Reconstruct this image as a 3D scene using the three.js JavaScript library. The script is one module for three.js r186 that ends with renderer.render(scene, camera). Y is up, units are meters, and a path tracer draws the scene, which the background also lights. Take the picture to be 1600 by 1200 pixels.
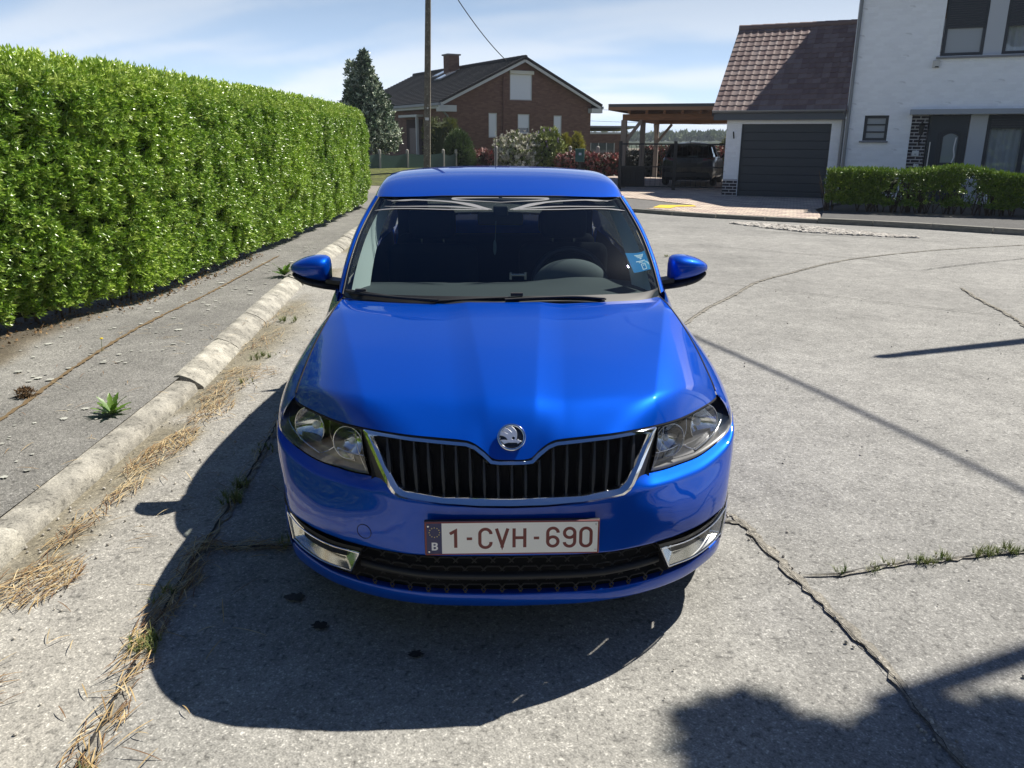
import * as THREE from 'three';
import { mergeGeometries, mergeVertices, toCreasedNormals } from 'three/addons/utils/BufferGeometryUtils.js';
import { RoundedBoxGeometry } from 'three/addons/geometries/RoundedBoxGeometry.js';

// ------------------------------------------------------------------ camera, sky, sun, exposure
const scene = new THREE.Scene();
const camera = new THREE.PerspectiveCamera(50.58, 4 / 3, 0.05, 3000);
camera.position.set(0, 1.62, 0);
camera.rotation.set(-0.2943, 0, 0.0035, 'YXZ');
scene.add(camera);
const renderer = new THREE.WebGLRenderer({ antialias: true });
renderer.toneMapping = THREE.LinearToneMapping;
renderer.toneMappingExposure = 1.48;
renderer.shadowMap.enabled = true;
const SUN = new THREE.Vector3(0.65, 1, -0.44).normalize();

function rng(seed) { let a = seed >>> 0; return () => { a = (a + 0x6D2B79F5) | 0; let t = Math.imul(a ^ (a >>> 15), 1 | a); t = (t + Math.imul(t ^ (t >>> 7), 61 | t)) ^ t; return ((t ^ (t >>> 14)) >>> 0) / 4294967296; }; }
const hash3 = (x, y, z) => { let h = Math.imul(x, 374761393) ^ Math.imul(y, 668265263) ^ Math.imul(z, 2147483647 ^ 1274126177); h = Math.imul(h ^ (h >>> 13), 1274126177); return ((h ^ (h >>> 16)) >>> 0) / 4294967296; };
const fade = (t) => t * t * (3 - 2 * t);
function vnoise(x, y, z = 0, per = 0) {
  const xi = Math.floor(x), yi = Math.floor(y), zi = Math.floor(z), fx = fade(x - xi), fy = fade(y - yi), fz = fade(z - zi);
  const w = (i) => (per ? ((i % per) + per) % per : i);
  const g = (a, b, c) => hash3(w(xi + a), w(yi + b), zi + c);
  const l = (a, b, t) => a + (b - a) * t;
  const z0 = l(l(g(0, 0, 0), g(1, 0, 0), fx), l(g(0, 1, 0), g(1, 1, 0), fx), fy);
  if (fz === 0) return z0;
  return l(z0, l(l(g(0, 0, 1), g(1, 0, 1), fx), l(g(0, 1, 1), g(1, 1, 1), fx), fy), fz);
}
function fbm(x, y, z = 0, o = 4, per = 0) { let s = 0, a = 0.5, n = 0, p = per; for (let i = 0; i < o; i++) { s += a * vnoise(x, y, z + i * 17, p); n += a; a *= 0.5; x *= 2; y *= 2; p *= 2; } return s / n; }
const clamp = (x, a = 0, b = 1) => Math.min(b, Math.max(a, x));
const lerp = (a, b, t) => a + (b - a) * t;
const sstep = (a, b, x) => fade(clamp((x - a) / (b - a)));
const V = (x, y, z) => new THREE.Vector3(x, y, z);
const rad = (d) => d * Math.PI / 180;

{ // the sky: blue overhead, thin streaky cirrus, whiter towards the horizon
  const W = 1536, H = 768, data = new Float32Array(W * H * 4);
  for (let j = 0; j < H; j++) {
    const el = ((j + 0.5) / H - 0.5) * Math.PI, sy = Math.sin(el), cy = Math.cos(el);
    for (let i = 0; i < W; i++) {
      const az = ((i + 0.5) / W - 0.5) * 2 * Math.PI, dx = Math.cos(az) * cy, dz = Math.sin(az) * cy;
      let r, g, b;
      const e = Math.max(0, sy), t = 1 - Math.exp(-e * 5.0);
      r = lerp(0.49, 0.007, t); g = lerp(0.68, 0.033, t); b = lerp(0.92, 0.120, t);
      const hz = Math.exp(-e * 22); r = lerp(r, 0.72, hz * 0.8); g = lerp(g, 0.84, hz * 0.8); b = lerp(b, 1.0, hz * 0.8);
      const cs = Math.max(0, dx * SUN.x + sy * SUN.y + dz * SUN.z);
      const glow = 0.04 * Math.pow(cs, 8) + 0.3 * Math.pow(cs, 90); r += glow; g += glow; b += glow * 0.95;
      if (sy > -0.02) { // cirrus on a high plane, drawn out into streaks
        const k = 1 / (Math.max(sy, 0) + 0.10), px = dx * k, pz = dz * k;
        const rx = px * 0.94 + pz * 0.34, rz = -px * 0.34 + pz * 0.94;
        const warp = fbm(rx * 0.5 + 3, rz * 0.5 + 9, 2, 3) - 0.5;
        const n = fbm(rx * 0.55 + 40 + warp * 1.5, rz * 2.3 + 40 + warp * 3, 5, 5), m = fbm(rx * 0.3 + 11, rz * 0.55 + 5, 8, 3);
        let c = sstep(0.40, 0.60, n * 0.66 + m * 0.40 - 0.01) * 0.92 + 0.14 * sstep(0.3, 0.6, n);
        c *= lerp(0.02, 1, Math.exp(-e * 5.5));
        c = clamp(c);
        const cb = 0.92 * lerp(0.22, 1, Math.exp(-e * 3.4));
        r = lerp(r, cb * 0.83, c); g = lerp(g, cb * 0.89, c); b = lerp(b, cb * 0.97, c);
      }
      if (sy < 0) { const q = clamp(-sy * 12); r = lerp(r, 0.10, q); g = lerp(g, 0.10, q); b = lerp(b, 0.09, q); }
      const o = (j * W + i) * 4; data[o] = r; data[o + 1] = g; data[o + 2] = b; data[o + 3] = 1;
    }
  }
  const sky = new THREE.DataTexture(data, W, H, THREE.RGBAFormat, THREE.FloatType);
  sky.mapping = THREE.EquirectangularReflectionMapping; sky.magFilter = sky.minFilter = THREE.LinearFilter; sky.needsUpdate = true;
  scene.background = sky; scene.environment = sky;
  scene.backgroundIntensity = 1; scene.environmentIntensity = 1;
}
const sun = new THREE.DirectionalLight(new THREE.Color(1, 0.95, 0.87), 5);
sun.position.copy(SUN).multiplyScalar(60).add(V(2, 0, -14)); sun.target.position.set(2, 0, -14);
sun.castShadow = true; sun.shadow.mapSize.set(4096, 4096); sun.shadow.radius = 1;
Object.assign(sun.shadow.camera, { left: -30, right: 30, top: 30, bottom: -30, near: 1, far: 140 });
scene.add(sun, sun.target);
scene.fog = new THREE.FogExp2(new THREE.Color(0.75, 0.83, 0.95), 0.0005);

// ------------------------------------------------------------------ helpers
const used = {};
function numbered(n) { const k = used[n] = (used[n] ?? -1) + 1; return k ? n + '_' + String(k).padStart(3, '0') : n; }
function tag(o, label, category, group, kind) { o.userData.label = label; if (category) o.userData.category = category; if (group) o.userData.group = group; if (kind) o.userData.kind = kind; return o; }
function thing(name, label, category, pos = [0, 0, 0], turn = 0, group) { const o = new THREE.Group(); o.name = numbered(name); o.position.set(...pos); o.rotation.y = turn; scene.add(o); return tag(o, label, category, group); }
function mesh(name, geo, mat, parent = scene) {
  if (Array.isArray(geo)) geo = merge(geo);
  const m = new THREE.Mesh(geo, mat); m.name = parent === scene ? numbered(name) : name; m.castShadow = m.receiveShadow = true; parent.add(m); return m;
}
function struct(name, geo, mat, label) { const m = mesh(name, geo, mat); m.userData.kind = 'structure'; if (label) m.userData.label = label; return m; }
function merge(list) {
  const L = list.map((g) => { let q = g.index ? g.toNonIndexed() : g.clone(); for (const k of Object.keys(q.attributes)) if (!['position', 'normal', 'uv', 'color'].includes(k)) q.deleteAttribute(k); if (!q.attributes.normal) q.computeVertexNormals(); if (!q.attributes.uv) q.setAttribute('uv', new THREE.BufferAttribute(new Float32Array(q.attributes.position.count * 2), 2)); return q; });
  const col = L.every((q) => q.attributes.color); if (!col) L.forEach((q) => q.deleteAttribute('color'));
  return mergeGeometries(L);
}
function box(w, h, d, x = 0, y = 0, z = 0, r = 0) { const g = r ? new RoundedBoxGeometry(w, h, d, 2, r) : new THREE.BoxGeometry(w, h, d); return g.translate(x, y, z); } // centred
function bx(x0, x1, y0, y1, z0, z1) { return boxUV(x1 - x0, y1 - y0, z1 - z0).translate((x0 + x1) / 2, (y0 + y1) / 2, (z0 + z1) / 2); }
function boxUV(w, h, d) { // box whose uv runs in metres
  const g = new THREE.BoxGeometry(w, h, d), p = g.attributes.position, n = g.attributes.normal, u = g.attributes.uv;
  for (let i = 0; i < p.count; i++) { const nx = Math.abs(n.getX(i)), ny = Math.abs(n.getY(i)); if (nx > 0.5) u.setXY(i, p.getZ(i), p.getY(i)); else if (ny > 0.5) u.setXY(i, p.getX(i), p.getZ(i)); else u.setXY(i, p.getX(i), p.getY(i)); }
  return g;
}
function bar(a, b, r, r2 = r, seg = 8) { const d = new THREE.Vector3().subVectors(b, a), g = new THREE.CylinderGeometry(r2, r, d.length(), seg); g.translate(0, d.length() / 2, 0); g.applyQuaternion(new THREE.Quaternion().setFromUnitVectors(V(0, 1, 0), d.clone().normalize())); return g.translate(a.x, a.y, a.z); }
function beam(a, b, w, h) { const d = new THREE.Vector3().subVectors(b, a), L = d.length(); const g = new THREE.BoxGeometry(w, h, L); const m = new THREE.Matrix4().lookAt(a, b, Math.abs(d.y) > 0.95 * L ? V(0, 0, 1) : V(0, 1, 0)); g.applyMatrix4(m); return g.translate((a.x + b.x) / 2, (a.y + b.y) / 2, (a.z + b.z) / 2); }
function tube(pts, r, seg = 40, rs = 6, closed = false) { return new THREE.TubeGeometry(new THREE.CatmullRomCurve3(pts, closed, 'centripetal'), seg, r, rs, closed); }
function crv(arr, t) { // Catmull-Rom through an array of points (arrays), t in 0..1
  const n = arr.length - 1, x = clamp(t) * n, i = Math.min(n - 1, Math.floor(x)), f = x - i, out = [];
  const g = (k) => (k < 0 ? arr[0].map((v, q) => 2 * v - arr[1][q]) : k > n ? arr[n].map((v, q) => 2 * v - arr[n - 1][q]) : arr[k]);
  const a = g(i - 1), b = arr[i], c = arr[i + 1], d = g(i + 2);
  for (let q = 0; q < b.length; q++) out.push(0.5 * (2 * b[q] + (c[q] - a[q]) * f + (2 * a[q] - 5 * b[q] + 4 * c[q] - d[q]) * f * f + (3 * b[q] - a[q] - 3 * c[q] + d[q]) * f * f * f));
  return out;
}
function tab(pts) { return (x) => { if (x <= pts[0][0]) return pts[0][1]; for (let i = 1; i < pts.length; i++) if (x <= pts[i][0]) { const a = pts[i - 1], b = pts[i]; const h = b[0] - a[0], t = (x - a[0]) / h; const s = (k) => { const p = pts[Math.max(0, k - 1)], q = pts[Math.min(pts.length - 1, k + 1)]; return (q[1] - p[1]) / (q[0] - p[0]); }; const m0 = s(i - 1) * h, m1 = s(i) * h, t2 = t * t, t3 = t2 * t; return (2 * t3 - 3 * t2 + 1) * a[1] + (t3 - 2 * t2 + t) * m0 + (-2 * t3 + 3 * t2) * b[1] + (t3 - t2) * m1; } return pts[pts.length - 1][1]; }; }
function gridGeo(f, nu, nv, skip) { // f(u,v) -> [x,y,z], smooth indexed grid
  const pos = [], uv = [], idx = [];
  for (let j = 0; j <= nv; j++) for (let i = 0; i <= nu; i++) { const p = f(i / nu, j / nv); pos.push(p[0], p[1], p[2]); uv.push(p[3] ?? i / nu, p[4] ?? j / nv); }
  for (let j = 0; j < nv; j++) for (let i = 0; i < nu; i++) { if (skip && skip((i + 0.5) / nu, (j + 0.5) / nv)) continue; const a = j * (nu + 1) + i, b = a + 1, c = a + nu + 1, d = c + 1; idx.push(a, b, d, a, d, c); }
  const g = new THREE.BufferGeometry(); g.setAttribute('position', new THREE.Float32BufferAttribute(pos, 3)); g.setAttribute('uv', new THREE.Float32BufferAttribute(uv, 2)); g.setIndex(idx); g.computeVertexNormals(); return g;
}
function loft(rows, nu, nv) { return gridGeo((u, v) => crv(rows.map((r) => crv(r, u)), v), nu, nv); }
function ext(shape, depth, bevel = 0, seg = 12) { return new THREE.ExtrudeGeometry(shape, { depth, bevelEnabled: bevel > 0, bevelThickness: bevel, bevelSize: bevel, bevelSegments: 2, curveSegments: seg }); }
function poly(pts) { const s = new THREE.Shape(); pts.forEach(([x, y], i) => (i ? s.lineTo(x, y) : s.moveTo(x, y))); return s; }
function flat(pts, y = 0) { const g = new THREE.ShapeGeometry(poly(pts.map(([x, z]) => [x, -z]))); g.rotateX(-Math.PI / 2); g.translate(0, y, 0); const p = g.attributes.position, u = g.attributes.uv; for (let i = 0; i < p.count; i++) u.setXY(i, p.getX(i), p.getZ(i)); return g; }
// pixels of noise as a texture: f(x,y in 0..1) -> [r,g,b] sRGB 0..1 (or linear data)
function tex(n, f, srgb = true, rep = 1, m = n) {
  const d = new Uint8Array(n * m * 4);
  for (let j = 0; j < m; j++) for (let i = 0; i < n; i++) { const c = f((i + 0.5) / n, (j + 0.5) / m, i, j), o = (j * n + i) * 4; d[o] = 255 * clamp(c[0]); d[o + 1] = 255 * clamp(c[1]); d[o + 2] = 255 * clamp(c[2]); d[o + 3] = 255; }
  const t = new THREE.DataTexture(d, n, m, THREE.RGBAFormat); t.wrapS = t.wrapT = THREE.RepeatWrapping; t.magFilter = THREE.LinearFilter; t.minFilter = THREE.LinearMipmapLinearFilter; t.generateMipmaps = true; if (srgb) t.colorSpace = THREE.SRGBColorSpace; t.repeat.set(rep, rep); t.needsUpdate = true; return t;
}
const lin = (r, g, b) => new THREE.Color().setRGB(r, g, b);
const std = (c, rough = 0.8, metal = 0, extra = {}) => new THREE.MeshStandardMaterial({ color: c, roughness: rough, metalness: metal, ...extra });
const phys = (c, o) => new THREE.MeshPhysicalMaterial({ color: c, ...o });
// ------------------------------------------------------------------ ground, road, pavement, kerbs
const grain = tex(1024, (x, y, i, j) => { // speckled worn concrete / asphalt, neutral, multiplied by vertex colour
  const a = hash3(i, j, 1), b = vnoise(x * 512, y * 512, 3, 512), c = vnoise(x * 170, y * 170, 5, 170), d = fbm(x * 24, y * 24, 7, 4, 24), e = fbm(x * 5, y * 5, 9, 3, 5);
  let v = 0.66 + (a - 0.5) * 0.08 + (b - 0.5) * 0.20 + (c - 0.5) * 0.10 + (d - 0.5) * 0.12 + (e - 0.5) * 0.07;
  if (b > 0.82 && c > 0.5) v += 0.14; if (c < 0.12) v -= 0.10;
  return [v, v * 0.99, v * 0.965];
});
grain.repeat.set(0.5, 0.5);
const grainBump = tex(1024, (x, y, i, j) => { const b = vnoise(x * 512, y * 512, 3, 512), c = vnoise(x * 170, y * 170, 5, 170); const v = 0.5 + (b - 0.5) * 0.5 + (c - 0.5) * 0.5; return [v, v, v]; }, false);
grainBump.repeat.set(0.5, 0.5);
const roadMat = std(lin(1, 1, 1), 0.9, 0, { map: grain, bumpMap: grainBump, bumpScale: 0.0025, vertexColors: true });
const farRoadMat = std(lin(0.52, 0.52, 0.51), 0.9, 0, { map: grain });
const Zk = tab([[-40, -4.2], [-20, -2.75], [-12.655, -2.533], [-9.444, -2.40], [-6.6, -2.18], [-5.244, -2.07], [-2.823, -1.995], [0, -1.93], [6, -1.85]]); // kerb foot: x as a function of z

struct('ground', new THREE.PlaneGeometry(3000, 3000).rotateX(-Math.PI / 2).translate(0, -0.06, -600), std(lin(0.05, 0.085, 0.022), 1, 0, { map: tex(256, (x, y) => { const v = 0.7 + 0.5 * (fbm(x * 8, y * 8, 1, 4, 8) - 0.5); return [v, v, v * 0.95]; }, true, 60) }), 'green fields reaching to the horizon');
struct('asphalt_ground', flat([[-7, 40], [40, 40], [40, -60], [-7, -60]], -0.02), farRoadMat, 'grey street surface around and behind the parked car');

{ // the road in view, tone varied from place to place
  const x0 = -3.4, x1 = 11.5, z0 = -22, z1 = 3, nx = 150, nz = 250;
  const g = gridGeo((u, v) => { const x = lerp(x0, x1, u), z = lerp(z0, z1, v); return [x, 0.012 * (fbm(x * 0.5, z * 0.5, 4, 2) - 0.5), z, x, z]; }, nx, nz);
  const idx = g.index.array; for (let i = 0; i < idx.length; i += 3) { const t = idx[i]; idx[i] = idx[i + 1]; idx[i + 1] = t; } g.computeVertexNormals();
  const p = g.attributes.position, col = new Float32Array(p.count * 3);
  const joint = tab([[-12, -1.75], [-7, -1.52], [-5, -1.38], [-3, -1.28], [-1.5, -1.2], [3, -1.1]]);
  for (let i = 0; i < p.count; i++) {
    const x = p.getX(i), z = p.getZ(i);
    let v = 0.635 + 0.20 * (fbm(x * 0.35, z * 0.35, 1, 4) - 0.5) + 0.16 * (fbm(x * 1.7, z * 1.7, 2, 3) - 0.5) + 0.10 * (fbm(x * 7, z * 7, 3, 2) - 0.5), wr = 1, wb = 0.97;
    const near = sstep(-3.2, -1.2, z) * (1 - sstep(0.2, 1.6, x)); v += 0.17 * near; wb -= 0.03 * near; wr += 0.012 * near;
    const gut = 1 - sstep(-0.06, 0.06, x - joint(z)); v += 0.10 * gut * fbm(x * 2, z * 2, 6, 3) + 0.05 * gut; wb -= 0.03 * gut; wr += 0.02 * gut;
    const dk = Zk(z), dd = x - dk; if (dd > -0.1 && dd < 0.6 && z < -2) { const dirt = sstep(0.5, 0.05, dd) * sstep(0.42, 0.62, fbm(x * 3, z * 1.3, 12, 3)); v = lerp(v, 0.36, dirt * 0.8); wb = lerp(wb, 0.74, dirt); wr = lerp(wr, 1.10, dirt); }
    // worn streaks across the turning area
    const st = fbm(x * 0.35 + z * 0.2, z * 2.2 - x * 0.2, 14, 3); if (x > 1) v += 0.09 * (st - 0.5) * sstep(-6, -12, z);
    const far = sstep(-8, -17, z); v -= 0.03 * far;
    col[i * 3] = v * wr; col[i * 3 + 1] = v; col[i * 3 + 2] = v * wb;
  }
  g.setAttribute('color', new THREE.BufferAttribute(col, 3));
  struct('road', g, roadMat, 'worn grey concrete road with cracks under and beside the blue car');
}

// pavement along the hedge
const PAV = 0.085;
const pavMat = std(lin(1, 1, 1), 0.93, 0, { map: grain, bumpMap: grainBump, bumpScale: 0.005, vertexColors: true });
{
  const g = gridGeo((u, v) => { const z = lerp(-24, 3, v), xr = Zk(z) - 0.15, x = lerp(-6.2, xr, u); return [x, PAV + 0.012 * (fbm(x * 1.1, z * 1.1, 3, 3) - 0.5), z, x, z]; }, 60, 200);
  const p = g.attributes.position, col = new Float32Array(p.count * 3), idx = g.index.array;
  for (let i = 0; i < idx.length; i += 3) { const t = idx[i]; idx[i] = idx[i + 1]; idx[i + 1] = t; } g.computeVertexNormals();
  for (let i = 0; i < p.count; i++) {
    const x = p.getX(i), z = p.getZ(i), inner = sstep(0.02, -0.02, x - (Zk(z) - 0.95 - 0.14 * sstep(-3, -5.5, z) + 0.05 * Math.sin(z * 2)));
    let v = 0.47 + 0.18 * (fbm(x * 1.2, z * 1.2, 21, 4) - 0.5) + 0.10 * (fbm(x * 6, z * 6, 22, 2) - 0.5) + inner * 0.07, wr = 1.01, wb = 0.96;
    const soil = sstep(Zk(z) - 1.42, Zk(z) - 1.66, x + 0.25 * (fbm(x * 3, z * 3, 5, 3) - 0.5)) * sstep(-9, -6.4, z); v = lerp(v, 0.20, soil); wr = lerp(wr, 1.2, soil); wb = lerp(wb, 0.7, soil);
    col[i * 3] = v * wr; col[i * 3 + 1] = v; col[i * 3 + 2] = v * wb;
  }
  g.setAttribute('color', new THREE.BufferAttribute(col, 3));
  struct('pavement', g, pavMat, 'patched dark asphalt pavement between the tall hedge and the kerb');
}
const kerbTex = tex(512, (x, y, i, j) => { const a = vnoise(x * 220, y * 220, 1, 220), b = fbm(x * 12, y * 12, 2, 4, 12), c = vnoise(x * 60, y * 60, 8, 60); let v = 0.80 + (a - 0.5) * 0.2 + (b - 0.5) * 0.45 - (c > 0.8 ? 0.14 : 0); return [v, v * 0.985, v * 0.935]; });
const kerbMat = std(lin(0.56, 0.55, 0.525), 0.9, 0, { map: kerbTex, bumpMap: grainBump, bumpScale: 0.003 });
const kerbMats = [kerbMat, std(lin(0.51, 0.50, 0.475), 0.9, 0, { map: kerbTex, bumpMap: grainBump, bumpScale: 0.003 }), std(lin(0.62, 0.61, 0.575), 0.9, 0, { map: kerbTex, bumpMap: grainBump, bumpScale: 0.003 })];
function kerbStone(z0, z1, prof, parent, mat, twist = 0) { // prof: [offset to the left of the kerb foot, height]
  const R = rng(Math.round(z0 * 977 + 4)), ns = 6, pos = [], idx = [], uv = [], K = prof.length;
  const a = [Zk(z0), z0], b = [Zk(z1), z1], dx = b[0] - a[0], dz = b[1] - a[1], L = Math.hypot(dx, dz), nx = dz / L, nz = -dx / L; // left normal
  const sgn = nx < 0 ? 1 : -1, dy = (R() - 0.5) * 0.012, sh = (R() - 0.5) * 0.016;
  for (let i = 0; i <= ns; i++) { const t = i / ns; let d = 0; prof.forEach(([o, h], k) => { const e = (i === 0 || i === ns) && k > 0 && k < K - 1 ? 0.006 : 0; const oo = o + sh + e * 0.5 + (vnoise(t * 9 + z0 * 5, k * 2.3) - 0.5) * 0.007, hh = h + dy * (h > 0.01 ? 1 : 0) - e + (vnoise(t * 9 + z0, k * 3.1 + 7) - 0.5) * 0.006 * (h > 0.01 ? 1 : 0); if (k) d += Math.hypot(o - prof[k - 1][0], h - prof[k - 1][1]); pos.push(a[0] + dx * t + nx * sgn * oo, hh, a[1] + dz * t + nz * sgn * oo); uv.push(t * L, d); }); }
  for (let i = 0; i < ns; i++) for (let k = 0; k < K - 1; k++) { const p = i * K + k; idx.push(p, p + 1, p + K + 1, p, p + K + 1, p + K); }
  for (const i of [0, ns]) { for (let k = 1; k < K - 1; k++) idx.push(i * K, i * K + k, i * K + k + 1); }
  let g = new THREE.BufferGeometry(); g.setAttribute('position', new THREE.Float32BufferAttribute(pos, 3)); g.setAttribute('uv', new THREE.Float32BufferAttribute(uv, 2)); g.setIndex(idx);
  g = toCreasedNormals(g, 0.9); return mesh('kerb_stone', g, mat, parent);
}
const kerb = new THREE.Group(); kerb.name = 'kerb'; kerb.userData = { kind: 'structure', label: 'pale weathered kerb stones along the pavement on the hedge side' }; scene.add(kerb);
{
  const low = [[0, -0.02], [0.004, 0.03], [0.018, 0.066], [0.045, 0.084], [0.1, 0.092], [0.19, 0.092], [0.2, -0.02]];
  const slope = [[-0.005, -0.02], [0, 0.02], [0.02, 0.04], [0.08, 0.082], [0.13, 0.100], [0.155, 0.106], [0.185, 0.10], [0.19, -0.02]];
  const zs = [2.6, 1.5, 0.4, -0.7, -1.8, -3.02, -5.16]; // one long stone next to the near wheel
  for (let i = 0; i + 1 < zs.length; i++) kerbStone(zs[i] - 0.010, zs[i + 1] + 0.010, i === zs.length - 2 ? low.map(([o, h]) => [o + 0.02, h * 0.8]) : low, kerb, kerbMats[[0, 1, 2, 0, 2, 1][i % 6]]);
  let z = -5.2, i = 0; const lens = [1.02, 0.98, 1.0, 1.0, 1.0]; while (z > -22) { const l = lens[i % 5]; kerbStone(z - 0.009, z - l + 0.009, slope, kerb, kerbMats[(i * 2 + 2) % 3]); z -= l; i++; }
}

// cracks and joints: a dark ragged split with crumbled, raised lips
const crackDark = std(lin(0.035, 0.032, 0.028), 1), crackPale = std(lin(0.62, 0.59, 0.52), 0.95, 0, { map: grain, bumpMap: grainBump, bumpScale: 0.004 });
function crackGeo(pts, w, seed, y = 0.004, jag = 1) {
  const R = rng(seed), c = new THREE.CatmullRomCurve3(pts.map(([x, z]) => V(x, 0, z)), false, 'centripetal'), n = Math.max(8, Math.round(c.getLength() / 0.035)), pos = [], idx = [];
  for (let i = 0; i <= n; i++) { const t = i / n, p = c.getPointAt(t), d = c.getTangentAt(t), e = Math.min(1, Math.min(i, n - i) / 6 + 0.15), off = (R() - 0.5) * 0.011 * jag, a = w * e * (0.35 + R() * 0.9), b = w * e * (0.35 + R() * 0.9); pos.push(p.x - d.z * (off - a), y + 0.007 * fbm(p.x * 0.5, p.z * 0.5, 4, 2), p.z + d.x * (off - a), p.x - d.z * (off + b), y + 0.007 * fbm(p.x * 0.5, p.z * 0.5, 4, 2), p.z + d.x * (off + b)); if (i) idx.push(2 * i - 2, 2 * i - 1, 2 * i + 1, 2 * i - 2, 2 * i + 1, 2 * i); }
  const g = new THREE.BufferGeometry(); g.setAttribute('position', new THREE.Float32BufferAttribute(pos, 3)); g.setAttribute('uv', new THREE.Float32BufferAttribute(pos.flatMap((v, i) => (i % 3 === 0 ? [v, pos[i + 2]] : [])), 2)); g.setIndex(idx); g.computeVertexNormals(); return g;
}
const crackLines = [ // [points, dark width, pale lip width, seed]
  [[[0.93, -3.36], [1.0, -3.26], [1.03, -3.05], [1.085, -2.79], [1.13, -2.55], [1.19, -2.25], [1.2, -2.0], [1.215, -1.8], [1.25, -1.4]], 0.0016, 0.022, 3],
  [[[1.085, -2.79], [1.25, -2.80], [1.5, -2.87], [1.75, -2.92], [2.07, -2.98], [2.6, -3.05], [3.4, -3.1]], 0.003, 0.012, 4],
  [[[0.9, -3.25], [1.02, -3.24]], 0.004, 0.028, 41],
  [[[1.4, -6.9], [1.62, -7.35], [1.9, -7.9], [2.4, -8.7], [2.85, -9.47], [3.5, -10.2], [4.6, -11.3], [6.2, -12.3], [7.93, -13.0], [10, -13.6]], 0.0028, 0.022, 5],
  [[[1.9, -9.75], [2.3, -9.45], [3, -8.95], [3.8, -8.3], [4.4, -7.85], [4.75, -7.6]], 0.006, 0.0, 6],
  [[[5.1, -9.2], [4.9, -8.4], [4.75, -7.6], [4.55, -6.9], [4.45, -6.2]], 0.0028, 0.028, 7],
  [[[2.7, -13.2], [3.6, -12.4], [4.7, -11.6], [5.4, -11.0]], 0.008, 0, 8], [[[4.2, -15.2], [5.4, -14.3], [7.2, -13.4]], 0.01, 0, 9],
  [[[5.2, -10.4], [6.6, -11.2], [8.4, -12.0], [10.2, -12.4]], 0.01, 0, 10],
  [[[-1.27, -2.99], [-1.0, -3.0], [-0.72, -3.01], [-0.5, -3.0], [0.2, -3.02]], 0.009, 0.014, 11],
  [[[-1.02, -0.9], [-1.13, -1.6], [-1.2, -2.2], [-1.24, -2.6], [-1.27, -2.99], [-1.3, -3.6], [-1.36, -4.3], [-1.45, -5.2], [-1.55, -6.5], [-1.7, -8], [-1.85, -10]], 0.006, 0.016, 12],
];
{
  const dark = [], pale = [];
  for (const [p, w, l, s] of crackLines) { dark.push(crackGeo(p, w, s, 0.0085)); if (l) { pale.push(crackGeo(p.map(([x, z]) => [x + 0.012, z]), l, s + 50, 0.0045, 1.6)); } }
  const cr = struct('road_cracks', dark, crackDark, 'dark ragged cracks running across the concrete road'); cr.userData.kind = 'stuff'; tag(cr, 'dark ragged cracks running across the concrete road', 'crack');
  const lp = mesh('crumbled_crack_edges', pale, crackPale); tag(lp, 'pale crumbled concrete along the cracks in the road', 'crack edge', null, 'stuff');
  // the pavement's own seam
  const seam = mesh('pavement_seam', crackGeo([[-2.9, -3.0], [-2.87, -4.2], [-3.0, -5.2], [-3.12, -6.6], [-3.1, -8.2], [-3.14, -11]], 0.018, 77, PAV + 0.006), std(lin(0.16, 0.11, 0.055), 1)); tag(seam, 'brown seam filled with dead moss along the asphalt pavement', 'seam', null, 'stuff');
}
// oil drips in the car's shadow
for (const [x, z, r, l] of [[-0.79, -2.62, 0.03, 'dark oil spot on the road, leftmost of three below the bumper'], [-0.66, -2.44, 0.025, 'dark oil spot on the road, middle one of three below the bumper'], [-0.31, -2.28, 0.022, 'dark oil spot on the road, nearest the camera of three below the bumper']]) {
  const s = new THREE.Shape(), R = rng(Math.round(x * -1000)); for (let i = 0; i < 24; i++) { const a = i / 24 * Math.PI * 2, q = r * (0.55 + 0.6 * R()); i ? s.lineTo(x + Math.cos(a) * q * 1.3, -z + Math.sin(a) * q) : s.moveTo(x + Math.cos(a) * q * 1.3, -z + Math.sin(a) * q); }
  tag(mesh('oil_spot', new THREE.ShapeGeometry(s).rotateX(-Math.PI / 2).translate(0, 0.010, 0), std(lin(0.07, 0.07, 0.075), 0.7, 0, { map: grain })), l, 'oil stain');
}
// ------------------------------------------------------------------ the blue car (local x = its left-right, y up, z = towards the camera; u = distance back from the bumper)
const dustMap = tex(512, (x, y, i, j) => { const v = 0.74 + 0.05 * (fbm(x * 60, y * 60, 3, 2, 60) - 0.5) + (hash3(i, j, 5) > 0.9985 ? 0.25 : 0); return [v, v, v]; }, false, 3);
const paint = phys(lin(0.0, 0.066, 0.47), { roughnessMap: dustMap, metalness: 0.5, roughness: 0.62, clearcoat: 1, clearcoatRoughness: 0.025, specularIntensity: 0, side: THREE.DoubleSide });
const chrome = std(lin(0.82, 0.83, 0.85), 0.09, 1);
const chromeSoft = std(lin(0.55, 0.56, 0.58), 0.2, 1);
const blackGloss = phys(lin(0.008, 0.008, 0.009), { roughness: 0.25, clearcoat: 0.6, clearcoatRoughness: 0.1, side: THREE.DoubleSide });
const blackPl = std(lin(0.016, 0.016, 0.017), 0.55, 0, { side: THREE.DoubleSide });
const blackMatt = std(lin(0.006, 0.006, 0.007), 0.9, 0, { side: THREE.DoubleSide });
const fin = std(lin(0.035, 0.036, 0.038), 0.45, 0.1);
const rubber = std(lin(0.012, 0.012, 0.012), 0.8);
const clearGlass = phys(lin(0.97, 0.98, 0.98), { transmission: 1, roughness: 0.0, ior: 1.5, thickness: 0, side: THREE.DoubleSide });
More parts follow.
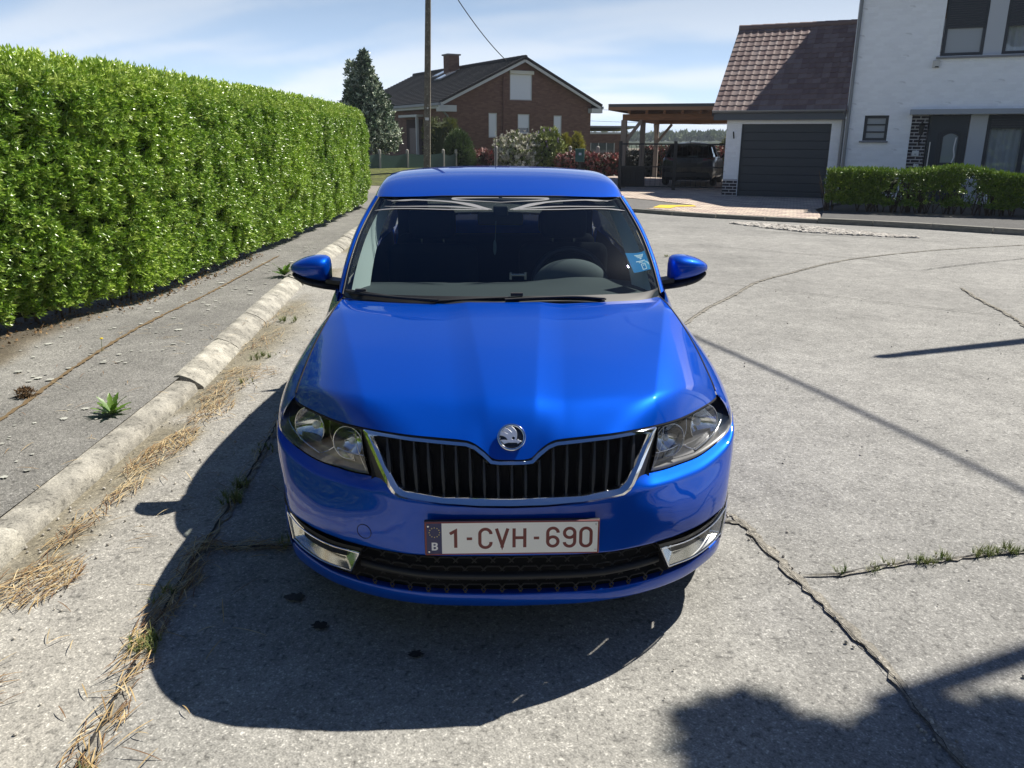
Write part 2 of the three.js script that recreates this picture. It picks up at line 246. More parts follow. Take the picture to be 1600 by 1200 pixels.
const wsGlass = phys(lin(0.62, 0.70, 0.70), { transmission: 1, roughness: 0.0, ior: 1.52, thickness: 0, side: THREE.DoubleSide });
const sideGlass = phys(lin(0.16, 0.18, 0.18), { transmission: 1, roughness: 0.0, ior: 1.5, thickness: 0, side: THREE.DoubleSide });
const car = thing('parked_car', 'metallic blue hatchback parked facing the camera beside the kerb', 'car', [0.002, 0, -2.2], rad(1.95));
const L = (p) => [p[0], p[1], -p[2]];
const P3 = (s, h, u) => V(s, h, -u);
const sym = (row) => [...row.slice(row[0][0] === 0 ? 1 : 0).reverse().map(([s, h, u]) => [-s, h, u]), ...row];
function mirrorX(g) { const q = g.clone().scale(-1, 1, 1); if (q.index) { const a = q.index.array; for (let i = 0; i < a.length; i += 3) { const t = a[i]; a[i] = a[i + 1]; a[i + 1] = t; } } else { for (const k of Object.keys(q.attributes)) { const at = q.attributes[k], n = at.itemSize; for (let i = 0; i < at.count; i += 3) for (let c = 0; c < n; c++) { const t = at.array[i * n + c]; at.array[i * n + c] = at.array[(i + 1) * n + c]; at.array[(i + 1) * n + c] = t; } } } q.computeVertexNormals(); return q; }
const both = (name, geo, mat, parent = car) => [mesh(name, mirrorX(geo), mat, parent), mesh(name, geo, mat, parent)];

// --- hood
const uF = tab([[0, 0.045], [0.04, 0.046], [0.06, 0.049], [0.081, 0.061], [0.108, 0.071], [0.134, 0.078], [0.22, 0.088], [0.306, 0.10], [0.38, 0.126], [0.45, 0.166], [0.52, 0.22], [0.58, 0.286], [0.665, 0.40], [0.72, 0.485], [0.745, 0.536], [0.76, 0.57]]);
const hF = tab([[0, 0.704], [0.04, 0.705], [0.06, 0.710], [0.081, 0.727], [0.108, 0.745], [0.134, 0.754], [0.22, 0.761], [0.306, 0.766], [0.38, 0.768], [0.45, 0.767], [0.58, 0.760], [0.665, 0.752], [0.745, 0.741], [0.76, 0.738]]);
const uR = tab([[0, 1.075], [0.15, 1.085], [0.296, 1.115], [0.45, 1.165], [0.582, 1.22], [0.66, 1.29], [0.70, 1.345]]);
const hCrown = tab([[0, 0.745], [0.05, 0.776], [0.1, 0.802], [0.2, 0.837], [0.3, 0.862], [0.5, 0.899], [0.7, 0.927], [0.9, 0.949], [1.08, 0.966], [1.3, 0.974], [1.5, 0.98]]);
const sE = tab([[0.3, 0.75], [0.536, 0.745], [0.69, 0.735], [0.77, 0.73], [0.93, 0.716], [1.12, 0.70], [1.34, 0.692]]);
function hoodH(s, u) {
  s = Math.abs(s);
  const so = lerp(0.44, 0.69, clamp((u - 0.15) / 1.05)), d = Math.max(0, s - so), uf = uF(s);
  let h = hCrown(u) - 0.012 * (s / 0.5) ** 2 - (1.9 * d * d + 0.20 * d);
  const sc = 0.062 + 0.09 * (u / 1.08), k = sstep(0.05, 0.18, u); h += k * 0.0095 * (1 - clamp((s - sc) / 0.09)) * (s > sc ? 1 - clamp((s - sc) / 0.09) * 0.5 : 1);
  const uN = 0.045 + 0.25 * s * s, nose = (x) => { const q = clamp(1 - (x - uN) / 0.17); return (hCrown(uN) - 0.704) * q * q * (1 - sstep(0.22, 0.5, s)); };
  h -= nose(u);
  const de = Math.max(0, s - lerp(0.44, 0.69, clamp((uf - 0.15) / 1.05))), he = hCrown(uf) - 0.012 * (s / 0.5) ** 2 - (1.9 * de * de + 0.20 * de) - nose(uf), q = clamp(1 - (u - uf) / 0.085);
  h -= (he - hF(s)) * q * q;
  return h;
}
{
  const edge = 0.745, rear = 0.692;
  const f = (v, w) => { const a = Math.abs(v), sf = a * edge, sr = a * rear; const ww = Math.pow(w, 1.35), u = lerp(uF(sf), uR(sr), ww); let s = lerp(sf, sr, ww); s = Math.min(s, sE(u) * (a > 0.999 ? 1 : 1)); if (a > 0.0) s = a * lerp(edge, sE(u), ww > 0 ? 1 : 0) * (ww > 0 ? 1 : 1); return [Math.sign(v) * s, hoodH(s, u), -u]; };
  const vs = (x) => { const a = Math.abs(x * 2 - 1); return Math.sign(x * 2 - 1) * a; };
  mesh('hood', gridGeo((x, w) => f(vs(x), w), 150, 70), paint, car);
  mesh('hood_inner', gridGeo((x, w) => { const p = f(vs(x), 0.14 + w * 0.84); return [p[0] * 0.98, p[1] - 0.05, p[2]]; }, 40, 20), blackMatt, car);
  const gl = []; for (const sd of [-1, 1]) { const q = []; for (let i = 0; i <= 30; i++) { const u = lerp(0.56, 1.33, i / 30); q.push(V(sd * (sE(u) + 0.0015), hoodH(sE(u), u) - 0.0015, -u)); } gl.push(tube(q, 0.0042, 60, 5)); }
  { const q = []; for (let i = 0; i <= 120; i++) { const v = i / 60 - 1, s = Math.abs(v) * 0.757; q.push(V(Math.sign(v) * s, hF(s) - 0.006, -(uF(s) + 0.003))); } gl.push(tube(q, 0.0055, 200, 5)); }
  for (const q of gl) mesh('panel_gap', q, blackMatt, car);
  // turned-down front lip so that the hood has thickness
  mesh('hood_edge', gridGeo((x, w) => { const v = vs(x), s = Math.abs(v) * edge; return [Math.sign(v) * s, hF(s) - w * 0.010, -(uF(s) + w * 0.012)]; }, 120, 2), paint, car);
}
const hoodEdge = (u) => [sE(u), hoodH(sE(u), u), u];

// --- front bumper
const uM = tab([[0, 0], [0.26, 0.010], [0.4, 0.05], [0.5, 0.1], [0.6, 0.17], [0.7, 0.27], [0.757, 0.36], [0.79, 0.45], [0.81, 0.54]]);
const lensTop = [[0.462, 0.758, 0.174], [0.52, 0.757, 0.225], [0.578, 0.752, 0.29], [0.665, 0.742, 0.408], [0.742, 0.732, 0.538], [0.779, 0.728, 0.59]];
const lensBot = [[0.440, 0.621, 0.144], [0.49, 0.614, 0.182], [0.54, 0.610, 0.225], [0.64, 0.606, 0.315], [0.74, 0.622, 0.425], [0.793, 0.650, 0.49]];
const bumpTop = [[0, 0.577, 0.012], [0.1, 0.579, 0.013], [0.2, 0.584, 0.018], [0.3, 0.592, 0.032], [0.345, 0.600, 0.044], [0.385, 0.626, 0.082], ...lensBot.map(([s, h, u]) => [s, h - 0.005, u]), [0.815, 0.675, 0.56]];
const crestU = tab([[0, 0.006], [0.2, 0.012], [0.3, 0.026], [0.345, 0.037], [0.385, 0.056], [0.44, 0.088], [0.49, 0.124], [0.54, 0.165], [0.64, 0.256], [0.74, 0.369], [0.793, 0.452], [0.815, 0.535]]);
const crestH = tab([[0, 0.560], [0.2, 0.565], [0.3, 0.571], [0.345, 0.576], [0.385, 0.585], [0.44, 0.588], [0.54, 0.580], [0.64, 0.575], [0.74, 0.588], [0.793, 0.615], [0.815, 0.64]]);
const bumpRow = (t, extra = 0) => bumpTop.map(([s]) => { const hh = lerp(crestH(s), 0.408, t), e = 1 - (1 - t) * (1 - t); return [s, hh, lerp(crestU(s), uM(s), e) + extra - 0.010 * Math.sin(Math.PI * Math.min(1, t)) * sstep(0.3, 0.5, s)]; });
{
  const crest = bumpRow(0), sh = bumpTop.map((p, i) => [p[0], lerp(p[1], crest[i][1], 0.42), lerp(p[2], crest[i][2], 0.62)]), sh2 = bumpTop.map((p, i) => [p[0], lerp(p[1], crest[i][1], 0.80), lerp(p[2], crest[i][2], 0.95)]);
  const rows = [bumpTop, sh, sh2, bumpRow(0.06), bumpRow(0.35), bumpRow(0.65), bumpRow(0.9), bumpRow(0.99, 0.003), bumpRow(1.0, 0.012)].map((r, j) => r.map((p) => (p[0] > 0.78 ? [p[0] - 0.004 * Math.max(0, j - 4), p[1], p[2]] : p)));
  const g = loft(rows.map((r) => sym(r).map(L)), 130, 46);
  const bumper = mesh('front_bumper', g, paint, car);
  // side piece beside the fog lamp and the lip below the intake
  const side = (t) => { const a = bumpRow(1, 0.012); return a; };
  const corner = [[[0.757, 0.408, 0.362], [0.757, 0.33, 0.365], [0.752, 0.268, 0.372]], [[0.776, 0.415, 0.405], [0.776, 0.33, 0.41], [0.77, 0.24, 0.42]], [[0.793, 0.42, 0.475], [0.795, 0.33, 0.48], [0.788, 0.21, 0.49]], [[0.803, 0.43, 0.55], [0.805, 0.33, 0.555], [0.80, 0.20, 0.56]]];
  for (const m of both('bumper_corner', loft(corner.map((r) => r.map(L)), 12, 16), paint)) void m;
  const lipS = [0, 0.12, 0.226, 0.3, 0.382, 0.46, 0.52, 0.60, 0.69, 0.75, 0.785];
  const lu = tab([[0, 0.035], [0.226, 0.046], [0.382, 0.083], [0.52, 0.150], [0.62, 0.225], [0.705, 0.317], [0.76, 0.40], [0.80, 0.52]]);
  const up = (s) => sstep(0.60, 0.80, s) * 0.012;
  const lip = [lipS.map((s) => [s, 0.258 + up(s), lu(s) + 0.03]), lipS.map((s) => [s, 0.259 + up(s), lu(s) + 0.010]), lipS.map((s) => [s, 0.253 + up(s), lu(s)]), lipS.map((s) => [s, 0.225 + up(s) * 0.4, lu(s) + 0.004]), lipS.map((s) => [s, 0.203, lu(s) + 0.022]), lipS.map((s) => [s, 0.196, lu(s) + 0.08])];
  mesh('bumper_lip', loft(lip.map((r) => sym(r).map(L)), 110, 30), paint, car);
  // tow eye cover: a round cut line
  const bU = (s, h) => { s = Math.abs(s); const t = clamp((crestH(s) - h) / (crestH(s) - 0.408)); return lerp(crestU(s), uM(s), 1 - (1 - t) * (1 - t)) - 0.010 * Math.sin(Math.PI * t) * sstep(0.3, 0.5, s); };
  const R = 0.0225, c = [-0.452, 0.463]; const ring = []; for (let i = 0; i < 40; i++) { const a = i / 40 * Math.PI * 2, s = c[0] + Math.cos(a) * R, h = c[1] + Math.sin(a) * R * 1.02; ring.push(P3(s, h, bU(s, h) - 0.0005)); }
  mesh('tow_eye_cover', [tube(ring, 0.0011, 60, 5, true)], std(lin(0.002, 0.006, 0.03), 0.6), bumper);
}

// --- chrome grille surround, fins
const gOut = [[0, 0.700, 0.040], [0.04, 0.700, 0.041], [0.058, 0.703, 0.043], [0.081, 0.722, 0.057], [0.108, 0.74, 0.067], [0.134, 0.748, 0.074], [0.22, 0.754, 0.083], [0.306, 0.76, 0.095], [0.38, 0.763, 0.12], [0.4495, 0.763, 0.157], [0.453, 0.760, 0.158], [0.428, 0.716, 0.122], [0.40, 0.668, 0.085], [0.372, 0.622, 0.048], [0.358, 0.605, 0.038], [0.338, 0.593, 0.030], [0.30, 0.587, 0.022], [0.212, 0.579, 0.005], [0.1, 0.572, -0.003], [0, 0.570, -0.004]];
const gIn = [[0, 0.6885, 0.045], [0.036, 0.6885, 0.046], [0.066, 0.691, 0.047], [0.09, 0.709, 0.061], [0.114, 0.727, 0.071], [0.138, 0.735, 0.078], [0.22, 0.7405, 0.087], [0.303, 0.746, 0.099], [0.37, 0.749, 0.122], [0.424, 0.7495, 0.148], [0.426, 0.747, 0.149], [0.408, 0.716, 0.121], [0.380, 0.668, 0.086], [0.354, 0.629, 0.053], [0.342, 0.615, 0.043], [0.326, 0.607, 0.036], [0.294, 0.601, 0.028], [0.208, 0.594, 0.011], [0.1, 0.589, 0.003], [0, 0.588, 0.002]];
{
  const grille = mesh('grille', gridGeo((x, y) => { const v = x * 2 - 1, a = Math.abs(v), s = a * 0.43; const u = lerp(0.012, 0.065, y) + 0.045 + 0.30 * s * s; return [Math.sign(v) * s, lerp(0.58, 0.765, y), -u]; }, 24, 8), blackMatt, car);
  const loop = (arr) => [...arr, ...arr.slice(1, -1).reverse().map(([s, h, u]) => [-s, h, u])];
  const O = loop(gOut), I = loop(gIn).map((p, i) => p.map((v, k) => O[i][k] + (v - O[i][k]) * 1.32)), n = O.length;
  const mid = O.map((o, i) => [lerp(o[0], I[i][0], 0.45), lerp(o[1], I[i][1], 0.45), Math.min(o[2], I[i][2]) - 0.0075]);
  const rows = [O.map(([s, h, u]) => [s * 1.001, h, u + 0.012]), O, mid, I.map(([s, h, u], i) => [lerp(s, O[i][0], 0.12), lerp(h, O[i][1], 0.12), u - 0.003]), I, I.map(([s, h, u]) => [s, h, u + 0.03])];
  const pos = [], idx = []; const m = rows.length;
  for (let i = 0; i <= n; i++) for (let k = 0; k < m; k++) { const p = rows[k][i % n]; pos.push(p[0], p[1], -p[2]); }
  for (let i = 0; i < n; i++) for (let k = 0; k < m - 1; k++) { const a = i * m + k; idx.push(a, a + m, a + m + 1, a, a + m + 1, a + 1); }
  let g = new THREE.BufferGeometry(); g.setAttribute('position', new THREE.Float32BufferAttribute(pos, 3)); g.setIndex(idx); g = toCreasedNormals(g, 0.75);
  mesh('grille_frame', g, chrome, grille);
  const top = (s) => { s = Math.abs(s); return tab([[0, 0.688], [0.036, 0.688], [0.066, 0.691], [0.09, 0.709], [0.114, 0.727], [0.138, 0.735], [0.22, 0.7405], [0.303, 0.746], [0.37, 0.749], [0.43, 0.749]])(s); };
  const bot = (s) => tab([[0, 0.588], [0.1, 0.589], [0.208, 0.594], [0.294, 0.601], [0.33, 0.608], [0.36, 0.635], [0.40, 0.70], [0.43, 0.752]])(Math.abs(s));
  for (let i = -9; i <= 9; i++) { // nineteen upright fins, knife-edged top and foot, thicker in the middle
    const sb = i * 0.0405, st = sb * 1.035, h0 = bot(Math.abs(sb)) - 0.002, h1 = Math.min(top(st), top(sb)) + 0.002; if (h1 - h0 < 0.02) continue;
    const pos2 = [], id = []; const ns = 5;
    for (let k = 0; k <= ns; k++) { const t = k / ns, h = lerp(h0, h1, t), s = lerp(sb, st, t), base = lerp(0.012, 0.060, t) + 0.30 * s * s + (Math.abs(s) > 0.3 ? (Math.abs(s) - 0.3) * 0.2 : 0), w = 0.0042 + 0.0055 * Math.sin(Math.PI * clamp(t * 1.1)) * (Math.abs(i) / 12 + 0.45), pr = 0.003 + 0.008 * Math.sin(Math.PI * t); pos2.push(s - w, h, -(base + 0.035), s - w * 0.5, h, -(base + 0.010 - pr), s + w * 0.5, h, -(base + 0.010 - pr), s + w, h, -(base + 0.035)); if (k) { const a = (k - 1) * 4; for (let q = 0; q < 3; q++) id.push(a + q, a + q + 1, a + q + 5, a + q, a + q + 5, a + q + 4); } }
    let gg = new THREE.BufferGeometry(); gg.setAttribute('position', new THREE.Float32BufferAttribute(pos2, 3)); gg.setIndex(id); gg = toCreasedNormals(gg, 0.5); mesh('fin', gg, fin, grille);
  }
  // black filler between grille frame and headlamps
  for (const m2 of both('grille_filler', loft([[[0.452, 0.764, 0.166], [0.43, 0.72, 0.132], [0.40, 0.668, 0.094], [0.372, 0.622, 0.060]].map(L), [[0.466, 0.762, 0.182], [0.452, 0.71, 0.17], [0.442, 0.66, 0.158], [0.425, 0.618, 0.135]].map(L)], 12, 3), blackPl)) void m2;
}

// --- emblem: ringed badge with a winged arrow
{
  const em = new THREE.Group(); em.name = 'emblem'; car.add(em);
  const uu = 0.088, hh = 0.7605; em.position.set(0, hh, -(uu - 0.006)); em.rotation.x = -rad(38);
  const R = 0.0425;
  mesh('badge_disc', new THREE.CylinderGeometry(R * 0.9, R * 0.96, 0.010, 48).rotateX(Math.PI / 2), blackGloss, em);
  mesh('badge_ring', new THREE.TorusGeometry(R * 0.91, R * 0.095, 14, 56).scale(1, 1, 0.7).translate(0, 0, 0.005), chrome, em);
  const k = R / 310, q = (x, y) => [(x - 795) * k, (450 - y) * k]; const s = new THREE.Shape();
  const go = (t, ...a) => { const b = []; for (let i = 0; i < a.length; i += 2) b.push(...q(a[i], a[i + 1])); s[t](...b); };
  go('moveTo', 800, 212); go('quadraticCurveTo', 925, 300, 910, 420); go('quadraticCurveTo', 908, 490, 885, 530); go('lineTo', 920, 528); go('lineTo', 925, 512); go('lineTo', 1003, 550); go('lineTo', 925, 604); go('lineTo', 912, 578); go('lineTo', 715, 576); go('quadraticCurveTo', 670, 585, 632, 604); go('quadraticCurveTo', 585, 560, 560, 522); go('quadraticCurveTo', 640, 512, 712, 532); go('quadraticCurveTo', 690, 425, 548, 410); go('quadraticCurveTo', 560, 360, 580, 328); go('quadraticCurveTo', 660, 335, 726, 400); go('quadraticCurveTo', 690, 330, 596, 312); go('quadraticCurveTo', 625, 270, 662, 240); go('quadraticCurveTo', 745, 275, 812, 362); go('quadraticCurveTo', 780, 275, 702, 232); go('quadraticCurveTo', 750, 213, 800, 212);
  const hole = new THREE.Path(), hc = q(832, 478); hole.absarc(hc[0], hc[1], 38 * k, 0, Math.PI * 2); s.holes.push(hole);
  mesh('winged_arrow', ext(s, 0.0026, 0.0006, 8).translate(0, 0, 0.0048), std(lin(0.80, 0.82, 0.86), 0.32, 0.85), em);
}

// --- headlamps
const lens = (a, b, off = 0) => { // a: 0 inner .. 1 outer, b: 0 lower .. 1 upper, off: metres inwards
  const lo = crv(lensBot, a), hi = crv(lensTop, a), bul = 4 * b * (1 - b) * 0.010, p = [0, 1, 2].map((k) => lerp(lo[k], hi[k], b)); const na = lerp(0.35, 0.92, a), nu = -Math.sqrt(1 - na * na);
  return [p[0] + na * (bul - off), p[1] + 0.25 * (bul - off), p[2] + nu * (bul - off)];
};
{
  const bowlMat = std(lin(0.80, 0.81, 0.83), 0.12, 1, { side: THREE.DoubleSide }), hous = std(lin(0.10, 0.10, 0.105), 0.28, 0.4, { side: THREE.DoubleSide }), bezel = std(lin(0.34, 0.345, 0.36), 0.2, 0.8, { side: THREE.DoubleSide });
  for (const sd of [-1, 1]) {
    const hl = new THREE.Group(); hl.name = 'headlight'; car.add(hl); hl.scale.x = 1;
    const X = (g) => (sd < 0 ? mirrorX(g) : g);
    mesh('lens', X(gridGeo((a, b) => L(lens(a, b, 0.0)), 40, 16)), clearGlass, hl);
    mesh('housing', X(gridGeo((a, b) => { const e = Math.min(a, 1 - a) * 9, q = Math.min(b, 1 - b) * 6, d = clamp(Math.min(e, q)); return L(lens(lerp(0.0, 1, a), b, 0.002 + 0.075 * sstep(0, 1, d) * (b < 0.34 ? 0.35 : 1))); }, 50, 30)), hous, hl);
    // reflector bowls set in a lens-shaped frame
    for (const [a, b, r, dep, nm] of [[0.66, 0.58, 0.066, 0.055, 'low_beam_reflector'], [0.25, 0.58, 0.053, 0.045, 'high_beam_reflector']]) {
      const c = lens(a, b, 0.022), prof = []; for (let i = 0; i <= 10; i++) { const t = i / 10; prof.push(new THREE.Vector2(Math.max(0.002, r * t), dep * t * t)); }
      const na = lerp(0.35, 0.92, a) * 0.75, dir = V(na, 0.08, Math.sqrt(1 - na * na)).normalize();
      let g = new THREE.LatheGeometry(prof, 36); g.translate(0, -dep, 0); g.applyQuaternion(new THREE.Quaternion().setFromUnitVectors(V(0, 1, 0), dir)); const cc = L(c); g.translate(cc[0], cc[1], cc[2]);
      const rf = mesh(nm, X(g), bowlMat, hl); let b2 = new THREE.SphereGeometry(r * 0.22, 16, 10); b2.translate(cc[0] - dir.x * dep * 0.6, cc[1] - dir.y * dep * 0.6, cc[2] - dir.z * dep * 0.6); mesh('bulb', X(b2), phys(lin(0.75, 0.77, 0.8), { roughness: 0.05, clearcoat: 1 }), hl);
      let rg = new THREE.TorusGeometry(r * 1.0, 0.0022, 6, 40); rg.applyQuaternion(new THREE.Quaternion().setFromUnitVectors(V(0, 0, 1), dir)); rg.translate(cc[0], cc[1], cc[2]); mesh('bezel_ring', X(rg), chromeSoft, hl); void rf;
    }
    // bright faceted bezel edges
    const T = (pts, r = 0.0014) => tube(pts.map(([a, b]) => { const p = L(lens(a, b, 0.012)); return V(...p); }), r, 30, 5);
    mesh('bezel_trim', X(merge([T([[0.03, 0.40], [0.2, 0.39], [0.42, 0.42]]), T([[0.42, 0.42], [0.50, 0.26], [0.575, 0.14]]), T([[0.575, 0.14], [0.72, 0.22], [0.88, 0.40], [0.93, 0.62]]), T([[0.42, 0.42], [0.44, 0.7], [0.43, 0.97]], 0.0011), T([[0.05, 0.06], [0.09, 0.5], [0.10, 0.95]], 0.001)])), chrome, hl);
    // webs that carry the bezel back to the housing
    for (const wg of [gridGeo((t, d) => { const a = lerp(0.02, 0.42, t), b = lerp(0.40, 0.42, t); return L(lens(a, b - d * 0.12, 0.012 + d * 0.02)); }, 10, 2), gridGeo((t, d) => { const a = 0.42 + 0.01 * t, b = lerp(0.42, 0.97, t); return L(lens(a, b, 0.012 + d * 0.05)); }, 6, 2), gridGeo((t, d) => L(lens(lerp(0.58, 0.92, t), lerp(0.14, 0.5, t * t), 0.012 + d * 0.045)), 10, 2)]) mesh('bezel_web', X(wg), bezel, hl);
    const ribs = []; for (let i = 0; i < 9; i++) { const a = 0.22 + i * 0.026; ribs.push(tube([[a, 0.20], [a + 0.004, 0.36]].map(([q, b]) => V(...L(lens(q, b, 0.026)))), 0.0024, 2, 5)); }
    mesh('indicator_ribs', X(merge(ribs)), bezel, hl);
  }
}

// --- lower intake: honeycomb, cross bar, fog lamps
{
  const iu = (s) => uM(Math.abs(s)) + 0.045;
  const intake = mesh('lower_intake', gridGeo((x, y) => { const s = (x * 2 - 1) * 0.728, a = Math.abs(s); return [s, lerp(0.25, 0.415, y), -(iu(s) + 0.035 - 0.02 * sstep(0.46, 0.5, a))]; }, 60, 6), blackMatt, car);
  const cells = []; const cw = 0.072, ch = 0.036;
  for (let r = 0; r < 5; r++) for (let c = -8; c <= 8; c++) {
    const s = (c + (r % 2 ? 0.5 : 0)) * cw * 0.80, h = 0.270 + r * ch * 0.86; if (Math.abs(s) > 0.47 || h > 0.412) continue;
    const pt = (k) => { const q = [[-0.5, 0], [-0.27, 0.5], [0.27, 0.5], [0.5, 0], [0.27, -0.5], [-0.27, -0.5]][k % 6]; const ss = s + q[0] * cw, h2 = clamp(h + q[1] * ch, 0.252, 0.412); return P3(ss, h2, iu(ss)); };
    for (let k = 0; k < 3; k++) { const a = pt(k), b = pt(k + 1); if (a.distanceTo(b) > 0.005) cells.push(bar(a, b, 0.0022, 0.0022, 5)); } if (r === 0) for (let k = 3; k < 6; k++) { const a = pt(k), b = pt(k + 1); if (a.distanceTo(b) > 0.005) cells.push(bar(a, b, 0.0022, 0.0022, 5)); }
  }
  mesh('honeycomb', cells, std(lin(0.014, 0.014, 0.015), 0.45), intake);
  mesh('cross_bar', gridGeo((x, y) => { const s = (x * 2 - 1) * 0.475, a = y * Math.PI; return [s, 0.330 - 0.010 * Math.cos(s * 3) + 0.013 * Math.cos(a), -(iu(s) - 0.002 - 0.018 * Math.sin(a))]; }, 40, 8), blackPl, intake);
  for (const sd of [-1, 1]) {
    const X = (g) => (sd < 0 ? mirrorX(g) : g); const fl = new THREE.Group(); fl.name = 'fog_light'; car.add(fl);
    const Q = (a, b, off = 0) => { const lo = crv([[0.503, 0.311, 0.104], [0.60, 0.300, 0.182], [0.68, 0.301, 0.264], [0.730, 0.310, 0.326]], a), hi = crv([[0.470, 0.385, 0.080], [0.58, 0.380, 0.152], [0.68, 0.386, 0.248], [0.747, 0.402, 0.342]], a); const na = lerp(0.35, 0.8, a), nu = -Math.sqrt(1 - na * na), d = 0.004 - off; return [lerp(lo[0], hi[0], b) + na * d, lerp(lo[1], hi[1], b), lerp(lo[2], hi[2], b) + nu * d]; };
    mesh('fog_lens', X(gridGeo((a, b) => L(Q(a, b)), 16, 6)), clearGlass, fl);
    mesh('fog_reflector', X(gridGeo((a, b) => { const e = clamp(a * 5.5), e2 = clamp((1 - a) * 5.5), q = clamp(Math.min(b, 1 - b) * 4.5); const d = Math.min(e, e2, q); return L(Q(a, b, 0.006 + 0.045 * d)); }, 44, 22)), std(lin(0.82, 0.82, 0.80), 0.13, 1, { side: THREE.DoubleSide }), fl);
    const edge = []; for (const [p, q, r, t] of [[0, 0, 1, 0], [1, 0, 1, 1], [1, 1, 0, 1], [0, 1, 0, 0]]) { const a = []; for (let i = 0; i <= 8; i++) a.push(V(...L(Q(lerp(p, r, i / 8), lerp(q, t, i / 8), -0.001)))); edge.push(tube(a, 0.0024, 16, 6)); }
    mesh('fog_trim', X(merge(edge)), chrome, fl);
    const sur = []; const W = (a, b, off) => L(Q(a, b, off)); // black surround, a flat frame round the lamp
    sur.push(gridGeo((a, b) => W(lerp(-0.10, 1.05, a), lerp(1.03, 1.24, b), 0.006 - 0.003 * b), 16, 2), gridGeo((a, b) => W(lerp(-0.08, 0.97, a), lerp(-0.42 + 0.34 * a, -0.03, b), 0.006 + 0.02 * (1 - b)), 16, 2), gridGeo((a, b) => W(lerp(-0.08, -0.012, a), lerp(-0.2, 1.2, b), 0.006 + 0.02 * (1 - a)), 3, 6), gridGeo((a, b) => W(lerp(1.01, 1.035, a), lerp(0, 1.15, b), 0.008), 3, 6));
    mesh('fog_surround', X(merge(sur)), blackPl, fl);
  }
}

// --- number plate
{
  const W = 1040, H = 220, cv = document.createElement('canvas'); cv.width = W; cv.height = H; const c = cv.getContext('2d');
  c.fillStyle = '#f3f1ea'; c.fillRect(0, 0, W, H); c.fillStyle = '#23285a'; c.fillRect(8, 8, 92, H - 16); c.strokeStyle = '#7d2b2c'; c.lineWidth = 9; c.strokeRect(5, 5, W - 10, H - 10);
  c.fillStyle = '#c9b968'; for (let i = 0; i < 12; i++) { const a = i / 12 * Math.PI * 2; c.beginPath(); c.arc(57 + Math.cos(a) * 31, 70 + Math.sin(a) * 31, 3.4, 0, 7); c.fill(); }
  c.fillStyle = '#e6e6e6'; c.font = 'bold 74px sans-serif'; c.textAlign = 'center'; c.fillText('B', 56, 188);
  c.strokeStyle = '#6e2423'; c.lineCap = 'butt'; c.lineJoin = 'miter'; c.lineWidth = 19;
  const T = 52, B = 172, S = (f) => { c.beginPath(); f(); c.stroke(); };
  S(() => { c.moveTo(148, 80); c.lineTo(182, 60); c.lineTo(182, B); }); c.fillStyle = '#6e2423'; c.fillRect(248, 104, 32, 18);
  S(() => { c.moveTo(392, 84); c.arc(359, 84, 33, 0, Math.PI, true); c.lineTo(326, 140); c.arc(359, 140, 33, Math.PI, 0, true); c.lineTo(392, 136); });
  S(() => { c.moveTo(425, T - 4); c.lineTo(459, 160); c.lineTo(493, T - 4); }); c.fillRect(449, 150, 20, 24);
  S(() => { c.moveTo(530, T - 4); c.lineTo(530, B + 2); c.moveTo(594, T - 4); c.lineTo(594, B + 2); c.moveTo(530, 110); c.lineTo(594, 110); }); c.fillRect(648, 104, 32, 18);
  S(() => { c.moveTo(793, 80); c.arc(762, 80, 31, -0.1, Math.PI, true); c.lineTo(731, 142); }); S(() => { c.arc(762, 138, 31, 0, Math.PI * 2); });
  S(() => { c.arc(862, 82, 31, 0, Math.PI * 2); }); S(() => { c.moveTo(893, 78); c.lineTo(893, 140); c.arc(862, 140, 31, 0, Math.PI - 0.1); });
  S(() => { c.arc(960, 82, 31, Math.PI, 0); c.lineTo(991, 140); c.arc(960, 140, 31, 0, Math.PI); c.closePath(); });
  const t = new THREE.CanvasTexture(cv); t.colorSpace = THREE.SRGBColorSpace; t.anisotropy = 8;
  const plate = new THREE.Group(); plate.name = 'license_plate'; plate.position.set(0, 0.4825, 0.017); car.add(plate);
  mesh('plate_holder', box(0.522, 0.112, 0.012, 0, 0, -0.006, 0.004), blackPl, plate);
  const g = box(0.518, 0.109, 0.004, 0, 0, 0.003, 0.0018); const p = g.attributes.position, u = g.attributes.uv; for (let i = 0; i < p.count; i++) u.setXY(i, p.getX(i) / 0.518 + 0.5, p.getY(i) / 0.109 + 0.5);
  mesh('plate_sheet', g, std(0xffffff, 0.35, 0, { map: t }), plate);
  const scr = []; for (const [x, y] of [[-0.249, 0.041], [-0.247, -0.042], [0.248, 0.041], [0.248, -0.043]]) scr.push(new THREE.CylinderGeometry(0.0028, 0.0032, 0.003, 10).rotateX(Math.PI / 2).translate(x, y, 0.006));
  for (const s of scr) mesh('screw', s, chromeSoft, plate);
}
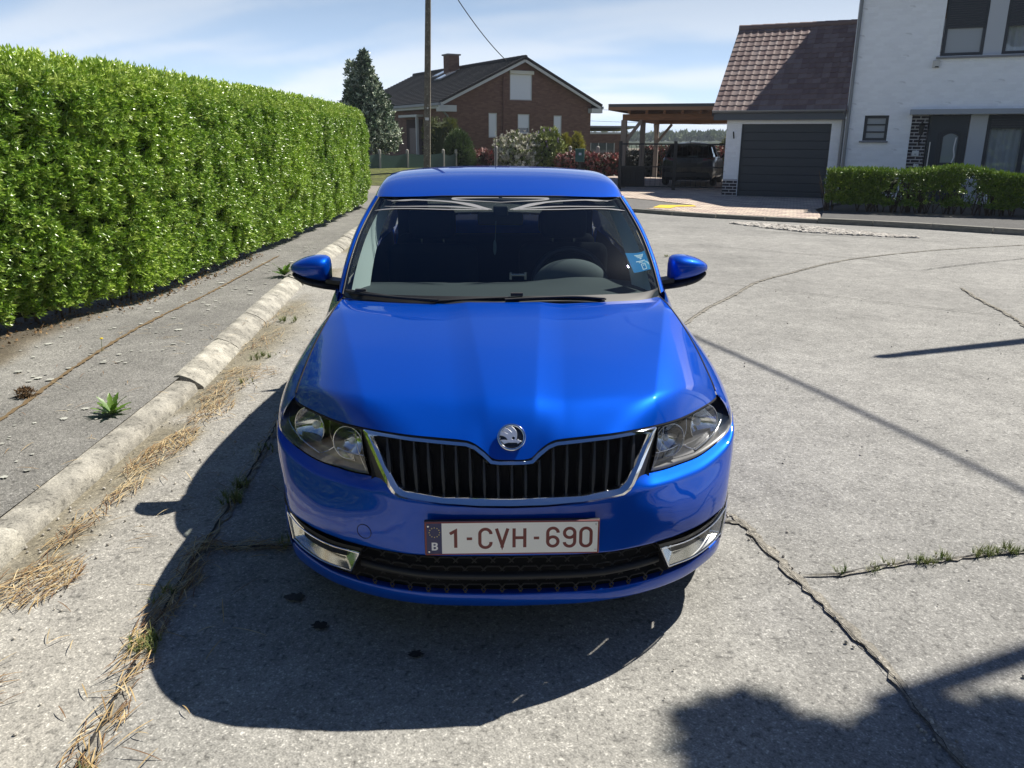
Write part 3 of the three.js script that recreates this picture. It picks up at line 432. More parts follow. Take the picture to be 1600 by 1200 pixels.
// --- windscreen
const wsRows = [[[0, 0.966, 1.085], [0.15, 0.966, 1.093], [0.30, 0.963, 1.122], [0.45, 0.958, 1.17], [0.58, 0.953, 1.228], [0.66, 0.955, 1.288], [0.698, 0.962, 1.335]], [[0, 1.085, 1.262], [0.15, 1.085, 1.268], [0.3, 1.083, 1.287], [0.45, 1.080, 1.325], [0.57, 1.076, 1.375], [0.645, 1.075, 1.428], [0.682, 1.078, 1.468]], [[0, 1.196, 1.457], [0.15, 1.196, 1.461], [0.29, 1.194, 1.475], [0.44, 1.191, 1.508], [0.55, 1.187, 1.551], [0.622, 1.185, 1.597], [0.659, 1.186, 1.636]], [[0, 1.288, 1.642], [0.14, 1.288, 1.645], [0.28, 1.286, 1.656], [0.42, 1.282, 1.682], [0.52, 1.277, 1.716], [0.585, 1.274, 1.752], [0.625, 1.274, 1.785]], [[0, 1.352, 1.787], [0.13, 1.352, 1.789], [0.26, 1.351, 1.797], [0.39, 1.349, 1.815], [0.485, 1.346, 1.836], [0.55, 1.343, 1.855], [0.590, 1.340, 1.872]]];
const wsPt = (a, b, off = 0) => { const q = crv(wsRows.map((r) => crv(r, Math.abs(a))), b); return [Math.sign(a) * q[0] || 0, q[1] - off * 0.85, -(q[2] + off * 0.5)]; }; // a -1..1, b 0..1, off inwards
const wsEdge = (b, k = 1) => crv(wsRows.map((r) => crv(r, 1)), b);
mesh('windscreen', gridGeo((x, y) => wsPt(x * 2 - 1, y), 60, 40), wsGlass, car);
{ // black printed border inside the glass
  const W = [], add = (f, nu, nv) => W.push(gridGeo(f, nu, nv));
  add((x, y) => wsPt(x * 2 - 1, y * 0.055, 0.004), 60, 3); add((x, y) => wsPt(x * 2 - 1, 0.972 + y * 0.028, 0.004), 60, 2);
  for (const s of [-1, 1]) add((x, y) => wsPt(s * lerp(1, 0.945 - 0.02 * (1 - y), x), y, 0.004), 4, 30);
  mesh('windscreen_border', W, blackMatt, car);
  // seal line round the glass
  const ed = []; for (let i = 0; i <= 30; i++) ed.push(V(...wsPt(-1, i / 30, -0.001))); const tp = []; for (let i = 0; i <= 40; i++) tp.push(V(...wsPt(-1 + i / 20, 1, -0.0005)));
  mesh('windscreen_seal', [tube(ed, 0.0045, 60, 6), tube(ed.map((p) => V(-p.x, p.y, p.z)), 0.0045, 60, 6), tube(tp, 0.003, 60, 6)], blackPl, car);
}
{ // white ornamental strip stuck along the top of the glass: swirls drawn in the photograph's pixels relative to the glass (x from the middle, y down)
  const tB = tab([[306.4, 1.0], [311.2, 0.95], [315.9, 0.9], [320.7, 0.85], [325.9, 0.8], [332, 0.75], [338.5, 0.7]]);
  const half = (y) => lerp(188, 201, (y - 307) / 20);
  const map = (x, y) => wsPt(clamp(x / half(y), -0.985, 0.985), tB(y), -0.0022);
  const stroke = (cx, w0) => { // tapered stroke along a curve: [x,y,half width]
    const n = 46, g = gridGeo((u, v) => { const q = crv(cx, u), d = crv(cx, Math.min(1, u + 0.01)), e = crv(cx, Math.max(0, u - 0.01)); let tx = d[0] - e[0], ty = d[1] - e[1]; const l = Math.hypot(tx, ty) || 1; const k = (v * 2 - 1) * Math.max(0.1, q[2] * 0.7); return map(q[0] - ty / l * k, q[1] + tx / l * k); }, n, 2); return g;
  };
  const all = [];
  const half1 = [ // right-hand half (mirrored)
    [[2, 309.4, 0.5], [24, 309.6, 0.9], [44, 309.8, 1.3], [55, 310.6, 1.6], [50, 312.6, 1.3], [36, 314, 0.9], [16, 315.4, 0.6], [0, 316.6, 0.5]],
    [[10, 327.8, 0.6], [20, 325.5, 2.4], [32, 321.2, 3.0], [45, 318, 2.2], [56, 315.8, 1.5], [80, 313.3, 1.2], [111, 312.1, 1.0], [140, 313.6, 0.5]],
    [[22, 327, 0.8], [44, 324.4, 1.3], [72, 322.6, 1.0], [111, 322, 0.8], [154, 321.2, 0.3]],
    [[14, 328.4, 0.6], [60, 327.6, 1.0], [99, 325.6, 0.9], [130, 325.1, 1.0], [158, 326.4, 1.2], [184, 328.3, 0.4]],
    [[95, 312.6, 0.2], [115, 313.3, 0.8], [135, 312.8, 0.4], [152, 311.8, 0.2]],
  ];
  for (const st of half1) { const g = stroke(st); all.push(g, mirrorX(g)); }
  mesh('windscreen_strip', all, std(lin(0.27, 0.27, 0.28), 0.9, 0, { side: THREE.DoubleSide }), car);
  // blue parking card behind the glass
  const cv = document.createElement('canvas'); cv.width = 160; cv.height = 160; const c = cv.getContext('2d');
  c.fillStyle = '#1d86c8'; c.fillRect(0, 0, 160, 160); c.fillStyle = '#4ba8dc'; c.beginPath(); c.moveTo(80, 70); c.lineTo(150, 80); c.lineTo(160, 160); c.lineTo(120, 150); c.closePath(); c.fill(); c.fillStyle = '#e8f4fb'; for (const [x, y, w, h] of [[48, 18, 76, 7], [56, 28, 60, 6], [64, 37, 44, 6], [78, 46, 16, 10], [44, 68, 74, 8], [60, 80, 34, 6]]) c.fillRect(x, y, w, h); c.strokeStyle = '#e8f4fb'; c.lineWidth = 6; c.strokeRect(74, 98, 34, 48); c.fillRect(84, 108, 14, 6); c.fillStyle = '#d8ecf8'; c.beginPath(); c.moveTo(104, 72); c.lineTo(158, 104); c.lineTo(158, 128); c.closePath(); c.fill();
  const t = new THREE.CanvasTexture(cv); t.colorSpace = THREE.SRGBColorSpace;
  const card = gridGeo((x, y) => { const a = lerp(lerp(0.655, 0.685, y), lerp(0.925, 0.915, y), x), b = lerp(lerp(0.367, 0.215, y), lerp(0.372, 0.208, y), x); const p = wsPt(a, b, 0.006 + 0.006 * Math.sin(x * 3 + y * 2)); return [p[0], p[1], p[2], x, 1 - y]; }, 10, 10);
  mesh('parking_card', card, std(lin(0.85, 0.85, 0.85), 0.95, 0, { map: t, side: THREE.DoubleSide }), car);
}
{ // scuttle panel and wipers
  mesh('scuttle_panel', gridGeo((x, y) => { const v = x * 2 - 1, a = Math.abs(v); const s = v * 0.70, r = uR(a * 0.70), p = wsPt(v, 0.05, -0.001); return [lerp(s, p[0], y), lerp(hoodH(a * 0.69, r) - 0.030, p[1] + 0.001, y), lerp(-(r - 0.03), p[2], y)]; }, 50, 3), blackPl, car);
  const wp = (pts, lift = 0.012) => pts.map(([a, b]) => V(...wsPt(a, b, -lift)));
  const w1 = mesh('wiper', [tube(wp([[0.005, 0.012], [0.18, 0.022], [0.34, 0.024], [0.47, 0.006]], 0.016), 0.0055, 30, 6), tube(wp([[-0.34, 0.004], [0.0, 0.034], [0.2, 0.036], [0.48, 0.012]], 0.008), 0.0045, 40, 6), box(0.05, 0.012, 0.02, ...wsPt(0.06, 0.045, -0.018))], blackPl, car); void w1;
  mesh('wiper', [tube(wp([[-0.33, 0.0], [-0.55, 0.03], [-0.72, 0.045], [-0.93, 0.030]], 0.012), 0.005, 40, 6), tube(wp([[-0.30, 0.002], [-0.5, 0.016], [-0.75, 0.028], [-0.9, 0.022]], 0.016), 0.006, 30, 6), box(0.045, 0.012, 0.02, ...wsPt(-0.72, 0.052, -0.016))], blackPl, car);
}

// --- roof and pillars
const hRoof = tab([[1.78, 1.352], [1.9, 1.389], [2.1, 1.435], [2.4, 1.462], [2.8, 1.461], [3.2, 1.441], [3.5, 1.405], [3.75, 1.36]]);
const rDrop = [[0, 0], [0.15, 0.001], [0.3, 0.005], [0.42, 0.012], [0.50, 0.019], [0.55, 0.026], [0.585, 0.036], [0.608, 0.052], [0.624, 0.078], [0.635, 0.108], [0.643, 0.145]];
const roofPt = (a, u) => { const q = crv(rDrop, Math.abs(a)), k = lerp(1, 0.95, sstep(2.2, 3.7, u)) * lerp(0.985, 1, sstep(1.8, 2.0, u)); return [Math.sign(a) * q[0] * k, hRoof(u) - q[1], -u]; };
{
  const uf = (a) => 1.79 + 0.083 * Math.pow(clamp(Math.abs(a) / 0.62), 2.2) + 0.11 * Math.pow(clamp((Math.abs(a) - 0.62) / 0.38), 1.0);
  mesh('roof', gridGeo((x, y) => { const a = x * 2 - 1, w = Math.pow(y, 1.5); return roofPt(a, lerp(uf(a), 3.75, w)); }, 90, 60), paint, car);
  const apex = (b) => { const e = wsEdge(b); const k = sstep(1.0, 0.86, b); return [e[0] + 0.017, e[1] + 0.006, e[2] + 0.018]; };
  // front pillars from fender to roof
  for (const m of both('front_pillar', gridGeo((x, y) => { const b = lerp(0.0, 1.0, y), e = wsEdge(b); const q = [[e[0] + 0.003, e[1] + 0.001, e[2] + 0.002], [e[0] + 0.014, e[1] + 0.008, e[2] + 0.012], [e[0] + 0.026, e[1] + 0.002, e[2] + 0.034], [e[0] + 0.036, e[1] - 0.022, e[2] + 0.062], [e[0] + 0.044, e[1] - 0.055, e[2] + 0.10], [e[0] + 0.05, e[1] - 0.07, e[2] + 0.16]]; return L(crv(q, x)); }, 14, 40), paint)) void m;
}
// --- flanks: fender, doors, rear quarter as one skin from hood edge / belt line down to the sill and wheel arches
const wheelU = [0.862, 3.464], wheelR = 0.345;
const wSide = tab([[0.5, 0.790], [0.545, 0.806], [0.58, 0.820], [0.70, 0.842], [0.82, 0.852], [1.0, 0.851], [1.3, 0.846], [1.7, 0.848], [2.6, 0.853], [3.4, 0.853], [3.8, 0.83], [4.05, 0.79], [4.2, 0.74], [4.28, 0.69]]);
const tSide = (u) => { if (u < 1.34) { const e = hoodEdge(Math.max(0.548, u)); return [e[0] + 0.003, e[1] - 0.001]; } const k = sstep(1.34, 1.62, u); return [lerp(sE(1.34) + 0.003, 0.772, k) - 0.03 * sstep(3.4, 4.25, u), lerp(hoodH(sE(1.34), 1.34), 0.945, k) + 0.05 * sstep(1.7, 3.7, u) - 0.02 * sstep(3.9, 4.3, u)]; };
{
  const bottom = (u) => { let b = lerp(0.20, 0.19, u / 4); for (const c of wheelU) { const d = Math.abs(u - c), R = wheelR + 0.012; if (d < R) b = Math.max(b, 0.315 + Math.sqrt(R * R - d * d)); } return b; };
  const us = []; for (let i = 0; i <= 220; i++) us.push(lerp(0.505, 4.28, i / 220));
  const f = (x, y) => { const u = us[Math.round(x * 220)]; const [st, ht] = tSide(u), hb = bottom(u), h = lerp(ht, hb, y), W = wSide(u), mid = 0.64; let s; if (h > mid) { const t = clamp((ht - h) / Math.max(0.02, ht - mid)); s = st + (W - st) * (1 - Math.pow(1 - t, 2.1)); } else s = W - 0.055 * Math.pow((mid - h) / 0.45, 2); s += 0.006 * Math.exp(-(((h - 0.80) / 0.03) ** 2)) * sstep(1.2, 1.5, u); return [s, h, -u]; };
  const g = gridGeo(f, 220, 34); both('body_side', g, paint);
  both('lamp_corner', gridGeo((x, y) => { const a = lens(1, 1 - y), t = tSide(0.548), b = y < 0.15 ? [t[0], t[1], 0.548] : [lerp(t[0], 0.806, Math.pow((y - 0.15) / 0.85, 0.5)), lerp(t[1], 0.635, (y - 0.15) / 0.85), 0.548]; return L([0, 1, 2].map((k) => lerp(a[k], b[k], x) - (k === 0 ? 0.002 : 0))); }, 4, 10), paint);
  // wheel-arch liners and floor
  const lin0 = []; for (const c of wheelU) for (const s of [-1, 1]) { const q = new THREE.CylinderGeometry(wheelR + 0.012, wheelR + 0.012, 0.2, 28, 1, true, 0, Math.PI).rotateZ(Math.PI / 2).rotateX(-Math.PI / 2 + Math.PI); q.translate(s * 0.67, 0.315, -c); lin0.push(q); }
  mesh('underbody', [...lin0, box(1.4, 0.03, 3.3, 0, 0.24, -2.5), box(1.1, 0.03, 0.6, 0, 0.24, -0.6), box(0.13, 0.26, 0.11, 0.675, 0.45, -0.47), box(0.13, 0.26, 0.11, -0.675, 0.45, -0.47), box(1.1, 0.30, 0.06, 0, 0.40, -0.55), box(1.36, 0.50, 0.06, 0, 0.60, -1.25)], blackMatt, car);
  for (const c of wheelU) for (const s of [-1, 1]) {
    const w = new THREE.Group(); w.name = 'wheel'; w.position.set(s * 0.70, 0.312, -c); car.add(w);
    const prof = [[0.19, -0.095], [0.27, -0.105], [0.305, -0.09], [0.312, -0.06], [0.312, 0.06], [0.305, 0.09], [0.27, 0.105], [0.19, 0.095]].map(([r, y]) => new THREE.Vector2(r, y));
    mesh('tyre', new THREE.LatheGeometry(prof, 40).rotateZ(Math.PI / 2), rubber, w);
    const rim = [new THREE.CylinderGeometry(0.2, 0.2, 0.17, 32, 1, true).rotateZ(Math.PI / 2), new THREE.CylinderGeometry(0.05, 0.05, 0.03, 16).rotateZ(Math.PI / 2).translate(s * 0.07, 0, 0)]; for (let i = 0; i < 10; i++) { const a = i / 10 * Math.PI * 2; rim.push(beam(V(s * 0.075, Math.cos(a) * 0.04, Math.sin(a) * 0.04), V(s * 0.065, Math.cos(a) * 0.195, Math.sin(a) * 0.195), 0.02, 0.032)); }
    mesh('rim', rim, std(lin(0.45, 0.45, 0.47), 0.3, 0.9, { side: THREE.DoubleSide }), w);
  }
  // side windows
  const top = (u) => { const q = roofPt(1, Math.max(2.0, u)); return [q[0], q[1]]; };
  const sw = (x, y) => { const ub = lerp(1.50, 3.95, x), ut = lerp(1.99, 3.55, x), b = tSide(ub), t = top(ut); return [lerp(b[0] - 0.012, t[0], y) + 0.012 * 4 * y * (1 - y) * 0.5, lerp(b[1] - 0.005, t[1] + 0.01, y), -lerp(ub, ut, y)]; };
  both('side_window', gridGeo(sw, 30, 10), sideGlass);
  for (const [u0, u1, m] of [[0.40, 0.455, blackGloss], [0.84, 1.0, paint]]) both('window_pillar', gridGeo((x, y) => { const p = sw(lerp(u0, u1, x), y); return [p[0] + 0.003, p[1], p[2]]; }, 3, 10), m);
  both('rear_pillar', gridGeo((x, y) => { const a = sw(0.965, y), b = L(crv([[0.62, 1.27, 3.66], [0.67, 1.12, 3.9], [0.75, 0.965, 4.06]], 1 - y)); return [0, 1, 2].map((k) => lerp(a[k], b[k], x)).map((v, k) => (k === 0 ? v + 0.004 : v)); }, 5, 10), paint);
  both('rear_lining', gridGeo((x, y) => [lerp(0.47, 0.68, x), lerp(0.9, 1.36, y), -3.57], 1, 1), rubber);
  // tail: hatch, rear window, bumper
  const rear = [[[0, 1.36, 3.75], [0.35, 1.35, 3.74], [0.61, 1.26, 3.70]], [[0, 1.22, 3.98], [0.38, 1.21, 3.95], [0.66, 1.12, 3.88]], [[0, 1.03, 4.2], [0.42, 1.02, 4.16], [0.74, 0.97, 4.02]], [[0, 0.9, 4.27], [0.45, 0.9, 4.22], [0.76, 0.86, 4.1]], [[0, 0.6, 4.31], [0.5, 0.6, 4.27], [0.775, 0.58, 4.1]], [[0, 0.3, 4.28], [0.5, 0.3, 4.24], [0.74, 0.3, 4.08]]];
  const rp = (a, b) => crv(rear.map((r) => crv(sym(r).map(L), a)), b);
  mesh('tailgate', gridGeo((x, y) => rp(x, y), 40, 40, (x, y) => y > 0.04 && y < 0.36 && x > 0.08 && x < 0.92), paint, car);
  mesh('rear_window', gridGeo((x, y) => rp(lerp(0.07, 0.93, x), lerp(0.03, 0.37, y)), 16, 8), sideGlass, car);
  both('tail_light', gridGeo((x, y) => { const p = rp(lerp(0.86, 1.0, x), lerp(0.42, 0.62, y)); return [p[0] + 0.004, p[1], p[2] - 0.006]; }, 6, 6), phys(lin(0.25, 0.01, 0.01), { roughness: 0.1, clearcoat: 1 }));
}
// --- mirrors
{
  for (const sd of [-1, 1]) {
    const X = (g) => (sd < 0 ? mirrorX(g) : g), mr = new THREE.Group(); mr.name = 'side_mirror'; car.add(mr);
    const st = [[0.806, 1.046, 0.982, 0.03], [0.809, 1.066, 0.972, 0.05], [0.822, 1.080, 0.966, 0.07], [0.850, 1.0855, 0.968, 0.082], [0.890, 1.083, 0.975, 0.084], [0.930, 1.073, 0.985, 0.078], [0.962, 1.060, 0.997, 0.066], [0.985, 1.046, 1.008, 0.05], [0.997, 1.034, 1.016, 0.03]];
    const sec = (x, y, k = 1) => { const q = crv(st, x), a = lerp(-0.5, 0.5, y) * Math.PI * 1.0, ce = (q[1] + q[2]) / 2, hh = (q[1] - q[2]) / 2; const ca = Math.cos(a), sa = Math.sin(a); return [q[0] * k, ce + hh * Math.sign(sa) * Math.pow(Math.abs(sa), 0.75), -(1.70 - q[3] * Math.pow(Math.abs(ca), 0.62) * 1.4 + 0.03 * (x - 0.3) )]; };
    mesh('mirror_cap', X(gridGeo((x, y) => sec(x, y), 40, 28)), paint, mr);
    for (const eg of [gridGeo((x, y) => { const p = sec(0, y); return [p[0], p[1], lerp(p[2], -1.70, x)]; }, 3, 20), gridGeo((x, y) => { const p = sec(1, y); return [p[0], p[1], lerp(p[2], -1.70, x)]; }, 3, 20)]) mesh('mirror_cap_end', X(eg), paint, mr);
    mesh('mirror_back', X(gridGeo((x, y) => { const q = crv(st, x); return [q[0], lerp(q[2], q[1], y), -(1.703 + 0.03 * (x - 0.3))]; }, 20, 4)), std(lin(0.5, 0.5, 0.5), 0.05, 1, { side: THREE.DoubleSide }), mr);
    const lw = [[0.745, 0.962, 0.905, 0.03], [0.79, 0.966, 0.917, 0.045], [0.84, 0.968, 0.928, 0.07], [0.89, 0.975, 0.940, 0.076], [0.93, 0.985, 0.952, 0.072], [0.962, 0.997, 0.968, 0.06], [0.985, 1.008, 0.988, 0.046]];
    mesh('mirror_foot', X(gridGeo((x, y) => { const q = crv(lw, x), a = lerp(-0.5, 0.5, y) * Math.PI, ce = (q[1] + q[2]) / 2, hh = (q[1] - q[2]) / 2; return [q[0], ce + hh * Math.sin(a), -(1.70 - q[3] * Math.pow(Math.abs(Math.cos(a)), 0.4) * 1.05)]; }, 24, 12)), blackPl, mr);
    mesh('mirror_arm', X(merge([beam(V(0.74, 0.965, -1.64), V(0.815, 0.972, -1.655), 0.085, 0.018)])), blackPl, mr);
    mesh('mirror_seam', X(merge([beam(V(0.886, 0.9435, -1.622), V(0.886, 0.974, -1.6145), 0.002, 0.003)])), blackMatt, mr);
    mesh('mirror_indicator', X(gridGeo((x, y) => { const q = crv(st, lerp(0.80, 0.99, x)), a = lerp(-0.5, 0.1, y) * Math.PI; return [q[0] + 0.003, lerp(q[2] - 0.004, q[2] + 0.012, y), -(1.70 - q[3] * 1.05 * Math.pow(Math.abs(Math.cos(a)), 0.62))]; }, 6, 4)), phys(lin(0.75, 0.74, 0.7), { roughness: 0.1, clearcoat: 1 }), mr);
  }
}
// --- aerial
mesh('aerial', [bar(V(0, 1.425, -3.34), V(0, 1.443, -3.345), 0.022, 0.012, 10), bar(V(0, 1.44, -3.345), V(0, 1.62, -3.43), 0.004, 0.0028, 6)], blackPl, car);
// --- cabin
{
  const dashM = std(lin(0.065, 0.072, 0.074), 0.75, 0, { side: THREE.DoubleSide }), dark = std(lin(0.022, 0.023, 0.026), 0.85, 0, { side: THREE.DoubleSide }), trim = std(lin(0.60, 0.64, 0.60), 0.8, 0, { side: THREE.DoubleSide }), seatM = std(lin(0.022, 0.024, 0.03), 0.95);
  mesh('dashboard', [gridGeo((x, y) => { const s = (x * 2 - 1) * 0.69, a = Math.abs(s); return [s, lerp(0.948, 0.972, sstep(0, 0.6, y)) - 0.05 * sstep(0.86, 1, y) + 0.03 * Math.exp(-(((s - 0.36) / 0.17) ** 2)) * sstep(0.55, 0.85, y), -lerp(1.10 + 0.3 * a * a, 1.66, y)]; }, 50, 20), gridGeo((x, y) => { const s = (x * 2 - 1) * 0.69; return [s, lerp(0.93, 0.45, y), -(1.66 + 0.05 * Math.sin(y * 3))]; }, 20, 6)], dashM, car);
  mesh('instrument_hood', gridGeo((x, y) => { const a = x * Math.PI, b = y * Math.PI / 2; return [0.334 + Math.cos(a) * Math.sin(b) * 0.18, 0.955 + Math.sin(a) * Math.sin(b) * 0.118, -(1.64 - 0.09 * Math.cos(b))]; }, 36, 10), std(lin(0.11, 0.12, 0.125), 0.8, 0, { side: THREE.DoubleSide }), car);
  mesh('dashboard_sensor', [box(0.055, 0.008, 0.03, 0.005, 0.963, -1.24, 0.003), box(0.36, 0.003, 0.025, -0.1, 0.962, -1.23)], blackMatt, car);
  const sw = mesh('steering_wheel', [new THREE.TorusGeometry(0.178, 0.016, 12, 48), new THREE.SphereGeometry(0.075, 20, 14).scale(1.1, 0.85, 0.35), box(0.34, 0.03, 0.02), box(0.03, 0.17, 0.02, 0, -0.08, 0)], std(lin(0.03, 0.031, 0.034), 0.45), car); sw.position.set(0.345, 0.925, -1.80); sw.rotation.x = -rad(24);
  const seat = (x, z, w) => { const g = []; g.push(box(w, 0.62, 0.13, 0, 0.75, 0, 0.06).rotateX(0)); g.push(box(w, 0.14, 0.5, 0, 0.42, 0.28, 0.06)); g.push(box(0.26, 0.17, 0.09, 0, 1.165, -0.02, 0.042)); const m = mesh('seat', g, seatM, car); m.position.set(x, 0, z); for (const q of [-0.06, 0.06]) mesh('headrest_post', bar(V(q, 1.03, -0.02), V(q, 1.1, -0.02), 0.007), chromeSoft, m); };
  seat(-0.365, -2.35, 0.5); seat(0.365, -2.38, 0.5); { const m = mesh('rear_seat', [box(1.3, 0.6, 0.14, 0, 0.72, 0, 0.06), box(1.3, 0.14, 0.5, 0, 0.42, 0.3, 0.06), box(0.25, 0.15, 0.08, -0.4, 1.09, 0, 0.04), box(0.25, 0.15, 0.08, 0.4, 1.09, 0, 0.04)], seatM, car); m.position.z = -3.2; }
  mesh('cabin_lining', [gridGeo((x, y) => { const p = roofPt((x * 2 - 1) * 0.97, lerp(1.95, 3.7, y)); return [p[0] * 0.97, p[1] - 0.03, p[2]]; }, 20, 10), box(1.3, 0.02, 2.4, 0, 0.27, -2.5)], dark, car);
  both('pillar_trim', gridGeo((x, y) => { const b = lerp(0.02, 1, y), e = wsEdge(b); const w = lerp(0.095, 0.06, y); return L([e[0] - lerp(0.03, w, x), e[1] - 0.012 - 0.01 * x, e[2] + 0.015 + 0.12 * x]); }, 3, 20), trim);
  for (const s of [-1, 1]) both('door_trim', gridGeo((x, y) => { const u = lerp(1.5, 3.7, x), t = tSide(u); return [t[0] - 0.03 - 0.05 * y, t[1] - 0.01 - 0.5 * y, -u]; }, 10, 4), dark);
  const mp = wsPt(0, 0.86, 0.06); mesh('rear_view_mirror', [box(0.22, 0.062, 0.03, mp[0], mp[1] - 0.02, mp[2] - 0.03, 0.014), box(0.07, 0.05, 0.05, mp[0], mp[1] + 0.02, mp[2] + 0.01, 0.01)], dark, car);
  mesh('hanging_pendant', [bar(V(-0.022, 1.24, -1.73), V(-0.026, 1.15, -1.73), 0.0015), new THREE.SphereGeometry(0.012, 10, 12).scale(0.7, 3.0, 0.5).translate(-0.028, 1.115, -1.73)], std(lin(0.10, 0.15, 0.16), 0.5), car);
  both('sun_visor', gridGeo((x, y) => { const a = lerp(0.14, 0.86, x), p = wsPt(a, 0.99, 0.03); return [p[0], p[1] - 0.015 - 0.004 * y, p[2] - 0.15 * y]; }, 8, 3), std(lin(0.16, 0.17, 0.165), 0.85, 0, { side: THREE.DoubleSide }));
  mesh('phone_holder', [box(0.07, 0.012, 0.012, 0.08, 1.0, -1.62, 0.004), box(0.012, 0.035, 0.01, 0.045, 0.995, -1.62, 0.003), box(0.012, 0.035, 0.01, 0.115, 0.995, -1.62, 0.003)], chromeSoft, car);
}
// ------------------------------------------------------------------ foliage helpers
function sprig(n, len, wid, spread, seed, stem = 1) { // n folded leaves round a short stem pointing +y
  const R = rng(seed), pos = [], idx = [], q = new THREE.Quaternion(), e = new THREE.Euler();
  for (let i = 0; i < n; i++) {
    const y = stem * len * (i / n) * 0.9, l = len * (0.75 + 0.5 * R()), w = wid * (0.8 + 0.4 * R()), b = pos.length / 3;
    e.set(spread * (0.5 + R() * 0.8), i * 2.4 + R() * 0.8, 0, 'YXZ'); q.setFromEuler(e);
    for (const p of [[0, 0, 0], [-w / 2, l * 0.45, w * 0.18], [w / 2, l * 0.45, w * 0.18], [0, l * 0.45, 0], [0, l, -l * 0.12]]) { const v = V(...p).applyQuaternion(q); pos.push(v.x, v.y + y, v.z); }
    idx.push(b, b + 3, b + 1, b, b + 2, b + 3, b + 1, b + 3, b + 4, b + 3, b + 2, b + 4);
  }
  let g = new THREE.BufferGeometry(); g.setAttribute('position', new THREE.Float32BufferAttribute(pos, 3)); g.setIndex(idx); g = g.toNonIndexed(); g.computeVertexNormals(); return g;
}
const leafMat = (rough = 0.45, trans = 0.3) => phys(lin(1, 1, 1), { roughness: rough, transmission: trans, thickness: 0, side: THREE.DoubleSide, specularIntensity: 0.9 });
function scatter(name, parent, geo, mat, items) { // items: {p, n, s, c, up?}
  const im = new THREE.InstancedMesh(geo, mat, items.length); im.name = name; im.castShadow = im.receiveShadow = true; im.userData.kind = 'stuff';
  const m = new THREE.Matrix4(), q = new THREE.Quaternion(), q2 = new THREE.Quaternion(), Y = V(0, 1, 0), R = rng(items.length + 5);
  items.forEach((it, i) => { q.setFromUnitVectors(Y, it.n); q2.setFromAxisAngle(Y, R() * 6.283); q.multiply(q2); const s = it.s; m.compose(it.p, q, V(s, s, s)); im.setMatrixAt(i, m); im.setColorAt(i, it.c); });
  parent.add(im); return im;
}
// leaf cloud over an ellipsoid-like solid: f(dir) -> radius vector
function crown(parent, name, centre, rad3, n, geo, mat, colf, seed, o = {}) {
  const R = rng(seed), items = [], c = V(...centre), lump = o.lump ?? 0.25, fq = o.freq ?? 2.2, minr = o.min ?? 0.6, up = o.up ?? 0.35;
  for (let i = 0; i < n; i++) {
    const z = R() * 2 - 1, a = R() * 6.283, r = Math.sqrt(1 - z * z), d = V(r * Math.cos(a), z, r * Math.sin(a));
    const nz = fbm(d.x * fq + seed, d.y * fq + 7, d.z * fq + 3, 3); let k = 1 + lump * (nz - 0.5) * 2; const sq = o.taper ? 1 - o.taper * clamp(d.y * 0.5 + 0.5) : 1;
    const depth = lerp(minr, 1, Math.pow(R(), 0.45)); k *= depth;
    const p = V(d.x * rad3[0] * k * sq, d.y * rad3[1] * k, d.z * rad3[2] * k * sq);
    if (o.box) { const f = o.box; p.set(Math.sign(d.x) * Math.pow(Math.abs(d.x), f) * rad3[0] * k * sq, Math.sign(d.y) * Math.pow(Math.abs(d.y), f) * rad3[1] * k, Math.sign(d.z) * Math.pow(Math.abs(d.z), f) * rad3[2] * k * sq); }
    if (o.flat !== undefined && p.y + c.y < o.flat) continue;
    const nn = V(d.x / rad3[0], d.y / rad3[1] * 0.8 + up * 1.2 / Math.max(...rad3), d.z / rad3[2]).normalize(); nn.x += (R() - 0.5) * 0.9; nn.y += (R() - 0.5) * 0.7 + up * 0.4; nn.z += (R() - 0.5) * 0.9; nn.normalize();
    items.push({ p: p.add(c), n: nn, s: 0.7 + R() * 0.6, c: colf(R, nz, depth) });
  }
  return scatter(name, parent, geo, mat, items);
}
const core = (parent, centre, rad3, seed, col, o = {}) => { // dark twiggy heart, lumpy
  const g = new THREE.IcosahedronGeometry(1, 4), p = g.attributes.position; for (let i = 0; i < p.count; i++) { const d = V(p.getX(i), p.getY(i), p.getZ(i)).normalize(), k = (o.k ?? 0.72) * (1 + 0.3 * (fbm(d.x * 2.2 + seed, d.y * 2.2 + 7, d.z * 2.2 + 3, 3) - 0.5) * 2), sq = o.taper ? 1 - o.taper * clamp(d.y * 0.5 + 0.5) : 1, f = o.box ?? 1, pw = (v) => Math.sign(v) * Math.pow(Math.abs(v), f); p.setXYZ(i, centre[0] + pw(d.x) * rad3[0] * k * sq, centre[1] + pw(d.y) * rad3[1] * k, centre[2] + pw(d.z) * rad3[2] * k * sq); } g.computeVertexNormals(); return mesh('inner_twigs', g, std(col, 1), parent);
};

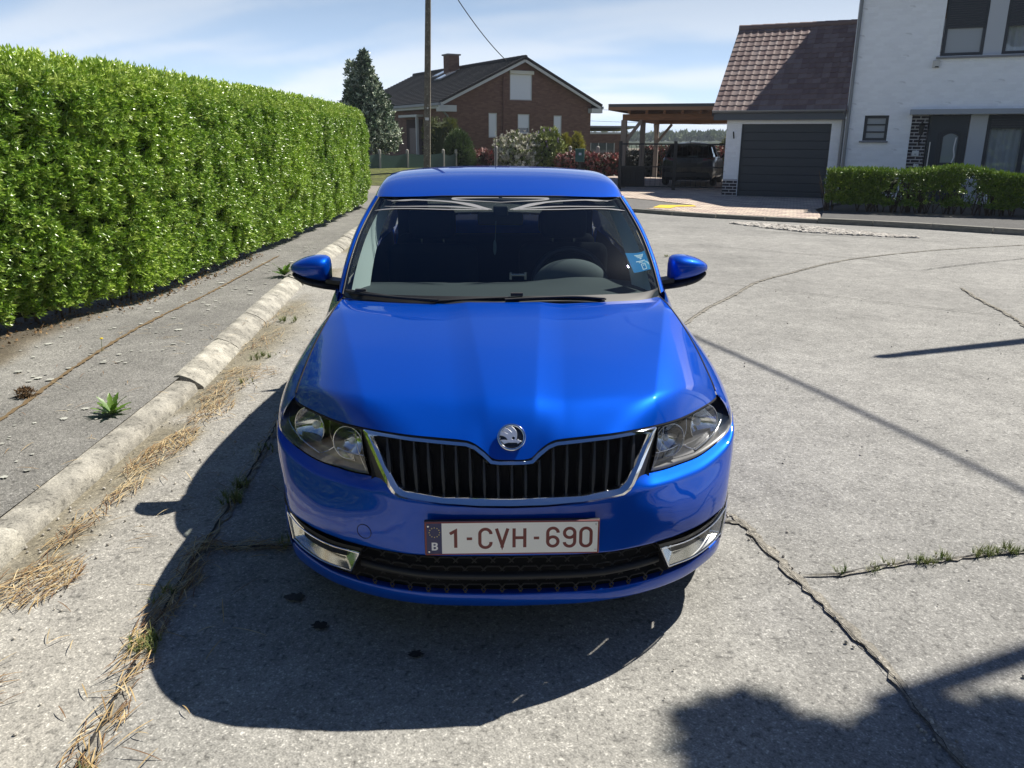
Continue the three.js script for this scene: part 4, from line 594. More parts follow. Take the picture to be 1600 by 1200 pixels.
// ------------------------------------------------------------------ the tall hedge on the left
{
  const hx = tab([[-19.6, -3.42], [-18.9, -3.38], [-13, -3.40], [-9, -3.50], [-8, -3.56], [-7, -3.78], [-6.26, -4.02], [-5, -4.25], [-3, -4.5], [0, -4.7], [4, -4.8]]); // face of the hedge at the ground
  const H = thing('tall_hedge', 'tall clipped bright green privet hedge along the left pavement', 'hedge', [0, 0, 0]);
  const R = rng(11), Z0 = 4, Z1 = -19.55, TH = 1.25, HT = 2.10;
  // cross-section of the clipped surface: from the foot of the face up over the rounded shoulder to the back
  const sect = (t) => { if (t < 0.62) { const q = t / 0.62; return [0.10 * q + 0.06 * Math.sin(q * 3.1), 0.10 + q * (HT - 0.30), 1, 0.08]; } if (t < 0.74) { const a = (t - 0.62) / 0.12 * Math.PI / 2; return [-0.02 - 0.22 * (1 - Math.cos(a)) - 0.0 + 0.12 * (1 - a / 1.57) * 1, HT - 0.20 + 0.20 * Math.sin(a), Math.cos(a), Math.sin(a)]; } const q = (t - 0.74) / 0.26; return [-0.24 - q * (TH - 0.24), HT, 0, 1]; };
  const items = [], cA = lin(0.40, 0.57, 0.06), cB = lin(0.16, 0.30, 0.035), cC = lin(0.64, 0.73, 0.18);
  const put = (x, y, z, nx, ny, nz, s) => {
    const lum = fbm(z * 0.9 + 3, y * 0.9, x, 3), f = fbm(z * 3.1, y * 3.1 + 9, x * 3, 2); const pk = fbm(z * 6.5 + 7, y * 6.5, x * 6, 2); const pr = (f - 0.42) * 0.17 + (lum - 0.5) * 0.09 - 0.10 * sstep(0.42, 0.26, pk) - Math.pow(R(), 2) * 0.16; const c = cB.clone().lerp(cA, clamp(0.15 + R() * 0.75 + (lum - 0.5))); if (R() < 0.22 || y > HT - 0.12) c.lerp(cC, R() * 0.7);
    const n = V(nx + (R() - 0.5) * 1.0, ny + 0.30 + (R() - 0.5) * 0.9, nz + (R() - 0.5) * 1.1).normalize(); items.push({ p: V(x + nx * pr, y + ny * pr, z + nz * pr), n, s, c });
  };
  const dens = (z) => (z > -2 ? 0.35 : 1);
  for (let i = 0; i < 150000; i++) {
    let z = lerp(Z0, -18.9, Math.pow(R(), 0.9)); if (R() > dens(z)) continue; const t = R(), q = sect(t); if (t > 0.74 && R() < 0.45) continue;
    const foot = 0.10 * (fbm(z * 1.3, 2, 3, 3)); if (q[1] < 0.10 + foot * 1.2 && R() < 0.7) continue;
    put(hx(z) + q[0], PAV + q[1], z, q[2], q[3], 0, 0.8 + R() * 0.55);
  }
  for (let i = 0; i < 7000; i++) { const a = R() * Math.PI / 2 * 1.0, y = 0.12 + R() * (HT - 0.2), rx = 0.6, cx = hx(-18.9) - rx; put(cx + Math.cos(a) * rx, PAV + y, -18.9 - Math.sin(a) * rx, Math.cos(a), 0.1, -Math.sin(a), 0.8 + R() * 0.5); }
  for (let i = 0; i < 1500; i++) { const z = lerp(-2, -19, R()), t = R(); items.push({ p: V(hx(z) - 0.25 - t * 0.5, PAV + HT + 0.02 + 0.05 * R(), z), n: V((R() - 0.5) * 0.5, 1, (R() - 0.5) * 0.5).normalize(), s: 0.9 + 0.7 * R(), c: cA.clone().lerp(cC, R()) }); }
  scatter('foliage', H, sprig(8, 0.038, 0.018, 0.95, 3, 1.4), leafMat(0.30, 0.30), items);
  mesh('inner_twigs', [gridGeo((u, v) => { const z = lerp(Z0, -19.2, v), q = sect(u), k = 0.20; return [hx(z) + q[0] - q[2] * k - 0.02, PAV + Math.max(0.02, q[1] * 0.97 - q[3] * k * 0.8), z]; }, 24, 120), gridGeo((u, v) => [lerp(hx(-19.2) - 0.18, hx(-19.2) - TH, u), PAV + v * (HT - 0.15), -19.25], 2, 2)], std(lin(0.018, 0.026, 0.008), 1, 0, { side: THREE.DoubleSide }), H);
  const tw = []; for (let i = 0; i < 90; i++) { const z = lerp(-4.5, -14, R()), x = hx(z) - 0.16 - R() * 0.25; tw.push(bar(V(x, PAV - 0.02, z), V(x + (R() - 0.5) * 0.3, PAV + 0.5, z + (R() - 0.5) * 0.4), 0.012, 0.005, 5)); }
  const stems = mesh('stems', tw, std(lin(0.10, 0.075, 0.05), 0.9), H); stems.userData.kind = 'stuff';
  // fallen leaves and bark under the hedge
  const li = []; for (let i = 0; i < 1500; i++) { const z = lerp(-3, -11, R()), x = hx(z) + 0.15 - R() * 0.55 + 0.14 * sstep(-9, -6, z) * R(); li.push({ p: V(x, PAV + 0.010 + R() * 0.008, z), n: V((R() - 0.5) * 0.6, 1, (R() - 0.5) * 0.6).normalize(), s: 0.35 + R() * 0.6, c: lin(0.14, 0.075, 0.03).lerp(lin(0.30, 0.20, 0.09), R()) }); }
  const fl = scatter('fallen_leaves', scene, sprig(1, 0.05, 0.03, 1.4, 8, 0), std(lin(1, 1, 1), 0.9, 0, { side: THREE.DoubleSide }), li); tag(fl, 'brown fallen leaves and bark under the tall hedge', 'leaves', null, 'stuff');
}
// ------------------------------------------------------------------ small things on the ground by the kerb
{
  const straw = []; const R = rng(23), cS = [lin(0.46, 0.33, 0.15), lin(0.30, 0.19, 0.08), lin(0.58, 0.46, 0.26), lin(0.20, 0.11, 0.05)];
  const blade = (() => { const g = gridGeo((u, v) => { const t = v * 2 - 1; return [(u - 0.5) * 0.0042 * (1 - 0.6 * Math.abs(t)), 0.006 * (1 - t * t), t * 0.05 ]; }, 1, 5); return g; })();
  const items = [];
  const pile = (x, z, n, rx, rz, h, ang) => { if (n > 90) { n *= 0.45; rx *= 1.3; rz *= 1.15; h *= 0.75; } for (let i = 0; i < n; i++) { const a = R() * 6.283, r = Math.sqrt(R()), px = r * Math.cos(a) * rx, pz = r * Math.sin(a) * rz, c = Math.cos(ang), s = Math.sin(ang); const k = Math.max(0, 1 - r * r); items.push({ p: V(x + px * c - pz * s, 0.012 + h * k * R(), z + px * s + pz * c), y: -ang + (R() - 0.5) * 2.6 * R() + (R() - 0.5) * 0.6, t: (R() - 0.5) * 0.5, s: 0.5 + R() * 0.9, c: cS[Math.floor(R() * 4)].clone().multiplyScalar(0.7 + 0.5 * R()) }); } };
  pile(-1.78, -2.72, 420, 0.10, 0.17, 0.03, 0.2); pile(-1.86, -3.15, 150, 0.04, 0.2, 0.015, 0.1); pile(-1.86, -4.08, 520, 0.07, 0.32, 0.025, 0.12); pile(-1.84, -4.75, 300, 0.08, 0.2, 0.02, 0.1); pile(-1.92, -5.15, 260, 0.09, 0.22, 0.02, 0.1); pile(-1.86, -5.55, 260, 0.16, 0.16, 0.018, 0.6); pile(-2.05, -6.5, 160, 0.08, 0.4, 0.012, 0.1); pile(-1.72, -2.0, 260, 0.12, 0.2, 0.025, 0.3); pile(-2.16, -7.6, 120, 0.06, 0.5, 0.01, 0.1); pile(-1.84, -3.55, 60, 0.06, 0.15, 0.01, 0.1);
  const jt = tab([[-12, -1.9], [-8, -1.7], [-6.5, -1.55], [-5.2, -1.45], [-4.3, -1.36], [-3.6, -1.3], [-2.99, -1.27], [-2.6, -1.24], [-2.2, -1.2], [-1.6, -1.13], [-0.9, -1.02]]);
  for (let z = -1.35; z > -3.1; z -= 0.11) pile(jt(z) + (R() - 0.5) * 0.04, z, Math.round(lerp(55, 16, fbm(z * 3, 1, 1, 2) * 1.2)), 0.045 + 0.03 * R(), 0.10, 0.014, 0.15);
  for (let z = -3.1; z > -7; z -= 0.2) pile(jt(z), z, 8, 0.03, 0.13, 0.01, 0.1);
  for (let x = -1.25; x < -0.6; x += 0.08) pile(x, -3.0, 14, 0.05, 0.03, 0.012, 1.4);
  for (let i = 0; i < 140; i++) { const z = lerp(-1.4, -7, R()); pile(lerp(-1.95, jt(z) + 0.3, R()), z, 1, 0.1, 0.1, 0.004, R() * 3); }
  for (let i = 0; i < 90; i++) { const z = lerp(-2.6, -7, R()); items.push({ p: V(lerp(-3.3, -2.15, R()), PAV + 0.012, z), y: R() * 3, t: 0, s: 0.4 + R(), c: cS[Math.floor(R() * 4)] }); }
  const im = new THREE.InstancedMesh(blade, std(lin(1, 1, 1), 0.8, 0, { side: THREE.DoubleSide }), items.length), m = new THREE.Matrix4(), q = new THREE.Quaternion(); im.name = 'dry_straw'; im.castShadow = im.receiveShadow = true;
  items.forEach((it, i) => { q.setFromEuler(new THREE.Euler(it.t, it.y, 0, 'YXZ')); m.compose(it.p, q, V(1, 1, it.s)); im.setMatrixAt(i, m); im.setColorAt(i, it.c); }); scene.add(im); tag(im, 'dry straw and pine needles gathered along the kerb and the road joints', 'straw', null, 'stuff');

  // grass in the joints
  const gb = (() => { const RR = rng(5), L2 = []; for (let i = 0; i < 12; i++) { const a = RR() * 6.283, tl = 0.3 + RR() * 0.9, l = 0.03 + RR() * 0.04; L2.push(gridGeo((u, v) => { const w = 0.0022 * (1 - v * 0.85), b = v * v * tl; return [Math.cos(a) * (b * l * 0.8 + 0.006) + (u - 0.5) * 2 * w * -Math.sin(a), v * l * (1 - 0.3 * b), Math.sin(a) * (b * l * 0.8 + 0.006) + (u - 0.5) * 2 * w * Math.cos(a)]; }, 1, 3)); } return merge(L2); })();
  const gi = []; const tuft = (x, z, n, r, s) => { for (let i = 0; i < n; i++) gi.push({ p: V(x + (R() - 0.5) * r * 2, 0.006, z + (R() - 0.5) * r * 2), n: V((R() - 0.5) * 0.5, 1, (R() - 0.5) * 0.5).normalize(), s: s * (0.6 + 0.7 * R()), c: lin(0.10, 0.17, 0.025).lerp(lin(0.26, 0.27, 0.07), R()) }); };
  tuft(-1.21, -2.32, 16, 0.05, 0.9); tuft(-1.13, -1.72, 12, 0.05, 0.8); tuft(-1.08, -1.5, 8, 0.05, 0.8); tuft(-1.26, -2.62, 8, 0.04, 0.8); tuft(-1.3, -3.45, 12, 0.05, 1.0); tuft(-1.31, -3.62, 10, 0.04, 1); tuft(-0.9, -3.02, 10, 0.06, 0.7); tuft(-1.34, -4.1, 8, 0.06, 0.8); tuft(-1.9, -6.0, 14, 0.08, 0.9); tuft(-2.05, -7.3, 16, 0.1, 0.9); tuft(-1.82, -5.35, 8, 0.05, 0.7);
  const cg = [[1.28, -2.81, 4], [1.42, -2.845, 6], [1.5, -2.87, 5], [1.62, -2.90, 7], [1.66, -2.905, 8], [1.74, -2.93, 9], [1.9, -2.965, 12], [1.97, -2.975, 16], [2.05, -2.985, 14], [2.12, -2.99, 14], [4.5, -6.3, 16], [4.47, -6.1, 8], [2.2, -11.6, 12], [2.32, -11.55, 8]]; for (const [x, z, n] of cg) tuft(x, z, n, 0.03, 0.62);
  const gr = scatter('crack_grass', scene, gb, leafMat(0.6, 0.3), gi); tag(gr, 'small green grass tufts growing in the road joints and cracks', 'grass', null, 'stuff');

  // dandelion-like weeds on the kerb
  const weed = (x, y, z, k, label) => { const w = thing('weed', label, 'weed', [x, y, z]), RR = rng(Math.round(x * -99)); const m1 = [phys(lin(0.10, 0.20, 0.02), { roughness: 0.45, transmission: 0.25, thickness: 0, side: THREE.DoubleSide }), phys(lin(0.15, 0.27, 0.03), { roughness: 0.45, transmission: 0.25, thickness: 0, side: THREE.DoubleSide })];
    for (let i = 0; i < 17; i++) { const a = i * 2.4, l = k * (0.09 + 0.07 * RR()), lift = 0.35 + RR() * 0.95, g = gridGeo((u, v) => { const wd = 0.017 * k * Math.sin(Math.PI * Math.pow(v, 0.8)) * (1 + 0.25 * Math.sin(v * 22)) + 0.002, h = v * lift * l - v * v * l * 0.35 * lift, o = v * l * Math.cos(lift * 0.6); return [Math.cos(a) * o - Math.sin(a) * (u - 0.5) * 2 * wd, h + Math.abs(u - 0.5) * 0.008, Math.sin(a) * o + Math.cos(a) * (u - 0.5) * 2 * wd]; }, 2, 8); mesh('leaf', g, m1[i % 2], w); } };
  weed(-2.30, PAV + 0.005, -4.42, 0.85, 'leafy green weed growing between kerb and asphalt beside the long shadow'); weed(-2.62, PAV + 0.01, -9.3, 1.3, 'green weed on the kerb just left of the car mirror');
  // a little dead moss clump and a yellow flower on the pavement
  const mc = thing('moss_clump', 'brown dead moss clump lying on the seam of the pavement', 'moss', [-2.98, PAV + 0.004, -4.75]); crown(mc, 'tuft', [0, 0.015, 0], [0.045, 0.028, 0.035], 160, sprig(3, 0.02, 0.006, 0.8, 2), std(lin(1, 1, 1), 1, 0, { side: THREE.DoubleSide }), (r) => lin(0.10, 0.06, 0.03).lerp(lin(0.2, 0.12, 0.05), r()), 4); mesh('clump_core', new THREE.IcosahedronGeometry(0.03, 2).scale(1.2, 0.6, 1).translate(0, 0.008, 0), std(lin(0.06, 0.04, 0.02), 1), mc);
  const fl = thing('yellow_flower', 'single small yellow flower on a thin stalk on the pavement', 'flower', [-3.05, PAV, -5.85]); mesh('stalk', bar(V(0, 0, 0), V(0.01, 0.1, 0), 0.0018, 0.0014, 5), std(lin(0.12, 0.2, 0.04), 0.8), fl); mesh('flower_head', new THREE.SphereGeometry(0.013, 10, 6).scale(1, 0.5, 1).translate(0.01, 0.103, 0), std(lin(0.75, 0.55, 0.02), 0.7), fl);
  // lichen blotches on the asphalt pavement, raised crusts
  const lg = (() => { const s = new THREE.Shape(), RR = rng(9); for (let i = 0; i < 18; i++) { const a = i / 18 * 6.283, r = 0.03 * (0.6 + 0.6 * RR()); i ? s.lineTo(Math.cos(a) * r, Math.sin(a) * r) : s.moveTo(Math.cos(a) * r, Math.sin(a) * r); } return ext(s, 0.0015).rotateX(-Math.PI / 2); })();
  const lit = []; for (let i = 0; i < 420; i++) { const z = lerp(-2.2, -12, Math.pow(R(), 0.8)), x = Zk(z) - 0.3 - R() * 1.25; if (fbm(x * 1.3, z * 1.3, 31, 3) < 0.47) continue; lit.push({ p: V(x, PAV + 0.007, z), n: V(0, 1, 0), s: 0.25 + R() * R() * 1.0, c: lin(0.42, 0.42, 0.37).multiplyScalar(0.7 + 0.5 * R()) }); }
  const lic = scatter('lichen', scene, lg, std(lin(1, 1, 1), 1), lit); tag(lic, 'pale grey lichen blotches on the asphalt pavement', 'lichen', null, 'stuff');
  // loose grit
  const gg = new THREE.IcosahedronGeometry(0.006, 0), gitem = []; for (let i = 0; i < 700; i++) { const k = R(); let x, z; if (k < 0.45) { z = lerp(-1.5, -8, R()); x = Zk(z) + R() * R() * 0.9; } else if (k < 0.75) { const t = R(); if (R() < 0.5) continue; const c = crackLines[0][0], a = crv(c, t); x = a[0] + (R() - 0.5) * 0.10; z = a[1]; } else { x = lerp(-1, 6, R()); z = lerp(-1.4, -9, R()); } gitem.push({ p: V(x, 0.005, z), n: V(R() - 0.5, 1, R() - 0.5).normalize(), s: 0.3 + R() * 0.9, c: lin(0.46, 0.43, 0.37).multiplyScalar(0.6 + R() * 0.7) }); }
  const gt = scatter('grit', scene, gg, std(lin(1, 1, 1), 1), gitem); tag(gt, 'loose grit and crumbs scattered on the road', 'grit', null, 'stuff');
}
// ------------------------------------------------------------------ the house with the garage on the right (facade frame: x along the wall, z out of it)
const HF = { pos: [6.3, 0, -23.46], turn: -rad(25) };
const hfPt = (a, h, d) => { const c = Math.cos(rad(25)), s = Math.sin(rad(25)); return V(HF.pos[0] + a * c - d * s, h, HF.pos[2] + a * s + d * c); };
const whiteBump = tex(512, (x, y) => { const r = y * 16, row = Math.floor(r), bx0 = x * 5 + (row % 2) * 0.5, fx = bx0 - Math.floor(bx0), fy = r - row; const j = Math.min(sstep(0, 0.05, fx) * sstep(1, 0.95, fx), sstep(0, 0.12, fy) * sstep(1, 0.88, fy)); const v = 0.3 + 0.6 * j + 0.12 * (fbm(x * 40, y * 40, 2, 3, 40) - 0.5); return [v, v, v]; }, false);
whiteBump.repeat.set(1 / 1.08, 1 / 1.12);
const whiteCol = tex(512, (x, y) => { const r = y * 16, row = Math.floor(r), b0 = x * 5 + (row % 2) * 0.5, n = hash3(Math.floor(b0), row, 3), st = fbm(x * 4, y * 9, 5, 4, 4); const v = 0.965 + 0.03 * n - 0.10 * sstep(0.70, 0.85, st); return [v, v, v]; });
whiteCol.repeat.set(1 / 1.08, 1 / 1.12);
const whiteWall = std(lin(0.88, 0.91, 0.95), 0.85, 0, { map: whiteCol, bumpMap: whiteBump, bumpScale: 0.006 });
const whitePlain = std(lin(0.82, 0.83, 0.84), 0.8);
const anthra = std(lin(0.030, 0.036, 0.045), 0.5), anthraDoor = std(lin(0.026, 0.036, 0.050), 0.5), greyPanel = std(lin(0.46, 0.49, 0.53), 0.75), zinc = std(lin(0.22, 0.23, 0.24), 0.5, 0.4), paneMat = phys(lin(0.05, 0.06, 0.07), { roughness: 0.03, clearcoat: 1, clearcoatRoughness: 0.02 }), curtainMat = std(lin(0.42, 0.43, 0.45), 0.95), darkBrick = [std(lin(0.022, 0.018, 0.028), 0.6), std(lin(0.032, 0.024, 0.034), 0.6), std(lin(0.016, 0.015, 0.022), 0.6)], mortar = std(lin(0.50, 0.50, 0.52), 0.95), stoneSill = std(lin(0.22, 0.23, 0.25), 0.8);
function bricks(parent, x0, x1, y0, y1, z, seed) { // individual bricks proud of a mortar bed
  mesh('mortar_bed', bx(x0, x1, y0, y1, z - 0.02, z + 0.004), mortar, parent);
  const R = rng(seed), bw = 0.185, bh = 0.058, ch = 0.082, cw = 0.205; let row = 0;
  for (let y = y0 + 0.012; y + bh < y1 + 0.01; y += ch, row++) for (let x = x0 - (row % 2) * cw * 0.5; x < x1 - 0.02; x += cw) { const a = Math.max(x0, x), b = Math.min(x1, x + bw); if (b - a < 0.03) continue; mesh('brick', bx(a, b, y, Math.min(y1, y + bh), z - 0.01, z + 0.011 + R() * 0.003), darkBrick[Math.floor(R() * 3)], parent); }
}
{ // garage
  const g = thing('garage', 'white brick garage with brown pantile roof and dark sectional door', 'garage', HF.pos, HF.turn);
  const wl = -0.41, wr = 2.66, top = 2.12, dl = 0.0, dr = 2.32, dh = 2.0, D = 5.4;
  const s = poly([[wl, 0], [dl, 0], [dl, dh], [dr, dh], [dr, 0], [wr, 0], [wr, top], [wl, top]]); const wg = ext(s, 0.25); wg.translate(0, 0, -0.25);
  mesh('wall', [wg, bx(wl, wl + 0.25, 0, top, -D, -0.25), bx(wr - 0.25, wr, 0, top, -D, -0.25), bx(wl, wr, 0, top, -D - 0.25, -D)], whiteWall, g);
  const gs = poly([[0, 0], [D + 0.1, 0], [D / 2 + 0.06, 2.30]]); mesh('gable', ext(gs, 0.22).rotateY(Math.PI / 2).translate(wl, top, 0), whiteWall, g);
  for (let i = 0; i < 9; i++) mesh('door_panel', box(dr - dl - 0.02, dh / 9 - 0.006, 0.04, (dl + dr) / 2, (i + 0.5) * dh / 9 + 0.005, -0.10, 0.006), anthraDoor, g);
  mesh('door_frame', [bx(dl, dl + 0.03, 0, dh, -0.14, -0.05), bx(dr - 0.03, dr, 0, dh, -0.14, -0.05), bx(dl, dr, dh - 0.025, dh, -0.14, -0.05), bx(dl, dr, 0, dh, -0.2, -0.135)], anthra, g);
  bricks(g, wl, dl - 0.01, 0, 0.53, 0.004, 5); bricks(g, dr + 0.01, wr - 0.09, 0, 0.53, 0.004, 6);
  mesh('house_number', beam(V(-0.19, 1.62, 0.012), V(-0.215, 1.80, 0.012), 0.03, 0.02), blackMatt, g);
  // fascia, gutter, downpipe
  mesh('fascia', bx(-0.74, wr - 0.03, 2.10, 2.285, 0.10, 0.24), std(lin(0.075, 0.088, 0.108), 0.6), g);
  const gut = ext((() => { const q = new THREE.Shape(); q.absarc(0, 0, 0.065, Math.PI, 2 * Math.PI); q.lineTo(0.055, 0.005); q.absarc(0, 0.005, 0.052, 2 * Math.PI, Math.PI, true); return q; })(), wr + 0.75).rotateY(Math.PI / 2).translate(-0.77, 2.345, 0.30); mesh('gutter', gut, zinc, g);
  mesh('downpipe', [bar(V(wr - 0.05, 2.30, 0.26), V(wr - 0.05, 2.12, 0.09), 0.042), bar(V(wr - 0.05, 2.12, 0.09), V(wr - 0.05, 0.05, 0.09), 0.042)], zinc, g);
  // roof: every pantile its own piece
  const pitch = rad(38.5), y0 = 2.33, z0 = 0.28, rise = 2.42, run = 2.42 / Math.tan(rad(38.5)), cols = 17, rows = 17, xl = -0.78, xr = wr, cw = (xr - xl) / cols, slope = rise / Math.sin(pitch), rh = slope / rows;
  mesh('roof_deck', gridGeo((u, v) => { const d = v * slope; return [lerp(xl + 0.03, xr - 0.02, u), y0 - 0.06 + d * Math.sin(pitch), z0 - 0.04 - d * Math.cos(pitch)]; }, 1, 1), std(lin(0.03, 0.022, 0.018), 0.9, 0, { side: THREE.DoubleSide }), g);
  mesh('roof_back', gridGeo((u, v) => { const d = v * slope; return [lerp(xl + 0.03, xr - 0.02, u), y0 + rise - 0.03 - d * Math.sin(pitch), z0 - run - d * Math.cos(pitch)]; }, 1, 1), std(lin(0.08, 0.06, 0.05), 0.7, 0, { side: THREE.DoubleSide }), g);
  const tileG = toCreasedNormals(gridGeo((u, v0) => { const v = [0, 0.004, 0.5, 1][Math.round(v0 * 3)], w = cw * 1.04, hgt = 0.014 * (u < 0.62 ? -0.45 * Math.sin(u / 0.62 * Math.PI) : 1.0 * Math.sin((u - 0.62) / 0.38 * Math.PI)); return [u * w, hgt + (v < 0.002 ? -0.024 : 0) + 0.020 * (1 - v), v * rh * 1.08]; }, 9, 3), 1.0);
  const tm = [[0.19, 0.135, 0.122], [0.215, 0.155, 0.14], [0.175, 0.12, 0.11], [0.235, 0.18, 0.165]].map((c) => phys(lin(...c), { roughness: 0.75, specularIntensity: 0.5, clearcoat: 0.06, clearcoatRoughness: 0.5, side: THREE.DoubleSide })), R = rng(31);
  for (let r = 0; r < rows; r++) for (let c = 0; c < cols; c++) { const m = mesh('roof_tile', tileG, tm[Math.floor(R() * 4)], g), d = r * rh; m.position.set(xl + c * cw, y0 + d * Math.sin(pitch) + (R() - 0.5) * 0.005, z0 - d * Math.cos(pitch) + (R() - 0.5) * 0.005); m.rotation.x = Math.PI / 2 + 0; m.rotation.set(pitch, 0, 0); m.scale.z = -1; }
  for (let i = 0; i < 10; i++) { const L0 = (xr - xl) / 10; mesh('ridge_tile', new THREE.CylinderGeometry(0.095, 0.085, L0 * 1.05, 12, 1, false, 0, Math.PI * 2).rotateZ(Math.PI / 2).translate(xl + (i + 0.5) * L0, y0 + rise + 0.01, z0 - run), tm[0], g); }
  mesh('verge_board', [beam(V(xl + 0.01, y0 - 0.08, z0), V(xl + 0.01, y0 + rise - 0.06, z0 - run), 0.03, 0.12)], anthra, g);
}
{ // house
  const h = thing('white_house', 'white painted brick house with dark window frames and roller shutters', 'house', HF.pos, HF.turn);
  const x0 = 2.66, x1 = 12.5, Z = 0.16, H = 5.3, D = 7.46;
  const rc = (a, b, c, d) => { const q = new THREE.Path(); q.moveTo(a, c); q.lineTo(b, c); q.lineTo(b, d); q.lineTo(a, d); q.closePath(); return q; };
  const s = poly([[x0, 0], [x1, 0], [x1, H], [x0, H]]); const holes = [[3.11, 3.68, 1.575, 2.195], [4.63, 7.35, 3.56, 4.95], [4.215, 9.0, 0, 2.20]]; for (const q of holes) s.holes.push(rc(...q));
  const wg = ext(s, 0.22); wg.translate(0, 0, Z - 0.22);
  mesh('wall', [wg, bx(x0, x0 + 0.25, 0, H, -D, Z - 0.22), bx(x1 - 0.25, x1, 0, H, -D, Z - 0.22), bx(x0, x1, 0, H, -D - 0.25, -D), bx(x0 + 0.25, x1 - 0.25, 2.6, 2.75, -D, Z - 0.25)], whiteWall, h);
  mesh('gable_wall', ext(poly([[-Z, 0], [D + 0.25, 0], [(D - Z) / 2, 3.1]]), 0.25).rotateY(Math.PI / 2).translate(x0, H, 0), whiteWall, h);
  const rf = std(lin(0.08, 0.055, 0.045), 0.6, 0, { side: THREE.DoubleSide });
  mesh('roof', [beam(V((x0 + x1) / 2, H - 0.02, Z + 0.3), V((x0 + x1) / 2, H + 3.2, (Z - D) / 2), x1 - x0 + 0.16, 0.14), beam(V((x0 + x1) / 2, H - 0.02, -D - 0.55), V((x0 + x1) / 2, H + 3.2, (Z - D) / 2), x1 - x0 + 0.16, 0.14)], rf, h);
  mesh('downpipe', [bar(V(x0 + 0.06, 5.4, Z + 0.06), V(x0 + 0.06, 0, Z + 0.06), 0.04)], zinc, h);
  mesh('string_course', bx(4.56, 9, 3.50, 3.545, Z, Z + 0.09), stoneSill, h);
  mesh('canopy', [bx(4.15, 10, 2.205, 2.325, Z - 0.15, Z + 0.30)], std(lin(0.33, 0.36, 0.40), 0.8), h);
  const win = (a, b, c, d, shut, opt = {}) => { // frame, glass, shutter, curtain
    const w = new THREE.Group(); w.name = 'window'; h.add(w); const f = 0.07, z = Z - 0.13;
    mesh('window_frame', [bx(a, b, c, c + f, z, z + 0.06), bx(a, b, d - f, d, z, z + 0.06), bx(a, a + f, c + f, d - f, z, z + 0.06), bx(b - f, b, c + f, d - f, z, z + 0.06), ...(opt.mull ?? []).map((m) => bx(m - 0.05, m + 0.05, c + f, d - f, z + 0.002, z + 0.058)), ...(opt.bars ?? []).map((y) => bx(a + f, b - f, y - 0.018, y + 0.018, z + 0.004, z + 0.056))], anthra, w);
    const gc = opt.curtain ? phys(lin(0.9, 0.92, 0.93), { transmission: 1, roughness: 0, thickness: 0 }) : opt.milk ? phys(lin(0.30, 0.33, 0.36), { roughness: 0.25 }) : paneMat;
    mesh('pane', bx(a + f, b - f, c + f, d - f, z + 0.02, z + 0.026), gc, w);
    if (opt.curtain) { mesh('curtain', gridGeo((u, v) => [lerp(a + f, b - f, u), lerp(c + f, d - f, v), z - 0.10 + 0.022 * Math.sin(u * (b - a) * 38 + Math.sin(v * 3) * 0.5) + 0.01 * Math.sin(u * 61)], Math.round((b - a) * 40), 6), std(lin(0.5, 0.52, 0.55), 0.95, 0, { side: THREE.DoubleSide }), w); mesh('dark_room', bx(a, b, c, d, z - 0.5, z - 0.45), blackMatt, w); } else if (!opt.milk) mesh('dark_room', bx(a, b, c, d, z - 0.06, z - 0.02), blackMatt, w);
    if (shut) { const sl = []; for (let y = d - 0.02; y > shut; y -= 0.05) sl.push(box(b - a - 0.06, 0.046, 0.018, (a + b) / 2, y - 0.025, z + 0.075, 0.006)); for (const q of sl) mesh('shutter_slat', q, anthra, w); }
    return w;
  };
  win(3.11, 3.68, 1.575, 2.195, 0, { milk: true, bars: [1.79, 1.97] }); mesh('window_sill', bx(3.04, 3.72, 1.53, 1.572, Z - 0.05, Z + 0.07), stoneSill, h);
  win(4.66, 5.55, 3.565, 4.95, 4.22, { milk: true }); win(5.95, 7.33, 3.565, 4.95, 4.22, { curtain: true, mull: [6.64] });
  for (const q of [bx(5.555, 5.945, 3.56, 4.95, Z - 0.14, Z - 0.06), bx(5.52, 5.90, 0, 2.20, Z - 0.14, Z - 0.06)]) mesh('wall_panel', q, greyPanel, h);
  win(5.91, 8.9, 0.62, 2.195, 1.90, { curtain: true, mull: [6.72, 7.7] }); mesh('low_wall', bx(5.91, 9.0, 0, 0.615, Z - 0.22, Z - 0.05), whitePlain, h);
  bricks(h, 4.217, 4.60, 0.3, 2.19, Z - 0.06, 9);
  { // front door
    const dr = new THREE.Group(); dr.name = 'front_door'; h.add(dr); const a = 4.62, b = 5.51, z = Z - 0.14;
    mesh('door_leaf', bx(a, b, 0, 2.19, z, z + 0.05), anthraDoor, dr);
    const arch = (w, y0, y1, hole) => { const q = new THREE.Shape(), c = (a + b) / 2 + 0.08; const path = (p, ww, q0, q1) => { p.moveTo(c - ww, q0); p.lineTo(c + ww, q0); p.lineTo(c + ww, q1); p.quadraticCurveTo(c, q1 + 0.16, c - ww, q1); p.closePath(); }; path(q, w, y0, y1); if (hole) { const k = new THREE.Path(); path(k, w - hole, y0 + hole, y1 - hole * 0.8); q.holes.push(k); } return q; };
    mesh('door_moulding', [ext(arch(0.27, 0.95, 1.78, 0.05), 0.025, 0.006).translate(0, 0, z + 0.05), ext(arch(0.20, 1.02, 1.70, 0.03), 0.02, 0.004).translate(0, 0, z + 0.05)], anthra, dr);
    mesh('door_glass', ext(arch(0.17, 1.05, 1.68), 0.01).translate(0, 0, z + 0.05), phys(lin(0.20, 0.24, 0.27), { roughness: 0.25, clearcoat: 1 }), dr);
